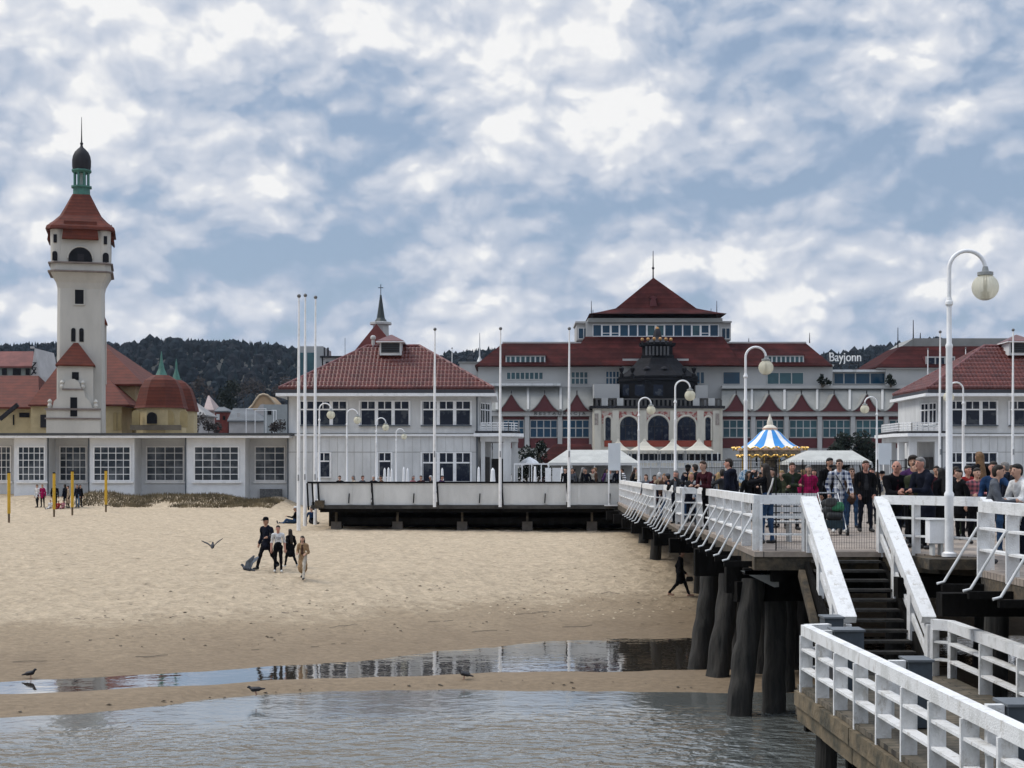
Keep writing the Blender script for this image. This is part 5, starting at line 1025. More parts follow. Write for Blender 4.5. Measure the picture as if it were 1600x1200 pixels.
for i, p in enumerate((1010, 1015.5, 1021, 1027, 1033, 1038.5, 1044)): MB().pbox(p - 1.3, 541, p + 1.3, 555, 220.6, .3).build('lantern_bar', M('lantern_grey', (.10, .10, .105), .6, .2, 3), ro)
for (a, b) in ((973, 983), (992, 1007), (1021, 1036), (1050, 1062)): MB().pbox(a, 601, b, 618, 218.35 if 985 < a < 1045 else 219.6, .2).build('turret_window', GLASS, ro)
for p in (971, 988, 1069, 1084): MB().lathe((X(p, 219), 218.8, Z(590, 219)), [(.3, 0), (.3, .5), (.15, .7), (.3, 1.0), (.38, 1.35), (.1, 1.6)], 8).build('urn', BLACKMETAL, ro)
for p in (1012, 1039): MB().lathe((X(p, 218.5), 219.7, Z(575, 218.5)), [(.55, -.1), (.5, .12), (.1, .32)], 10).build('roof_vent', LEAD, ro)
# restaurant lettering on the band, legible only in part
def letters(txt, px0, px1, py0, py1, d, mat, name, parent, dep=.06, font_w=1.0):
    cu = bpy.data.curves.new(name, 'FONT'); cu.body = txt; cu.size = 1.0; cu.extrude = .04; o = bpy.data.objects.new(name, cu); C.objects.link(o)
    bpy.context.view_layer.update(); me = bpy.data.meshes.new_from_object(o); C.objects.unlink(o); bpy.data.objects.remove(o)
    co = np.array([v.co for v in me.vertices]); mn, mxx = co.min(0), co.max(0); x0, x1, z0, z1 = X(px0, d), X(px1, d), Z(py1, d), Z(py0, d); org = ORG[parent]
    me.transform(Matrix.Translation((x0, d, z0)) @ Matrix.Diagonal(((x1 - x0) / (mxx[0] - mn[0]), dep / .08, (z1 - z0) / (mxx[1] - mn[1]), 1)) @ Matrix(((1, 0, 0, -mn[0]), (0, 0, -1, -.04), (0, 1, 0, -mn[1]), (0, 0, 0, 1))))
    me.transform(Matrix.Translation(-org)); me.materials.clear(); me.materials.append(mat); r = bpy.data.objects.new(name, me); C.objects.link(r); r.parent = parent; return r
letters('R E S T A U R A C J A', 835, 915, 643.8, 649.4, 219.8, LEAD, 'lettering', ho)
# right hand hotel block with its sign
rh = thing('hotel_annex', 'right hotel block with dark red hip roof joined by a glass link', 'building', (X(1450, 226), 226, 3))
qb = lambda n, mt, a, y0, b, y1, d, dep: MB().pbox(a, y0, b, y1, d, dep).build(n, mt, rh)
qb('wall', HW, 1384, 574, 1700, 640, 226, 14); qb('cornice', HW2, 1371, 572.5, 1700, 576, 225.5, 1)
m = MB(); m.hip(X(1369, 225.4), X(1720, 225.4), 225.4, 245, Z(573, 225.4), X(1408, 231), X(1700, 231), 231, 240, Z(541, 231), .15); m.build('roof', DARKRED, rh)
qb('roof_parapet', GREYROOF, 1428, 528.5, 1700, 542, 231.5, 9); m = MB(); m.prism([(X(1403, 231.6), Z(545, 231.6)), (X(1428, 231.6), Z(528.5, 231.6)), (X(1440, 231.6), Z(528.5, 231.6)), (X(1440, 231.6), Z(545, 231.6))], 231.6, 240); m.build('roof_parapet', GREYROOF, rh)
w = win(rh, 1446, 557, 1492, 576, 226.2, (.33, .66), (), GLASS, .2, .2, frame=HW2, name='dormer'); MB().pbox(1446, 556, 1492, 577, 226.3, 4).build('dormer_cheek', MAROON, w)
gl = win(rh, 1302, 582, 1384, 601, 227, (.2, .42, .7), (), GLASSB, .15, .18, frame=HW2, name='glass_link'); MB().pbox(1300, 577.5, 1386, 581, 226.2, 9).build('link_roof', WHITE2, gl); MB().pbox(1302, 581, 1384, 640, 227.1, 8).build('link_wall', HW, gl)
for p, a, b in ((1403, 512, 545), (1427, 500, 529), (1438, 520, 529)): MB().tube([(X(p, 232), 232, Z(b, 232)), (X(p, 232), 232, Z(a, 232))], [.1, .05], 6).build('aerial', LEAD, rh)
sg = thing('roof_sign', 'white rooftop lettering reading Bayjonn above the glass link', 'sign', (X(1320, 228), 228, 8))
LT = M('sign_white', (.85, .85, .83), .5, .04, 2)
letters('Bayjonn', 1296, 1345, 551, 569, 228, LT, 'lettering', sg, .25)
m = MB(); m.pbox(1295, 568, 1346, 569.3, 228.4, .2)
for p in (1300, 1313, 1327, 1341): m.pbox(p, 569, p + .8, 579, 228.4, .2)
m.build('sign_frame', LEAD, sg)
for (p, lab) in ((1285, 'dark potted shrubs on the hotel roof left of the glass link'), (1391, 'dark potted shrub on the hotel roof right of the glass link')):
    pass
# ---------------------------------------------------------------- square: carousel, tents, canopies, bushes
ca = thing('carousel', 'carousel with blue and white striped top and golden rim', 'carousel', (X(1202, 150), 150, DECK)); d = 150.0; cx = X(1203, d); k = d / FPX
BLU = M('tent_blue', (.02, .24, .62), .6, .06, 1); TWH = M('tent_white', (.80, .80, .79), .6, .04, 1)
prof = [(50, 701), (38, 695), (26, 686), (16.5, 676), (11, 672)]; n = 16; m = MB(); vs = []
for (hw, py) in prof:
    for j in range(n * 2): a = 2 * math.pi * (j - .5) / (2 * n) + R(90) + R(11.25 * .5); vs.append((cx + hw * k * math.cos(a), d + hw * k * math.sin(a), Z(py, d)))
N2 = n * 2; b0 = len(m.v)
m.v = list(vs)
for i in range(len(prof) - 1):
    for j in range(N2): m.f.append((i * N2 + j, i * N2 + (j + 1) % N2, (i + 1) * N2 + (j + 1) % N2, (i + 1) * N2 + j)); m.mi.append((j // 2) % 2)
m.build('canopy', [BLU, TWH], ca)
PEACH = M('peach_trim', (.70, .45, .33), .6, .1, 2)
MB().lathe((cx, d, 0), [(50 * k, Z(704, d)), (50.5 * k, Z(701, d)), (46 * k, Z(700, d))], 32).build('canopy_hem', PEACH, ca)
MB().lathe((cx, d, 0), [(11.5 * k, Z(673, d)), (11.5 * k, Z(669, d)), (8.5 * k, Z(666, d)), (6, Z(665.5, d))][:3] + [(5 * k, Z(664, d)), (4.5 * k, Z(659, d)), (2.2 * k, Z(652, d)), (.5 * k, Z(646, d))], 16).build('crown', M('carousel_cream', (.72, .66, .55), .6, .08, 2), ca)
MB().lathe((cx, d, 0), [(11.8 * k, Z(671, d)), (11.8 * k, Z(668.6, d))], 20).build('crown_band', PEACH, ca)
GLD = M('carousel_gold', (.58, .36, .07), .35, .15, 4, metal=.4); PNL = M('carousel_panel', (.30, .24, .16), .5, .3, 2.5, col2=(.09, .07, .05), fac=(.4, .6))
MB().lathe((cx, d, 0), [(47 * k, Z(714, d)), (47.5 * k, Z(704, d))], 32).build('rounding_board', PNL, ca)
BULB = M('warm_bulb', (1.0, .62, .18), .4, .02, 1, emit=.8)
for rr, y, na in ((57, 703, 22), (50, 715, 22)):
    m = MB(); mb2 = MB()
    for j in range(na):
        a0 = 2 * math.pi * j / na
        pts = [(cx + rr * k * math.cos(a0 + t * 2 * math.pi / na), d + rr * k * math.sin(a0 + t * 2 * math.pi / na), Z(y, d) + .26 * math.sin(math.pi * t)) for t in (0, .17, .33, .5, .67, .83, 1)]
        m.tube(pts, .085, 6)
        for q in pts[2:5:2]: mb2.sphere((q[0] + .12 * math.cos(a0), q[1] + .12 * math.sin(a0) - .02, q[2] + .02), .06, 4)
    m.build('golden_scroll', GLD, ca); mb2.build('bulb', BULB, ca)
for j in range(12):
    a = 2 * math.pi * (j + .3) / 12; x, y = cx + 44 * k * math.cos(a), d + 44 * k * math.sin(a); MB().tube([(x, y, DECK + .3), (x, y, Z(714, d))], .05, 8).build('pole', GLD, ca)
    x, y = cx + 30 * k * math.cos(a), d + 30 * k * math.sin(a); h = MB(); h.tube([(x - .5 * math.sin(a), y + .5 * math.cos(a), DECK + 1.1), (x, y, DECK + 1.0), (x + .45 * math.sin(a), y - .45 * math.cos(a), DECK + 1.15), (x + .62 * math.sin(a), y - .62 * math.cos(a), DECK + 1.6), (x + .85 * math.sin(a), y - .85 * math.cos(a), DECK + 1.45)], [.16, .2, .19, .11, .06], 8); h.build('wooden_horse', TWH, ca)
MB().lathe((cx, d, DECK), [(48 * k, -.05), (48 * k, .3), (1, .31)], 28).build('platform', GLD, ca)
MB().lathe((cx, d, DECK), [(13 * k, .3), (12 * k, 2.0), (13 * k, 3.2)], 14).build('centre_drum', PNL, ca)
def marquee(label, pxs, pys, d, dep, mat):
    o = thing('marquee', label, 'marquee tent', (X((pxs[0] + pxs[3]) / 2, d), d, DECK), 'white marquee tents on the square'); m = MB()
    m.hip(X(pxs[0], d), X(pxs[3], d), d, d + dep, Z(pys[1], d), X(pxs[1], d + dep / 2), X(pxs[2], d + dep / 2), d + dep / 2 - .5, d + dep / 2 + .5, CAMZ + (HZ - pys[0]) * (d + dep / 2) / FPX, .06); m.build('roof', mat, o)
    m = MB(); m.box(X(pxs[0], d), d - .03, Z(pys[1] + 4, d), X(pxs[3], d), d + dep + .03, Z(pys[1] + .9, d)); m.build('valance', M('valance_white', (.60, .60, .58), .7, .06, 1), o)
    for t in (0, .25, .5, .75, 1): x = X(pxs[0], d) + (X(pxs[3], d) - X(pxs[0], d)) * t; MB().box(x - .06, d + .05, DECK, x + .06, d + .17, Z(pys[1] + 4, d)).build('post', WHITE2, o)
    MB().box(X(pxs[0], d) + .2, d + dep - .1, DECK, X(pxs[3], d) - .2, d + dep, Z(pys[1] + 4, d)).build('back_wall', M('tent_wall', (.42, .42, .41), .8, .06, 1), o); return o
CANV = M('canvas_white', (.47, .47, .44), .8, .06, .8, col2=(.39, .39, .365))
marquee('white marquee roof standing before the rotunda, left of the board', (858, 886, 968, 1000), (703, 723), 140, 7, CANV)
marquee('white marquee roof right of the carousel', (1233, 1262, 1330, 1363), (704, 722), 142, 7, CANV)
for i, (c, hw) in enumerate(((966, 17), (1007, 22), (1051, 20), (1092, 21))):
    d = 170.0; o = thing('peaked_canopy', ('first', 'second', 'third', 'fourth')[i] + ' cream peaked canopy from the left below the rotunda arches', 'canopy', (X(c, d), d, DECK), 'cream peaked canopies'); k = d / FPX; m = MB(); vs = []
    pr = [(hw * 1.05, 704), (hw * .75, 700.5), (hw * .45, 696.5), (hw * .18, 690.5), (.5, 685)]
    m.lathe((X(c, d), d, 0), [(a * k, Z(b, d)) for a, b in pr], 4, rot=R(45)); m.v = [((v[0] - X(c, d)) * 1.38 + X(c, d), v[1], v[2]) for v in m.v]; m.build('canopy_cloth', M('canopy_cream', (.56, .525, .44), .8, .04, 1), o)
    for s in (-.95, .95): MB().box(X(c + hw * s, d) - .05, d - .1, DECK, X(c + hw * s, d) + .05, d + .1, Z(703, d)).build('post', WHITE2, o)
gl = thing('garden_terrace', 'raised terrace with white balustrade and a dark strip for its shaded openings below the canopies', 'terrace wall', (X(1045, 168), 168, DECK)); d = 168.0
MB().pbox(966, 709, 1126, 722, d + 3, .3).build('dark_strip', GLASS, gl)  # dark strip put in where the openings between the posts lie in shade
for p in range(968, 1126, 9): MB().pbox(p, 707, p + 1.4, 721, d + 2.7, .2).build('post', WHITE2, gl)
m = MB(); m.pbox(962, 719.5, 1140, 721.5, d, .3); m.pbox(962, 730, 1140, 731.5, d, .3)
for p in range(963, 1140, 6): m.pbox(p, 721.5, p + 1, 730, d + .1, .1)
m.build('balustrade', PLASTER, gl); MB().pbox(962, 731.5, 1140, 760, d + .05, .5).build('wall', PLASTER2, gl)
m = MB(); m.pbox(860, 722, 1200, 723.2, d - 12, .2); m.pbox(860, 728, 1200, 729, d - 12, .2)
for p in range(862, 1200, 14): m.pbox(p, 722, p + .9, 752, d - 11.9, .1)
o = thing('white_fence', 'long low white rail fence across the square behind the crowd', 'fence', (X(1030, d - 12), d - 12, DECK)); m.build('rails', WHITE2, o)
mr = thing('red_roofed_kiosk', 'small kiosk with dark red hip roof behind the white marquee', 'kiosk', (X(865, 160), 160, DECK)); m = MB(); d = 160.0
m.hip(X(842, d), X(930, d), d, d + 8, Z(718, d), X(868, d), X(926, d), d + 3, d + 5, Z(693, d), .1); m.build('roof', DARKRED, mr); MB().pbox(846, 718, 926, 760, d + .6, 6).build('wall', MAROON, mr)
def leaf_plant(name, label, cat, px, d, z0, blobs, nleaf, size, mats, group=None, trunk=True, seed=1, fleck_share=0):
    o = thing(name, label, cat, (X(px, d), d, z0), group); rr = random.Random(seed); m = MB()
    for i in range(nleaf):
        bx_, by_, bz_, br = blobs[rr.randrange(len(blobs))]; 
        while True:
            v = Vector((rr.uniform(-1, 1), rr.uniform(-1, 1), rr.uniform(-1, 1)))
            if v.length < 1: break
        v = v * (.55 + .45 * v.length); c = Vector((bx_ + v.x * br, by_ + v.y * br, bz_ + v.z * br * 1.1)); s = size * rr.uniform(.6, 1.4); a = Vector((rr.uniform(-1, 1), rr.uniform(-1, 1), rr.uniform(-1, 1))).normalized() * s; b = a.orthogonal().normalized() * s * .6
        m.cur = 1 if (fleck_share and rr.random() < fleck_share) else 0
        m.add([c - a, c + b, c + a, c - b], [(0, 1, 2, 3)])
    m.build('crown' if cat == 'tree' else 'foliage', mats, o)
    if trunk:
        t = MB()
        for (bx_, by_, bz_, br) in blobs: t.tube([(X(px, d), d, z0 - .2), ((X(px, d) + bx_) / 2, (d + by_) / 2, (z0 + bz_) / 2), (bx_, by_, bz_ + br * .3)], [.12, .08, .03], 6)
        t.build('trunk', BROWNWOOD, o)
    return o
EVG = M('evergreen_leaf', (.016, .024, .016), .8, .3, 1.5, spec=.2); FLECK = M('fleck_white', (.55, .53, .50), .7, .1, 2); DKL = M('bare_brush', (.045, .035, .03), .9, .2, 2)
def bl(lst, d): return [(X(a, d), d + o, Z(b, d), r * d / FPX) for a, b, r, o in lst]
leaf_plant('flecked_bush', 'dark bush with white flecks beside the left pavilion porch', 'bush', 832, 116, DECK, bl([(824, 712, 15, 0), (842, 712, 15, 1), (833, 735, 16, 0), (850, 738, 13, 0), (816, 740, 12, 0), (846, 698, 9, 0)], 116), 1500, .13, [EVG, FLECK], seed=2, fleck_share=.10)  # random leaves coloured white among the dark ones
for i, (px, lst, lab) in enumerate(((1318, [(1306, 706, 14, 0), (1322, 690, 15, 1), (1318, 718, 15, 0)], 'dark rounded evergreen behind the marquee right of the carousel'), (1350, [(1346, 690, 17, 0), (1360, 700, 14, 1), (1340, 712, 14, 0), (1364, 720, 13, 0)], 'tallest dark evergreen, beside the white notice board'))):
    leaf_plant('evergreen_bush', lab, 'bush', px, 146 + i * 2, DECK, bl(lst, 146 + i * 2), 1900, .16, [EVG], 'dark evergreens on the square', seed=5 + i)
# bare trees between the town houses
for i, (px, d, lst) in enumerate(((300, 205, [(296, 662, 10, 0), (310, 655, 11, 1), (303, 668, 9, 0)]), (356, 330, [(350, 618, 13, 0), (362, 606, 13, 1), (357, 630, 14, 0)]), (330, 208, [(325, 664, 9, 0), (338, 668, 9, 0)]), (436, 206, [(438, 665, 10, 0), (428, 668, 8, 0)]), (318, 360, [(310, 600, 12, 0), (300, 612, 11, 0), (325, 615, 11, 0)]), (395, 380, [(390, 602, 14, 0), (405, 606, 12, 0), (378, 612, 12, 0)]), (440, 390, [(446, 600, 12, 0), (436, 612, 12, 0)]))):
    leaf_plant('bare_tree', ('bare brown tree right below the domed turrets', 'dark evergreen tree rising among the rooftops', 'bare brown bush before the brick house', 'bare bush at the left pavilion wall', 'bare tree behind the pinkish slim house', 'bare trees crown behind the tan gable', 'bare tree left of the pavilion eave')[i], 'tree', px, d, 4, bl(lst, d), 420 if i != 1 else 900, .3 if d > 300 else .16, [EVG if i == 1 else DKL], 'trees among the rooftops', seed=30 + i)
for (px, lst, lab) in ((1285, [(1281, 595, 5, 0), (1289, 596, 6, 0), (1284, 588, 3, 0), (1295, 598, 4, 0)], 'dark potted shrubs on the hotel roof left of the glass link'), (1392, [(1389, 595, 6, 0), (1396, 597, 5, 0), (1390, 589, 4, 0)], 'dark potted shrub on the hotel roof right of the glass link')):
    leaf_plant('roof_shrub', lab, 'shrub', px, 223, Z(603, 223), bl(lst, 223), 260, .22, [EVG], 'potted shrubs on the hotel roof', seed=px)
# closed parasols and small posts on the terrace
for i, (px, yt, hgt) in enumerate(((601, 731, 1), (607, 730, 1), (612, 732, 1), (631, 729, 1), (637, 731, 1), (691, 731, 1), (748, 729, 1), (770, 731, 2), (836, 728, 1), (878, 729, 1))):
    d = 79 + (i % 3) * .9; o = thing('closed_parasol', 'folded white parasols on the terrace' if 0 else ['first thin folded parasol from the left on the terrace', 'folded parasol close right of the first thin one', 'third slim folded parasol in the left cluster', 'taller folded parasol left of the pavilion ground window', 'folded parasol beside the taller one', 'folded parasol before the wide ground floor window', 'folded parasol by the pavilion corner', 'thick folded parasol before the dark porch', 'folded parasol before the white-flecked bush', 'folded parasol next to the white marquee'][i], 'parasol', (X(px, d), d, DECK), 'folded white parasols')
    s = 1.7 if hgt == 2 else 1; MB().lathe((X(px, d), d, 0), [(.02, DECK), (.02, DECK + .7)], 8).build('pole', WHITE2, o); H = Z(yt, d); MB().lathe((X(px, d), d, 0), [(.08 * s, DECK + .65), (.085 * s, DECK + .9), (.06 * s, H - .12), (.015, H)], 8).build('cloth', WHITE, o)
o = thing('white_umbrella', 'open white umbrella by the dark bush', 'parasol', (X(827, 108), 108, DECK)); MB().lathe((X(827, 108), 108, 0), [(.72, Z(724, 108)), (.5, Z(719, 108)), (.05, Z(714, 108))], 10).build('cloth', WHITE, o); MB().tube([(X(827, 108), 108, DECK), (X(827, 108), 108, Z(716, 108))], .03, 6).build('pole', WHITE2, o)
o = thing('lattice_pergola', 'white glazed pergola with bushes on the terrace', 'pergola', (X(833, 104), 104, DECK)); m = MB(); d = 104.0
m.pbox(803, 724, 858, 726, d, .2)
for p in (803, 815, 830, 845, 856): m.pbox(p, 726, p + 1.5, 757, d, .1)
m.build('frame', WHITE, o)
o = thing('white_screen', 'white screen wall left of the marquee on the terrace', 'screen', (X(872, 100), 100, DECK)); MB().pbox(863, 731, 876, 757, 100, .1).build('panel', WHITE2, o); MB().pbox(852, 731, 861, 757, 100.2, .1).build('panel', WHITE, o)
# low bench on the terrace for the seated guests
for i, (a, b, lab) in enumerate(((522, 604, 'long low bench behind the terrace parapet, left end'), (640, 700, 'long low bench behind the terrace parapet, right part'))):
    d = 78.6; o = thing('terrace_bench', lab, 'bench', (X((a + b) / 2, d), d, DECK), 'benches on the terrace'); MB().pbox(a, 0, a, 0, d, .1) if 0 else MB().box(X(a, d), d - .2, DECK + .38, X(b, d), d + .25, DECK + .43).build('seat', BROWNWOOD, o)
    for p in (a + 1, (a + b) / 2, b - 3): MB().box(X(p, d), d - .15, DECK - .01, X(p, d) + .08, d + .2, DECK + .38).build('leg', BLACKMETAL, o)
# round patterned sign on a plinth near the carousel lamp
o = thing('round_sign', 'round blue and white patterned sign on a white plinth at a lamp foot', 'sign', (X(1167, 46), 46, DECK)); d = 46.0
m = MB(); c = Vector((X(1167, d), d, Z(746, d))); m.tube([c, c + Vector((0, .06, 0))], .25, 20); m.build('disc', M('blue_white_pattern', (.10, .24, .38), .5, .1, 9, col2=(.6, .66, .7), fac=(.47, .53)), o); MB().pbox(1160, 759, 1176, 792, d - .05, .3).build('plinth', WHITE, o)
# volleyball posts
YEL = M('yellow_paint', (.60, .36, .02), .6, .12, 2)
for (px, y0, y1, d, lab) in ((14, 745, 822, 79, 'leftmost and nearest yellow volleyball post'), (84.5, 744, 812, 86, 'yellow volleyball post in front of the person in black'), (113, 740, 808, 88, 'yellow volleyball post beside the woman in light jeans'), (165.5, 737, 801, 92, 'yellow volleyball post standing alone right of the group')):
    z0 = ground(X(px, d), d); dz = Z(y0, d) - Z(y1, d); o = thing('volleyball_post', lab, 'post', (X(px, d), d, z0), 'yellow volleyball posts'); zt = z0 + dz
    MB().tube([(X(px, d), d, z0 + .18 * dz), (X(px, d), d, zt)], .085, 10).build('padding', YEL, o); MB().tube([(X(px, d), d, z0 - .1), (X(px, d), d, z0 + .18 * dz)], .06, 8).build('stub', M('rusty_post', (.16, .11, .06), .8, .2, 4), o); MB().lathe((X(px, d), d, zt), [(.09, 0), (.09, .05), (.03, .09)], 10).build('post_cap', BLACKMETAL, o)
# ---------------------------------------------------------------- people and birds as smooth skins over joints
def sdf_mesh(prims, h, k=.03, fold=0):
    P0 = np.array([9e9] * 3); P1 = -P0
    for p in prims:
        if p[0] == 'c': pts = [np.array(p[1]), np.array(p[2])]; r = max(p[3], p[4])
        else: pts = [np.array(p[1])]; r = max(p[2])
        for q in pts: P0 = np.minimum(P0, q - r * 1.05 - 3 * h); P1 = np.maximum(P1, q + r * 1.05 + 3 * h)
    n = np.ceil((P1 - P0) / h).astype(int) + 1
    g = [P0[i] + h * np.arange(n[i]) for i in range(3)]; Xg, Yg, Zg = np.meshgrid(*g, indexing='ij', sparse=True)
    F = np.full(n, 9.0, np.float32); best = np.full(n, 9.0, np.float32); lab = np.zeros(n, np.int8)
    for p in prims:
        if p[0] == 'c':
            a, b, ra, rb, mt = np.array(p[1], float), np.array(p[2], float), p[3], p[4], p[5]; fy = p[6] if len(p) > 6 else 1.0
            ab = (b - a) * np.array([1, 1 / fy, 1]); L = max(1e-9, (ab * ab).sum()); px, py, pz = Xg - a[0], (Yg - a[1]) / fy, Zg - a[2]
            t = np.clip((px * ab[0] + py * ab[1] + pz * ab[2]) / L, 0, 1)
            D = np.sqrt((px - t * ab[0]) ** 2 + (py - t * ab[1]) ** 2 + (pz - t * ab[2]) ** 2) - (ra + (rb - ra) * t)
            if fy < 1: D = D * (.5 + .5 * fy)
        else:
            c, r, mt = p[1], p[2], p[3]; px, py, pz = (Xg - c[0]) / r[0], (Yg - c[1]) / r[1], (Zg - c[2]) / r[2]
            k0 = np.sqrt(px * px + py * py + pz * pz); k1 = np.sqrt((px / r[0]) ** 2 + (py / r[1]) ** 2 + (pz / r[2]) ** 2); D = k0 * (k0 - 1) / np.maximum(k1, 1e-6)
        m = D < best; lab[m] = mt; best = np.where(m, D, best)
        hh = np.clip(.5 + .5 * (F - D) / k, 0, 1); F = F * (1 - hh) + D * hh - k * hh * (1 - hh)
    if fold:      # creases in the cloth
        q = fold * 1.7; F = F + np.where((lab == 1) | (lab == 2), .0045 * (np.sin(21 * Xg + 9 * Zg + q) * np.sin(17 * Zg + 6 * Yg + 2 * q) + np.sin(33 * Zg - 11 * Xg + q) + .8 * np.sin(26 * Yg + 19 * Zg - q)), 0).astype(np.float32)
    S = F < 0; c = S[:-1, :-1, :-1].astype(np.int8); cnt = np.zeros(c.shape, np.int8); acc = np.zeros(c.shape + (3,), np.float32)
    sh = c.shape
    def sl(A, o): return A[o[0]:o[0] + sh[0], o[1]:o[1] + sh[1], o[2]:o[2] + sh[2]]
    for ax in range(3):
        for u in (0, 1):
            for v in (0, 1):
                o = [0, 0, 0]; o[(ax + 1) % 3] = u; o[(ax + 2) % 3] = v; o2 = o[:]; o2[ax] = 1
                f0, f1 = sl(F, o), sl(F, o2); cr = (f0 < 0) != (f1 < 0); t = np.where(cr, f0 / np.where(cr, f0 - f1, 1), 0)
                cnt += cr
                for i in range(3): acc[..., i] += np.where(cr, (t if i == ax else o[i]), 0)
    act = cnt > 0; idx = -np.ones(sh, np.int64); idx[act] = np.arange(act.sum()); cells = np.argwhere(act)
    V = P0 + h * (cells + acc[act] / cnt[act][:, None]); faces = []; mats = []
    for ax in range(3):
        b, cc = (ax + 1) % 3, (ax + 2) % 3; A0 = [slice(None)] * 3; A1 = [slice(None)] * 3; A0[ax] = slice(0, -1); A1[ax] = slice(1, None)
        s0, s1 = S[tuple(A0)], S[tuple(A1)]; E = np.argwhere(s0 != s1); E = E[(E[:, b] > 0) & (E[:, cc] > 0) & (E[:, b] < sh[b]) & (E[:, cc] < sh[cc])]
        if not len(E): continue
        def at(db, dc): q = E.copy(); q[:, b] -= db; q[:, cc] -= dc; return idx[q[:, 0], q[:, 1], q[:, 2]]
        Q = np.stack([at(1, 1), at(0, 1), at(0, 0), at(1, 0)], 1); ins = s0[E[:, 0], E[:, 1], E[:, 2]]; Q[~ins] = Q[~ins][:, ::-1]
        G = E.copy(); G[:, ax] += (~ins).astype(int); ml = lab[G[:, 0], G[:, 1], G[:, 2]]; ok = (Q >= 0).all(1); faces.append(Q[ok]); mats.append(ml[ok])
    return V, np.concatenate(faces), np.concatenate(mats)
def np_obj(name, V, Fc, mi, mats, parent=None, extra=None):
    V = [tuple(v) for v in V]; Fc = [tuple(int(i) for i in f) for f in Fc]; mi = [int(i) for i in mi]
    if extra: b = len(V); V += [tuple(v) for v in extra.v]; Fc += [tuple(i + b for i in f) for f in extra.f]; mi += extra.mi
    me = bpy.data.meshes.new(name); me.from_pydata(V, [], Fc)
    for m in mats: me.materials.append(m)
    me.polygons.foreach_set('material_index', mi); me.polygons.foreach_set('use_smooth', [True] * len(Fc)); me.update()
    o = bpy.data.objects.new(name, me); C.objects.link(o); o.parent = parent; return o
COL = dict(black=(.007, .007, .009), navy=(.010, .012, .022), grey=(.12, .13, .15), lightgrey=(.30, .31, .33), white=(.72, .72, .72), maroon=(.05, .012, .018), red=(.32, .03, .03), magenta=(.36, .012, .09), jeans=(.035, .075, .15), lightjeans=(.16, .24, .33),
           green=(.025, .035, .02), olive=(.09, .10, .055), beige=(.42, .32, .22), tan=(.38, .25, .14), brown=(.08, .045, .03), blue=(.018, .045, .11), teal=(.06, .17, .20), pink=(.45, .20, .22), yellow=(.5, .33, .05), cream=(.55, .50, .42), darkgrey=(.035, .036, .04), purple=(.07, .03, .10))
HAIR = dict(black=(.010, .008, .007), dark=(.02, .013, .009), brown=(.06, .032, .018), light=(.20, .11, .05), blond=(.38, .25, .11), grey=(.22, .21, .20), white=(.55, .55, .54))
def cloth(c): return M('cloth_' + c, COL[c], .92, .2, 5, .5, 9, spec=.1) if c in COL else _mats[c]
M('plaid_blue_white', (.62, .64, .68), .85, kind='checks', freq=8, col2=(.015, .03, .085)); M('plaid_red', (.35, .10, .12), .85, kind='checks', freq=10, col2=(.05, .03, .045)); M('stripe_white_blue', (.62, .66, .70), .85, kind='stripes', freq=11, col2=(.14, .22, .33))
M('breton_stripe', (.6, .6, .6), .85, kind='stripes', freq=9, col2=(.02, .02, .03)); M('shirt_print', (.74, .74, .75), .85, .05, 4)
SKINS = [M('skin_light', (.50, .30, .22), .6, .08, 5, spec=.3), M('skin_tan', (.42, .235, .16), .6, .08, 5, spec=.3), M('skin_ruddy', (.50, .25, .185), .6, .1, 5, spec=.3)]
LEATHER = M('black_leather', (.01, .01, .011), .5, .1, 4); EYE = M('eye_dark', (.01, .008, .008), .2, .1, 1); SHOEW = M('white_shoe', (.62, .61, .58), .6, .1, 4); LIP = M('lip_tone', (.28, .10, .085), .6, .1, 1)
PN = [0]
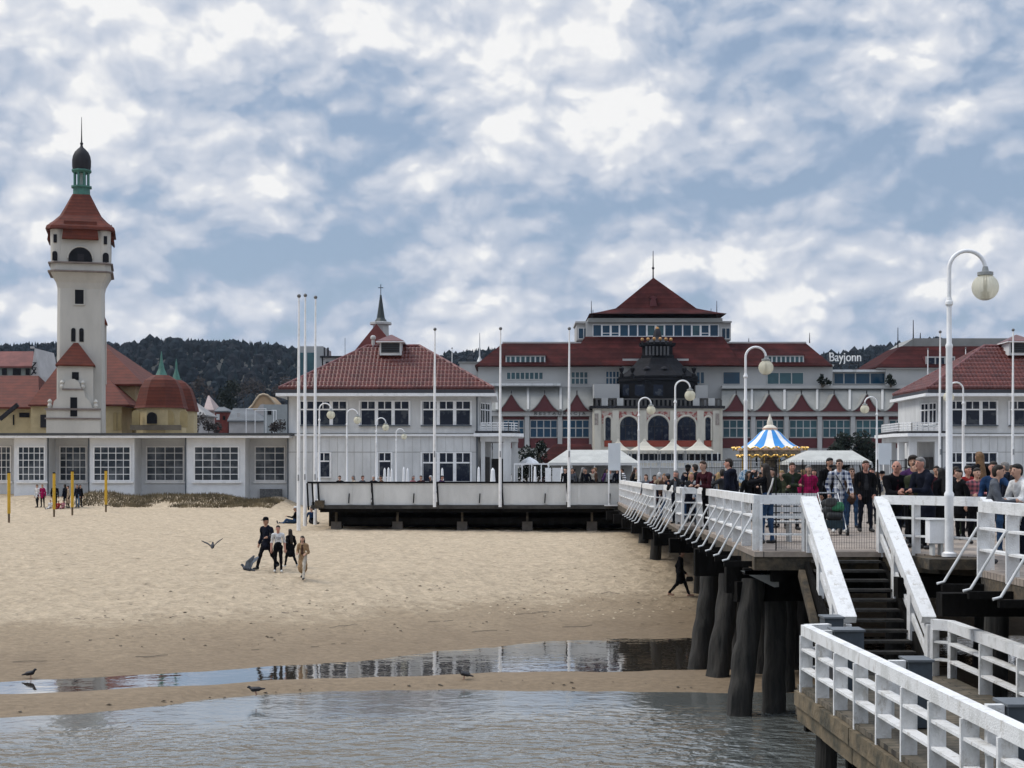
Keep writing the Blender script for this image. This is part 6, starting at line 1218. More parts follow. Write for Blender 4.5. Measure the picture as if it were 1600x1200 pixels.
def person(label, px, d, z, H=1.76, yaw=180, top='black', bot='black', shoe='black', hair=('short', 'dark'), pose='stand', woman=False, coat=None, skin=0, group=None, res=.021, hands=None, hood=None, cap=None, lean=None, head=0, fat=1.0, scarf=None, beard=None, glasses=False, x=None, inner=None, tee=False):
    rr = random.Random(PN[0] * 7 + 3); PN[0] += 1; s = H / 1.75; L = lambda v: Vector(v)
    ln = R(lean if lean is not None else (14 if pose == 'lean' else 2)); pel = L((0, 0, .94)); sw = (.155 if woman else .185) * fat; drop = 0.0
    if pose == 'sit': pel = L((0, 0, .56))
    if pose == 'ground': pel = L((0, 0, .11)); ln = R(lean if lean is not None else -8)
    def up(v, f=1.0):        # a point given upright above the pelvis, leaned forward
        v = L(v); r = v.z - .94; return L((v.x, v.y * math.cos(ln) + r * math.sin(ln), pel.z + r * math.cos(ln) - v.y * math.sin(ln)))
    neck = up((0, -.01, 1.47)); hd = neck + L((0, .035 + .02 * math.sin(ln), .165)); chest = up((0, 0, 1.30)); hips = [pel + L((sx * .088, 0, 0)) for sx in (-1, 1)]
    yaw_h = R(head); hx = L((math.cos(yaw_h), math.sin(yaw_h), 0)); hy = L((-math.sin(yaw_h), math.cos(yaw_h), 0))
    def hp(a, b, c): return hd + hx * a + hy * b + L((0, 0, c))
    T, K, S_, B = 1, 0, 3, 2; pr = []
    w = (.105 if woman else .118) * fat
    pr += [('c', pel + L((0, 0, .0)), up((0, 0, 1.12)), .128 * fat, w * 1.02, B if not coat else T, .78), ('c', up((0, 0, 1.06)), up((0, 0, 1.33)), w * 1.03, w * 1.12, T, .74), ('c', up((-sw * .62, -.01, 1.395)), up((sw * .62, -.01, 1.395)), .082, .082, T, .85)]
    pr += [('c', up((0, -.01, 1.40)), neck + L((0, .02, .05)), .062, .052, K), ('e', hd, (.076, .096, .112), K), ('c', hp(0, .035, -.05), hp(0, .055, -.085), .05, .034, K), ('c', hp(0, .09, .0), hp(0, .112, -.03), .012, .016, K)]
    pr += [('e', hp(-.078, 0, -.005), (.014, .024, .034), K), ('e', hp(.078, 0, -.005), (.014, .024, .034), K)]
    # legs
    if pose == 'walk': ang = [(R(24), R(6)), (R(-16), R(26))]
    elif pose == 'walk2': ang = [(R(-20), R(22)), (R(25), R(5))]
    elif pose == 'sit': ang = [(R(82), R(80)), (R(78), R(84))]
    elif pose == 'ground': ang = [(R(105), R(62)), (R(84), R(4))]
    else: j = rr.uniform(-4, 6); ang = [(R(3 + j), R(5)), (R(-2), R(3 + max(0, j)))]
    feet = []
    for i, sx in enumerate((-1, 1)):
        a, kb = ang[i]; kn = hips[i] + L((sx * .018, math.sin(a) * .44, -math.cos(a) * .44)); an = kn + L((sx * .01, math.sin(a - kb) * .42, -math.cos(a - kb) * .42)); feet.append(an)
        pr += [('c', hips[i], kn, .092 * (fat if not woman else 1), .062, B), ('c', kn, an, .060, .046 if not woman else .042, B)]
        fd = L((sx * .14, 1, 0)).normalized()
        if pose in ('walk', 'walk2') and a < 0: pr += [('c', an + L((0, -.02, -.03)), an + fd * .15 + L((0, 0, -.075)), .044, .034, S_)]
        elif pose == 'ground': pr += [('c', an + L((0, .02, 0)), an + L((sx * .05, .07, .16)), .044, .036, S_)]
        else: pr += [('c', an + L((0, -.035, -.035)), an + fd * .165 + L((0, 0, -.045)), .045, .036, S_)]
    low = min(f.z for f in feet) - .085
    if pose == 'ground': low = 0.0
    if coat: 
        zl = {'short': .70, 'long': .48, 'jacket': .84}[coat]
        pr += [('c', pel + L((0, 0, .06)), pel + L((0, .01, zl - .94)), .148 * fat, (.19 if coat != 'jacket' else .155) * fat, T, .8)]
    if coat: pr += [('c', up((-.045, -.035, 1.445)), up((.045, -.035, 1.445)), .066, .066, T)]
    if hood: pr += [('e', up((0, -.085, 1.43)), (.12, .07, .085), T)]
    if scarf: pr += [('c', up((-.04, .03, 1.43)), up((.04, .03, 1.43)), .075, .075, 4)]
    if inner: pr += [('c', up((0, .052 + .02, 1.05)), up((0, .06, 1.36)), .052, .045, 4)]
    # arms
    HT = {'stand': [(-.25, .05, .86), (.25, .05, .86)], 'walk': [(-.27, -.10, .88), (.26, .18, .92)], 'walk2': [(-.27, .18, .92), (.26, -.10, .88)], 'lean': [(-.12, .42, 1.11), (.14, .42, 1.11)], 'phone': [(-.10, .33, 1.52), (.17, .28, 1.30)], 'push': [(-.19, .40, 1.0), (.19, .40, 1.0)], 'sit': [(-.12, .36, .68), (.13, .36, .68)], 'ground': [(-.16, .36, .40), (.26, -.10, .06)], 'folded': [(.12, .22, 1.13), (-.12, .24, 1.16)], 'pockets': [(-.19, .10, .92), (.19, .10, .92)], 'gesture': [(-.26, .30, 1.18), (.25, .05, .88)], 'point': [(-.52, .36, 1.12), (.2, .3, 1.0)]}
    tg = hands or HT.get(pose, HT['stand']); fin = MB()
    for i, sx in enumerate((-1, 1)):
        sh = up((sx * sw, -.01, 1.385)); ht = L(tg[i]); a1, a2 = .29, .255; v = ht - sh; D = min(v.length, a1 + a2 - .004); v.normalize(); ht = sh + v * D
        x_ = (a1 * a1 - a2 * a2 + D * D) / (2 * D); hh = math.sqrt(max(0, a1 * a1 - x_ * x_)); pole = L((sx * .28, -.8, -.5)); pole = (pole - v * pole.dot(v)).normalized(); el = sh + v * x_ + pole * hh
        th = .012 if coat or hood else 0
        pr += [('c', sh, el, .062 * fat + th, .050 + th, T), ('c', el, ht, .047 + th, .036 + th * .7, K if tee else T)]
        fd = (ht - el).normalized(); side = fd.cross(L((0, 0, 1)) if abs(fd.z) < .8 else L((0, 1, 0))).normalized(); nrm = side.cross(fd); palm = ht + fd * .055; pr += [('e', palm, (.036, .036, .040), K)]
        cd = -nrm if nrm.z > 0 else nrm
        if res < .03:
            for q in range(4):
                o0 = palm + fd * .026 + side * (q - 1.5) * .019; ll = (.062, .072, .068, .054)[q]; p1 = o0 + fd * ll * .55 + cd * .010; p2 = p1 + fd * ll * .42 + cd * .026
                fin.tube([o0, p1, p2], [.0095, .0088, .0066], 5)
            o0 = palm - side * sx * .026 - fd * .012; fin.tube([o0, o0 - side * sx * .028 + fd * .03, o0 - side * sx * .022 + fd * .062 + cd * .012], [.011, .0095, .007], 5)
    V, Fc, mi = sdf_mesh([tuple(tuple(a) if isinstance(a, Vector) else a for a in p) for p in pr], res, .028, PN[0] if res < .035 else 0)
    if beard: pass
    face = MB(); face.mi = []
    if res < .03:
        face.cur = 5
        for e in (-1, 1): face.sphere(tuple(hp(e * .031, .086, .012)), .0115, 4)
        if glasses:
            for e in (-1, 1): face.sphere(tuple(hp(e * .034, .098, .010)), .022, 5, (1, .4, .7))
        face.cur = 6; m0 = hp(0, .086, -.062); face.beam(tuple(m0 - hx * .02), tuple(m0 + hx * .02), .012, .009)
    fin.mi = [0] * len(fin.f); ex = MB(); ex.v = list(fin.v); ex.f = list(fin.f); ex.mi = list(fin.mi); b0 = len(ex.v); ex.v += face.v; ex.f += [tuple(i + b0 for i in f) for f in face.f]; ex.mi += face.mi
    mats = [SKINS[skin], cloth(top), cloth(bot), SHOEW if shoe == 'white' else (SKINS[skin] if shoe == 'bare' else LEATHER), cloth(inner or scarf or 'white'), EYE, LIP]
    o = np_obj('person', V, Fc, mi, mats, None, ex)
    xx = X(px, d) if x is None else x
    o.location = (xx, d, z - low * s); o.scale = (s, s, s); o.rotation_euler = (0, 0, R(yaw)); tag(o, label, 'person', group); ORG[o] = Vector((0, 0, 0))
    st, hc = hair; hm = M('hair_' + hc, HAIR[hc], .6, .2, 12, .3, 40, spec=.3); hr = []
    if st in ('short', 'long', 'curly', 'bun'):
        hr = [('e', hp(0, -.016, .020), (.084, .095, .102), 0)] + [('e', hp(0, .022, .070), (.070, .068, .046), 0), ('e', hp(0, -.048, -.035), (.070, .056, .075), 0)]
        if st == 'curly': hr = [('e', hp(0, -.015, .035), (.108, .112, .112), 0), ('e', hp(0, .04, .09), (.085, .07, .05), 0), ('e', hp(.06, -.02, -.03), (.05, .06, .07), 0), ('e', hp(-.06, -.02, -.03), (.05, .06, .07), 0)]
        if st == 'long':
            bk = up((0, -.105, 1.18)); hr += [('c', hp(-.062, -.03, .0), hp(-.075, -.03, -.16), .034, .03, 0), ('c', hp(.062, -.03, .0), hp(.075, -.03, -.16), .034, .03, 0), ('c', hp(0, -.065, .0), tuple(bk), .065, .085, 0, .6)]
        if st == 'bun': hr += [('e', hp(0, -.12, .05), (.045, .045, .045), 0)]
    elif st == 'sides': hr = [('e', hp(0, -.05, .0), (.080, .066, .07), 0)]
    if hr:
        Vh, Fh, mh = sdf_mesh([tuple(tuple(a) if isinstance(a, Vector) else a for a in p) for p in hr], max(res * .8, .014), .02)
        # keep the face clear: drop what lies in front of the brow line
        Vh = np.array(Vh); c = np.array(hd); rel = Vh - c; fwd = rel @ np.array(hy); bad = (fwd > .03) & (rel[:, 2] < .035 + .35 * np.clip(fwd - .03, 0, .1)) ; keep = ~bad[Fh].all(1)
        np_obj('hair', Vh, Fh[keep], mh[keep], [hm], o)
    if beard:
        Vb, Fb, mb_ = sdf_mesh([('e', tuple(hp(0, .062, -.085)), (.05, .05, .045), 0)], .014, .01); np_obj('beard', Vb, Fb, mb_, [hm], o)
    if cap:
        m = MB(); cpos = hp(0, -.005, .035); m.lathe(tuple(cpos), [(.098, 0), (.10, .03), (.085, .075), (.05, .1), (.01, .108)], 14); f = hy; m.beam(tuple(cpos + f * .06 + L((0, 0, .012))), tuple(cpos + f * .18 + L((0, 0, -.004))), .13, .012); m.build('cap', cloth(cap), o, smooth=False)
    return o
def bag(label, cat, name, loc, size, mat, yaw=0, strap=None):
    o = thing(name, label, cat, loc); V, Fc, mi = sdf_mesh([('c', (-size[0] * .3, 0, -size[2] * .25), (size[0] * .3, 0, -size[2] * .25), size[2] * .4, size[2] * .4, 0, .6), ('c', (-size[0] * .25, 0, size[2] * .2), (size[0] * .25, 0, size[2] * .2), size[2] * .32, size[2] * .32, 0, .6)], .022, .04)
    b = np_obj('body', V, Fc, mi, [mat], o); o.rotation_euler = (0, 0, R(yaw))
    if strap: MB().tube(strap, .014, 6).build('strap', mat, o)
    return o
def G(px, d): return ground(X(px, d), d)
# -- on the beach
GB1 = 'group walking on the beach'
def dfor(px, py, lo=30, hi=110):           # distance where the sand is seen at this row
    a, b = lo, hi
    for _ in range(40):
        mid = (a + b) / 2
        if Z(py, mid) - ground(X(px, mid), mid, False) > 0: a = mid
        else: b = mid
    return a
def beachman(px, py, hpx, **k):
    d = dfor(px, py); return d, person(px=px, d=d, z=G(px, d), H=hpx * d / FPX, **k)
beachman(416.5, 890, 84, label='tall man in dark jacket and cap walking with one hand raised', yaw=150, top='navy', bot='black', pose='walk2', coat='jacket', hair=('short', 'black'), cap='black', hands=[(-.27, .28, 1.12), (.26, .05, .9)], group=GB1, res=.017, skin=1)
beachman(434.5, 893, 73, label='man in white printed T-shirt and black trousers', yaw=188, tee=True, top='white', bot='black', shoe='white', pose='stand', hair=('short', 'dark'), group=GB1, res=.017, skin=2)
tm_ = [o for o in C.objects if o.get('label', '').startswith('man in white printed')][0]; m = MB()
for zz_, ww in ((1.30, .085), (1.275, .10), (1.235, .06)): m.beam((-ww, .155, zz_), (ww * .8, .155, zz_), .008, .012)
m.build('shirt_print', M('print_ink', (.10, .11, .15), .8, .1, 3), tm_)
beachman(454, 886, 62, label='woman with long dark hair in black coat seen from behind', yaw=35, top='black', bot='black', pose='walk', woman=True, coat='short', hair=('long', 'dark'), group=GB1, res=.017, shoe='white')
beachman(473, 905, 70, label='woman in open beige coat and pale trousers', yaw=172, top='tan', bot='cream', shoe='black', pose='walk', woman=True, coat='long', inner='brown', hair=('long', 'dark'), hands=[(-.17, .22, 1.05), (.16, .22, 1.08)], group=GB1, res=.017)
d_, m_ = beachman(1063, 932, 76, label='barefoot man in long dark coat walking beside the pier piles', yaw=-95, top='black', bot='black', shoe='bare', pose='walk', coat='short', fat=1.1, hair=('short', 'black'), res=.017)
bag('dark shoes carried by the barefoot walking man', 'shoes', 'shoes', (X(1076, d_), d_ - .25, m_.location.z + .72 * m_.scale.z), (.3, .2, .16), LEATHER, 20)
GB2 = 'people sitting on the sand under the flagpoles'
d1 = dfor(463, 818); person('person in black sitting on the sand with legs stretched out', 460, d1, G(466, d1), 1.75, 100, 'black', 'jeans', pose='ground', coat=None, hair=('short', 'dark'), group=GB2, skin=1, cap='white', res=.022)
person('person in blue sitting on the sand behind the middle flagpole', 487, d1, G(487, d1), 1.68, 205, 'blue', 'black', pose='ground', hair=('short', 'black'), group=GB2, res=.022)
GB3 = 'group standing before the glazed wing'
for (px, py, hp_, lab, top, bot, kw) in [(58.5, 793, 36, 'woman in white jacket and black trousers by the glazed wing', 'white', 'black', dict(hair=('short', 'brown'), coat='jacket', yaw=150)), (66.5, 793, 36, 'woman in magenta jacket beside the white jacket', 'magenta', 'black', dict(hair=('short', 'light'), woman=True, coat='jacket', yaw=175)),
        (85.5, 794, 38, 'person all in black behind the second yellow post', 'black', 'black', dict(hair=('short', 'black'), coat='jacket', yaw=10)), (102, 793, 36, 'dark haired woman in navy jacket', 'navy', 'navy', dict(hair=('long', 'black'), woman=True, coat='jacket', yaw=60)), (107, 794, 35, 'woman in beige coat with black boots', 'beige', 'black', dict(hair=('short', 'brown'), woman=True, coat='long', yaw=110)),
        (121, 793, 36, 'woman in light jeans and dark blue jacket', 'navy', 'lightjeans', dict(hair=('long', 'brown'), woman=True, coat='jacket', yaw=165)), (125, 792.5, 35, 'woman with long dark hair in black at the right of the group', 'black', 'black', dict(hair=('long', 'dark'), woman=True, coat='jacket', yaw=230))]:
    d = dfor(px, py); person(lab, px, d, G(px, d), hp_ * d / FPX, top=top, bot=bot, group=GB3, res=.026, **kw)
for (px, hp_, lab, top, kw) in ((78.5, 12, 'small child in white crouching on the sand', 'white', dict(hair=('short', 'black'))), (91, 13.5, 'small child in red sitting on the sand', 'red', dict(hair=('short', 'red' if 0 else 'brown'))), (98.5, 11, 'small child in pale pink sitting on the sand', 'pink', dict(hair=('short', 'dark')))):
    d = dfor(px, 795); person(lab, px, d, G(px, d), 1.05, 170, top, top, pose='ground', group='children sitting on the sand', res=.028, fat=1.15, **kw)
# -- at the rail and on the deck, nearest first
def deck(px, ytop, m, label, **k):
    d = FPX / m; H = 1.55 + (HZ - ytop) / m
    if k.get('pose') == 'lean': H /= .975
    k.setdefault('res', .016 if m > 70 else .021); return d, person(label, px, d, DECK, H, **k)
GD = 'people at the pier railing'
deck(1106, 722, 60, 'young man in dark maroon sweater leaning on the railing bend', top='maroon', bot='black', pose='lean', yaw=130, hair=('short', 'brown'), group=GD, lean=16)
deck(1141, 716.5, 62, 'man in dark navy coat with short hair turned towards the leaning young man', top='navy', bot='black', pose='stand', yaw=55, head=20, hood=1, coat='jacket', hair=('short', 'dark'), group=GD, skin=2)
deck(1198, 724.5, 74, 'woman in black jacket and jeans photographing with a phone, white bag strap', top='black', bot='jeans', pose='phone', yaw=40, woman=True, coat=None, hair=('long', 'dark'), group=GD)
dph = FPX / 74; ph = thing('phone', 'black phone held up by the photographing woman', 'phone', (X(1183, dph), dph + .22, Z(741, dph))); MB().box(X(1183, dph) - .04, dph + .22, Z(746, dph), X(1183, dph) + .04, dph + .235, Z(735, dph)).build('case', LEATHER, ph)
sb = thing('shoulder_bag', 'white shoulder strap and bag across the photographing woman\'s back', 'bag', (X(1208, dph), dph - .2, Z(770, dph))); MB().tube([(X(1206, dph), dph - .17, Z(747, dph)), (X(1203, dph), dph - .20, Z(758, dph)), (X(1197, dph), dph - .19, Z(773, dph))], .018, 6).build('strap', SHOEW, sb); MB().box(X(1192, dph), dph - .22, Z(788, dph), X(1200, dph), dph - .15, Z(774, dph)).build('pouch', SHOEW, sb)
deck(1237, 722.5, 60, 'man in dark green jacket holding his hands together', top='green', bot='black', pose='folded', yaw=185, coat='jacket', inner='darkgrey', hair=('short', 'brown'), group=GD, skin=2)
deck(1222, 735, 58, 'blond woman in olive jacket behind the photographing woman', top='olive', bot='black', yaw=165, woman=True, coat='jacket', hair=('long', 'blond'), group=GD)
deck(1263, 727, 58, 'woman in bright magenta jacket', top='magenta', bot='black', yaw=180, coat='short', hair=('short', 'grey'), woman=True, group=GD, fat=1.15)
deck(1295, 715.5, 60, 'tall bearded man in black behind the plaid shirt', top='black', bot='black', yaw=200, coat='jacket', hair=('short', 'black'), beard=1, group=GD, skin=1)
deck(1311, 717.5, 63, 'man in blue and white plaid shirt over white T-shirt pushing a pushchair', top='plaid_blue_white', bot='jeans', shoe='white', yaw=178, head=-35, pose='push', hands=[(-.24, .34, .95), (.25, .06, .92)], coat='jacket', inner='white', hair=('short', 'brown'), glasses=True, group=GD, res=.016, lean=2)
dcb = FPX / 63 - .18; cb = thing('crossbody_bag', 'black bag strap across the white T-shirt', 'bag', (X(1311, dcb), dcb, DECK + 1.2)); MB().tube([(X(1306, dcb), dcb + .03, Z(742, dcb)), (X(1312, dcb), dcb - .035, Z(752, dcb)), (X(1318, dcb), dcb, Z(764, dcb))], .014, 6).build('strap', LEATHER, cb)
deck(1331, 731, 58, 'woman in brown jacket and ripped jeans between the two men', top='brown', bot='jeans', yaw=175, woman=True, coat='jacket', hair=('long', 'brown'), glasses=True, group=GD)
deck(1352, 719.5, 62, 'man in black jacket and dark jeans walking towards the gate', top='black', bot='navy', yaw=182, pose='pockets', coat='jacket', inner='darkgrey', hair=('short', 'brown'), group=GD, skin=2, res=.016)
deck(1396, 723.5, 78, 'bald man in black jacket leaning at the top of the steps', top='black', bot='navy', pose='lean', yaw=196, head=-40, coat='jacket', inner='maroon', hair=('none', 'dark'), group=GD, skin=2, lean=10, fat=1.1, glasses=True)
deck(1427, 713, 74, 'person with dark curly hair behind the grey-haired man', top='purple', bot='black', yaw=160, coat='jacket', hair=('curly', 'dark'), group=GD, skin=1)
deck(1432, 724, 78, 'person in olive jacket with arms on the railing', top='olive', bot='black', pose='lean', yaw=165, coat='jacket', hair=('short', 'brown'), group=GD, lean=16)
deck(1447, 717.5, 79.5, 'grey-haired man in dark navy coat resting on the railing', top='navy', bot='black', pose='lean', yaw=115, coat='short', hood=1, hair=('short', 'grey'), group=GD, skin=2, lean=12, fat=1.12)
deck(1472, 731, 74, 'woman with long black hair in black jacket left of the lamp post', top='black', bot='black', yaw=20, woman=True, coat='short', hair=('long', 'black'), group=GD)
deck(1464, 728, 60, 'man in dark maroon jacket behind the navy coat', top='maroon', bot='black', yaw=150, coat='jacket', hair=('short', 'dark'), group=GD, skin=1)
deck(1500, 733, 70, 'person in black jacket right behind the lamp post', top='black', bot='black', yaw=120, coat='short', hair=('short', 'dark'), group=GD)
deck(1511, 727, 68, 'man in red sweater and green jacket', top='red', bot='green', yaw=195, hair=('short', 'dark'), group=GD, skin=2)
deck(1525, 731, 74, 'person in red checked shirt holding something pale', top='plaid_red', bot='black', yaw=190, pose='folded', hair=('short', 'dark'), group=GD)
deck(1532, 706, 66, 'woman with long light brown hair standing tallest by the white pavilion', top='black', bot='black', yaw=15, woman=True, coat='jacket', hair=('long', 'light'), group=GD)
deck(1553, 721, 84, 'man in striped shirt and blue jacket reaching towards the lamp post', top='blue', bot='jeans', yaw=150, head=20, pose='point', inner='stripe_white_blue', hair=('short', 'dark'), group=GD, skin=2)
deck(1545, 729.5, 94, 'dark-haired woman in grey jacket with elbows on the railing', top='grey', bot='jeans', yaw=250, pose='lean', woman=True, coat='jacket', hair=('short', 'dark'), group=GD, lean=14)
deck(1573, 722, 68, 'grey-blond man in navy jacket seen from behind', top='navy', bot='black', yaw=60, coat='jacket', hair=('short', 'grey'), group=GD)
deck(1583, 727, 64, 'man in dark jacket beside the grey-blond man', top='darkgrey', bot='black', yaw=30, coat='jacket', hair=('short', 'brown'), group=GD)
deck(1598, 728.5, 94, 'black-haired person in white hooded jacket at the right edge', top='white', bot='navy', yaw=110, pose='lean', hood=1, coat='jacket', hair=('short', 'black'), group=GD, lean=10)
# pushchair
dp = FPX / 64 - .75; sx0 = X(1302, dp); pc = thing('pushchair', 'dark pushchair loaded with bags in front of the plaid shirt', 'pushchair', (sx0, dp, DECK))
W2 = LEATHER; m = MB()
for e in (-.24, .24): m.tube([(sx0 + e, dp + .62, DECK + 1.0), (sx0 + e, dp + .15, DECK + .62), (sx0 + e, dp - .35, DECK + .14)], .016, 8); m.tube([(sx0 + e, dp + .05, DECK + .55), (sx0 + e, dp + .42, DECK + .16)], .016, 8)
m.tube([(sx0 - .24, dp + .62, DECK + 1.0), (sx0 + .24, dp + .62, DECK + 1.0)], .018, 8); m.build('frame', STEEL, pc)
V, Fc, mi = sdf_mesh([('c', (-.12, .1, .55), (.12, .1, .55), .14, .14, 0), ('c', (-.12, .3, .72), (.12, .3, .72), .13, .12, 0), ('c', (-.1, -.12, .45), (.1, -.12, .45), .1, .1, 0)], .025, .05); np_obj('seat', V, Fc, mi, [M('pushchair_cloth', (.02, .022, .024), .85, .2, 6)], pc)
for c in list(pc.children):
    if c.name.startswith('seat'): c.location = (0, 0, 0)
MB().box(sx0 - .2, dp - .2, DECK + .17, sx0 + .2, dp + .35, DECK + .36).build('basket', M('basket_blue', (.02, .045, .06), .8, .2, 5), pc)
for e in (-.26, .26):
    for (yy, r) in ((-.34, .10), (.42, .13)):
        w = MB(); w.tube([(sx0 + e - .025, dp + yy, DECK + r), (sx0 + e + .025, dp + yy, DECK + r)], r, 18); w = w.build('wheel', W2, pc); MB().tube([(sx0 + e - .03, dp + yy, DECK + r), (sx0 + e + .03, dp + yy, DECK + r)], r * .5, 12).build('hub', STEEL, w)
for (a, c, z, nm, lab) in ((-.07, (.05, .05, .05), .80, 'black', 'dark bag lying on the pushchair'), (.10, (.03, .20, .09), .70, 'green', 'green toy on the pushchair')):
    bag(lab, 'bag' if nm == 'black' else 'toy', 'bag' if nm == 'black' else 'toy', (sx0 + a, dp - .08, DECK + z), (.26, .2, .2), M('bag_' + nm, c, .7, .3, 6), 0)
# -- the crowd on the square and terrace (smaller, farther)
GC = 'crowd on the square by the terrace'
crowd = [(1010, 741, 42, 'grey', 'brown', 'long'), (1022, 742, 44, 'maroon', 'dark', 'short'), (1031, 738, 44, 'beige', 'white', 'short'), (1038, 740, 46, 'brown', 'light', 'long'), (1045, 738, 48, 'navy', 'dark', 'short'), (1057, 735, 54, 'darkgrey', 'grey', 'long'), (1069, 738, 50, 'white', 'dark', 'short'), (1076, 727, 50, 'navy', 'black', 'short'), (1080, 738, 53, 'darkgrey', 'blond', 'long'), (1088, 725, 52, 'black', 'dark', 'short'), (1094, 738, 55, 'lightgrey', 'brown', 'short'), (1100, 740, 46, 'black', 'grey', 'short'), (1124, 738, 56, 'lightgrey', 'blond', 'long'), (1117, 741, 46, 'black', 'dark', 'short'), (1150, 741, 44, 'darkgrey', 'brown', 'short'), (1182, 733, 52, 'black', 'grey', 'short'), (1189, 738, 44, 'cream', 'light', 'long'), (1212, 737, 50, 'navy', 'brown', 'short'), (1248, 733, 50, 'black', 'black', 'long'), (1256, 734, 44, 'black', 'blond', 'short'), (1273, 733, 48, 'black', 'dark', 'long'), (1283, 737, 40, 'darkgrey', 'grey', 'short'), (1322, 738, 42, 'white', 'dark', 'short'), (1341, 738, 40, 'navy', 'light', 'short'), (1372, 737, 46, 'lightgrey', 'brown', 'long'), (1379, 734, 50, 'cream', 'brown', 'short'), (1411, 738, 46, 'black', 'dark', 'short'), (1417, 741, 44, 'white', 'grey', 'short'), (1455, 735, 50, 'darkgrey', 'brown', 'short'), (1485, 732, 46, 'beige', 'dark', 'long'), (1518, 738, 48, 'olive', 'black', 'short'), (1538, 737, 46, 'navy', 'grey', 'short'), (1562, 734, 50, 'black', 'blond', 'long'), (1590, 738, 50, 'maroon', 'brown', 'short'), (1303, 735, 45, 'black', 'brown', 'short'), (1363, 731, 54, 'black', 'dark', 'short'), (1403, 730, 58, 'navy', 'brown', 'short'), (1421, 731, 57, 'black', 'dark', 'long'), (1438, 729, 64, 'darkgrey', 'dark', 'short'), (1458, 732, 56, 'black', 'grey', 'short'), (1480, 730, 66, 'black', 'brown', 'short'), (1492, 729, 60, 'darkgrey', 'dark', 'short'), (1519, 729, 62, 'black', 'black', 'short'), (1542, 727, 60, 'black', 'brown', 'long'), (1564, 728, 62, 'navy', 'dark', 'short'), (1206, 731, 58, 'green', 'dark', 'short'), (1169, 733, 56, 'black', 'dark', 'long'), (1130, 733, 58, 'darkgrey', 'dark', 'short')]
for i, (px, yt, mm, c, h, st) in enumerate(crowd):
    wom = st == 'long'; d = FPX / mm
    person(f"{'woman' if wom else 'man'} in {dict(lightgrey='light grey', darkgrey='dark grey').get(c, c)} {('jacket', 'coat', 'top')[i % 3]} with {h} hair in the crowd, {('near the terrace end', 'behind the leaning young man', 'behind the photographing woman', 'behind the plaid shirt', 'behind the navy coat')[min(4, max(0, (px - 1000) // 110))]}", px, d, DECK, 1.55 + (HZ - yt) / mm, (150, 200, 20, 175, 60)[i % 5], c, ('black', 'jeans', 'navy')[i % 3], hair=(st, h), woman=wom, coat=('jacket', 'short', None)[i % 3], group=GC, res=.03, skin=i % 3, pose=('stand', 'folded', 'gesture', 'pockets', 'walk', 'phone', 'folded')[i % 7], head=(0, 35, -40, 15, -20)[i % 5], hood=1 if i % 3 == 0 else None, inner=('white', 'grey')[i % 2] if i % 4 == 1 else None, cap=('grey' if i % 9 == 4 else 'black' if i % 9 == 7 else None))
crowd2 = [(884, 'black', 'dark'), (893, 'grey', 'brown'), (902, 'darkgrey', 'black'), (909, 'black', 'grey'), (917, 'navy', 'dark'), (925, 'cream', 'brown'), (932, 'brown', 'light'), (941, 'purple', 'dark'), (955, 'lightgrey', 'grey'), (964, 'navy', 'black'), (978, 'breton_stripe', 'dark'), (986, 'black', 'brown'), (993, 'beige', 'blond')]
for i, (px, c, h) in enumerate(crowd2):
    d = 77 + (i * 37 % 11) * .7
    person(f"{('man', 'woman')[i % 2]} in {dict(lightgrey='light grey', darkgrey='dark grey', breton_stripe='black and white striped').get(c, c)} {('top', 'jacket')[i % 2]} with {h} hair seated at the terrace edge", px, d, DECK - .02, 1.72, (160, 190, 80, 270)[i % 4], c, 'black', hair=('long' if i % 2 else 'short', h), woman=bool(i % 2), pose='stand', lean=20 if i % 3 else 5, group='guests on the restaurant terrace', res=.034, skin=i % 3)
for i, (px, c) in enumerate(((531, 'black'), (553, 'cream'), (566, 'grey'), (584, 'navy'), (596, 'brown'), (645, 'pink'), (658, 'maroon'), (674, 'darkgrey'), (690, 'purple'))):
    person(f"seated guest in {dict(darkgrey='dark grey').get(c, c)} just above the terrace rail before the left pavilion", px, 78.7, DECK - .02, 1.62, (170, 120, 230)[i % 3], c, 'black', hair=(('short', 'long')[i % 2], ('dark', 'grey', 'brown', 'white')[i % 4]), pose='sit', group='seated guests on the terrace', res=.034, skin=i % 3)
for i in range(16):
    px = 1236 + i * 5.6 if i < 11 else 1182 + (i - 11) * 9; d = 165 + (i * 13 % 7); c = list(COL)[(i * 5) % 22]; h = list(HAIR)[i % 6]
    person(f"distant {('man', 'woman')[i % 2]} in {dict(lightgrey='light grey', darkgrey='dark grey', lightjeans='light blue', jeans='denim blue').get(c, c)} on the raised walk {'right of' if i < 11 else 'behind'} the carousel", px, d, Z(708, d) - 1.7 + (i % 3) * .06, 1.7, 170 + i * 23, c, 'black', hair=('short', h), group='distant people on the raised walk', res=.045)
rw = thing('raised_walk', 'pale raised walk wall behind the carousel carrying distant people', 'terrace wall', (X(1260, 164), 164, DECK)); MB().box(X(1140, 164), 163.5, DECK - .1, X(1330, 164), 175, Z(708, 168) - 1.72).build('wall', PLASTER2, rw)
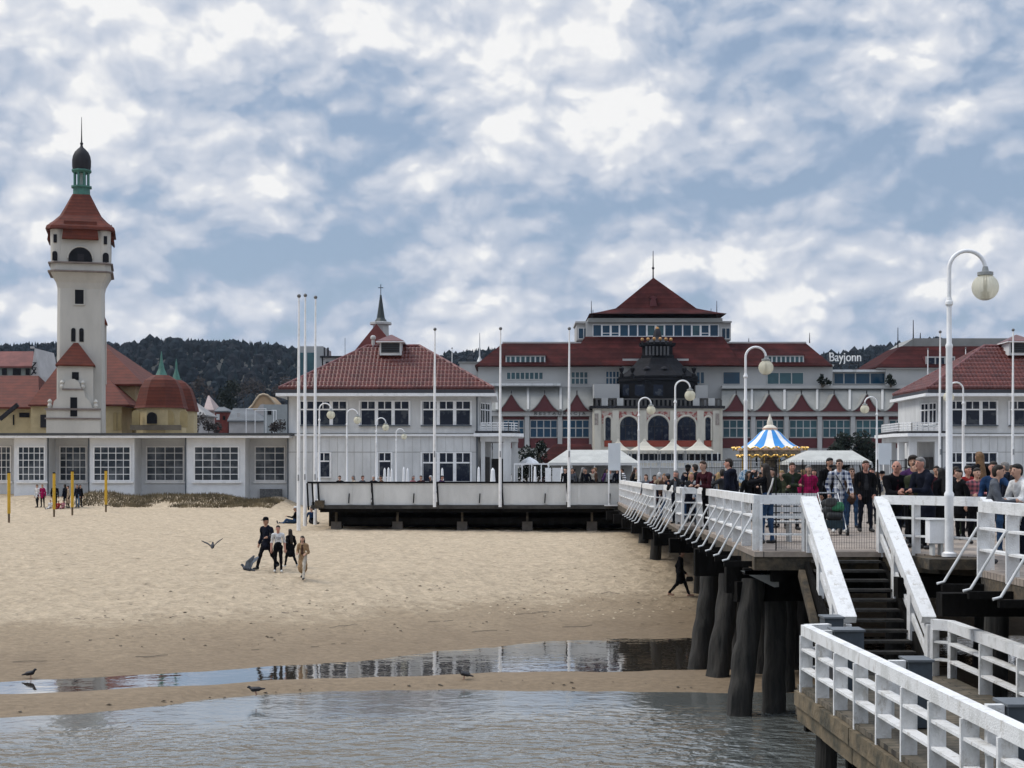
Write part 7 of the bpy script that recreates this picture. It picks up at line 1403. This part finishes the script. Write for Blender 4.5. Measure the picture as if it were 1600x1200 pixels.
# ---------------------------------------------------------------- birds
PIG = M('pigeon_grey', (.055, .06, .075), .7, .2, 20); PIGD = M('pigeon_dark', (.018, .018, .024), .7, .2, 20); PIGL = M('pigeon_pale_wing', (.20, .22, .25), .7, .2, 14)
def bird(label, px, d, z, s, yaw, body, wing=None, group='pigeons at the water edge', pitch=0):
    pr = [('c', (0, -.07, .12), (0, .05, .145), .05, .055, 0), ('c', (0, .07, .155), (0, .115, .205), .036, .027, 0), ('e', (0, .13, .225), (.026, .032, .027), 0), ('c', (0, -.08, .115), (0, -.21, .085), .032, .016, 0, .8), ('c', (0, .155, .222), (0, .185, .215), .010, .004, 1)]
    o = None; V, Fc, mi = sdf_mesh(pr, .0085, .02); o = np_obj('pigeon', V, Fc, mi, [body, LEATHER], None); o.location = (X(px, d), d, z); o.scale = (s, s, s); o.rotation_euler = (R(pitch), 0, R(yaw)); tag(o, label, 'bird', group); ORG[o] = Vector((0, 0, 0))
    if wing is None:
        for e in (-1, 1):
            m = MB(); m.tube([(e * .022, .01, .1), (e * .022, .015, .04), (e * .022, .012, .004), (e * .022, .045, .002)], [.007, .005, .005, .004], 6); m.build('leg', M('pigeon_leg', (.30, .09, .07), .6, .1, 3), o)
            V, Fc, mi = sdf_mesh([('c', (e * .045, .04, .15), (e * .03, -.13, .115), .032, .012, 0, 1.0)], .0085, .01); np_obj('wing', V, Fc, mi, [body], o)
    else:
        for e, (ex, ez, ey) in zip((-1, 1), wing):
            m = MB(); a = Vector((e * .035, .05, .15)); b = Vector((e * ex * .45, .07 + ey * .3, .15 + ez * .5)); c = Vector((e * ex, ey, .15 + ez)); ch = Vector((0, -.14, -.02)); th = Vector((0, 0, .008))
            top = [a, b, c, c + ch * .25, b.lerp(c, .5) + ch * .75, b + ch, a + ch]; n = len(top); m.add([p + th for p in top] + [p - th for p in top], [tuple(range(n)), tuple(range(2 * n - 1, n - 1, -1))] + [(i, (i + 1) % n, (i + 1) % n + n, i + n) for i in range(n)]); m.build('wing', PIGL if body is PIG else body, o)
    return o
def bd(px, py): return dfor(px, py, 28, 70)
d = bd(47, 1060); bird('dark pigeon standing at the pool edge at far left', 47, d, max(G(47, d), .03), 1.0, -100, PIGD)
d = 32.2; bird('pigeon bending down at the waterline', 402, d, Z(1086, d), 1.0, 80, PIGD, pitch=-18)
d = bd(726, 1062); bird('pigeon on the sand bar between pool and sea', 726, d, max(G(726, d), .03), 1.0, 75, PIGD)
d = 36; bird('grey pigeon flying low over the sand with raised wings', 386, d, Z(897, d), 1.0, 75, PIG, ((.15, .31, -.24), (.12, .27, -.22)), 'flying pigeons')
d = 45; bird('small dark bird with both wings spread up', 332, d, Z(861, d), 1.1, 8, PIGD, ((.30, .14, .02), (.28, .20, .02)), 'flying pigeons')
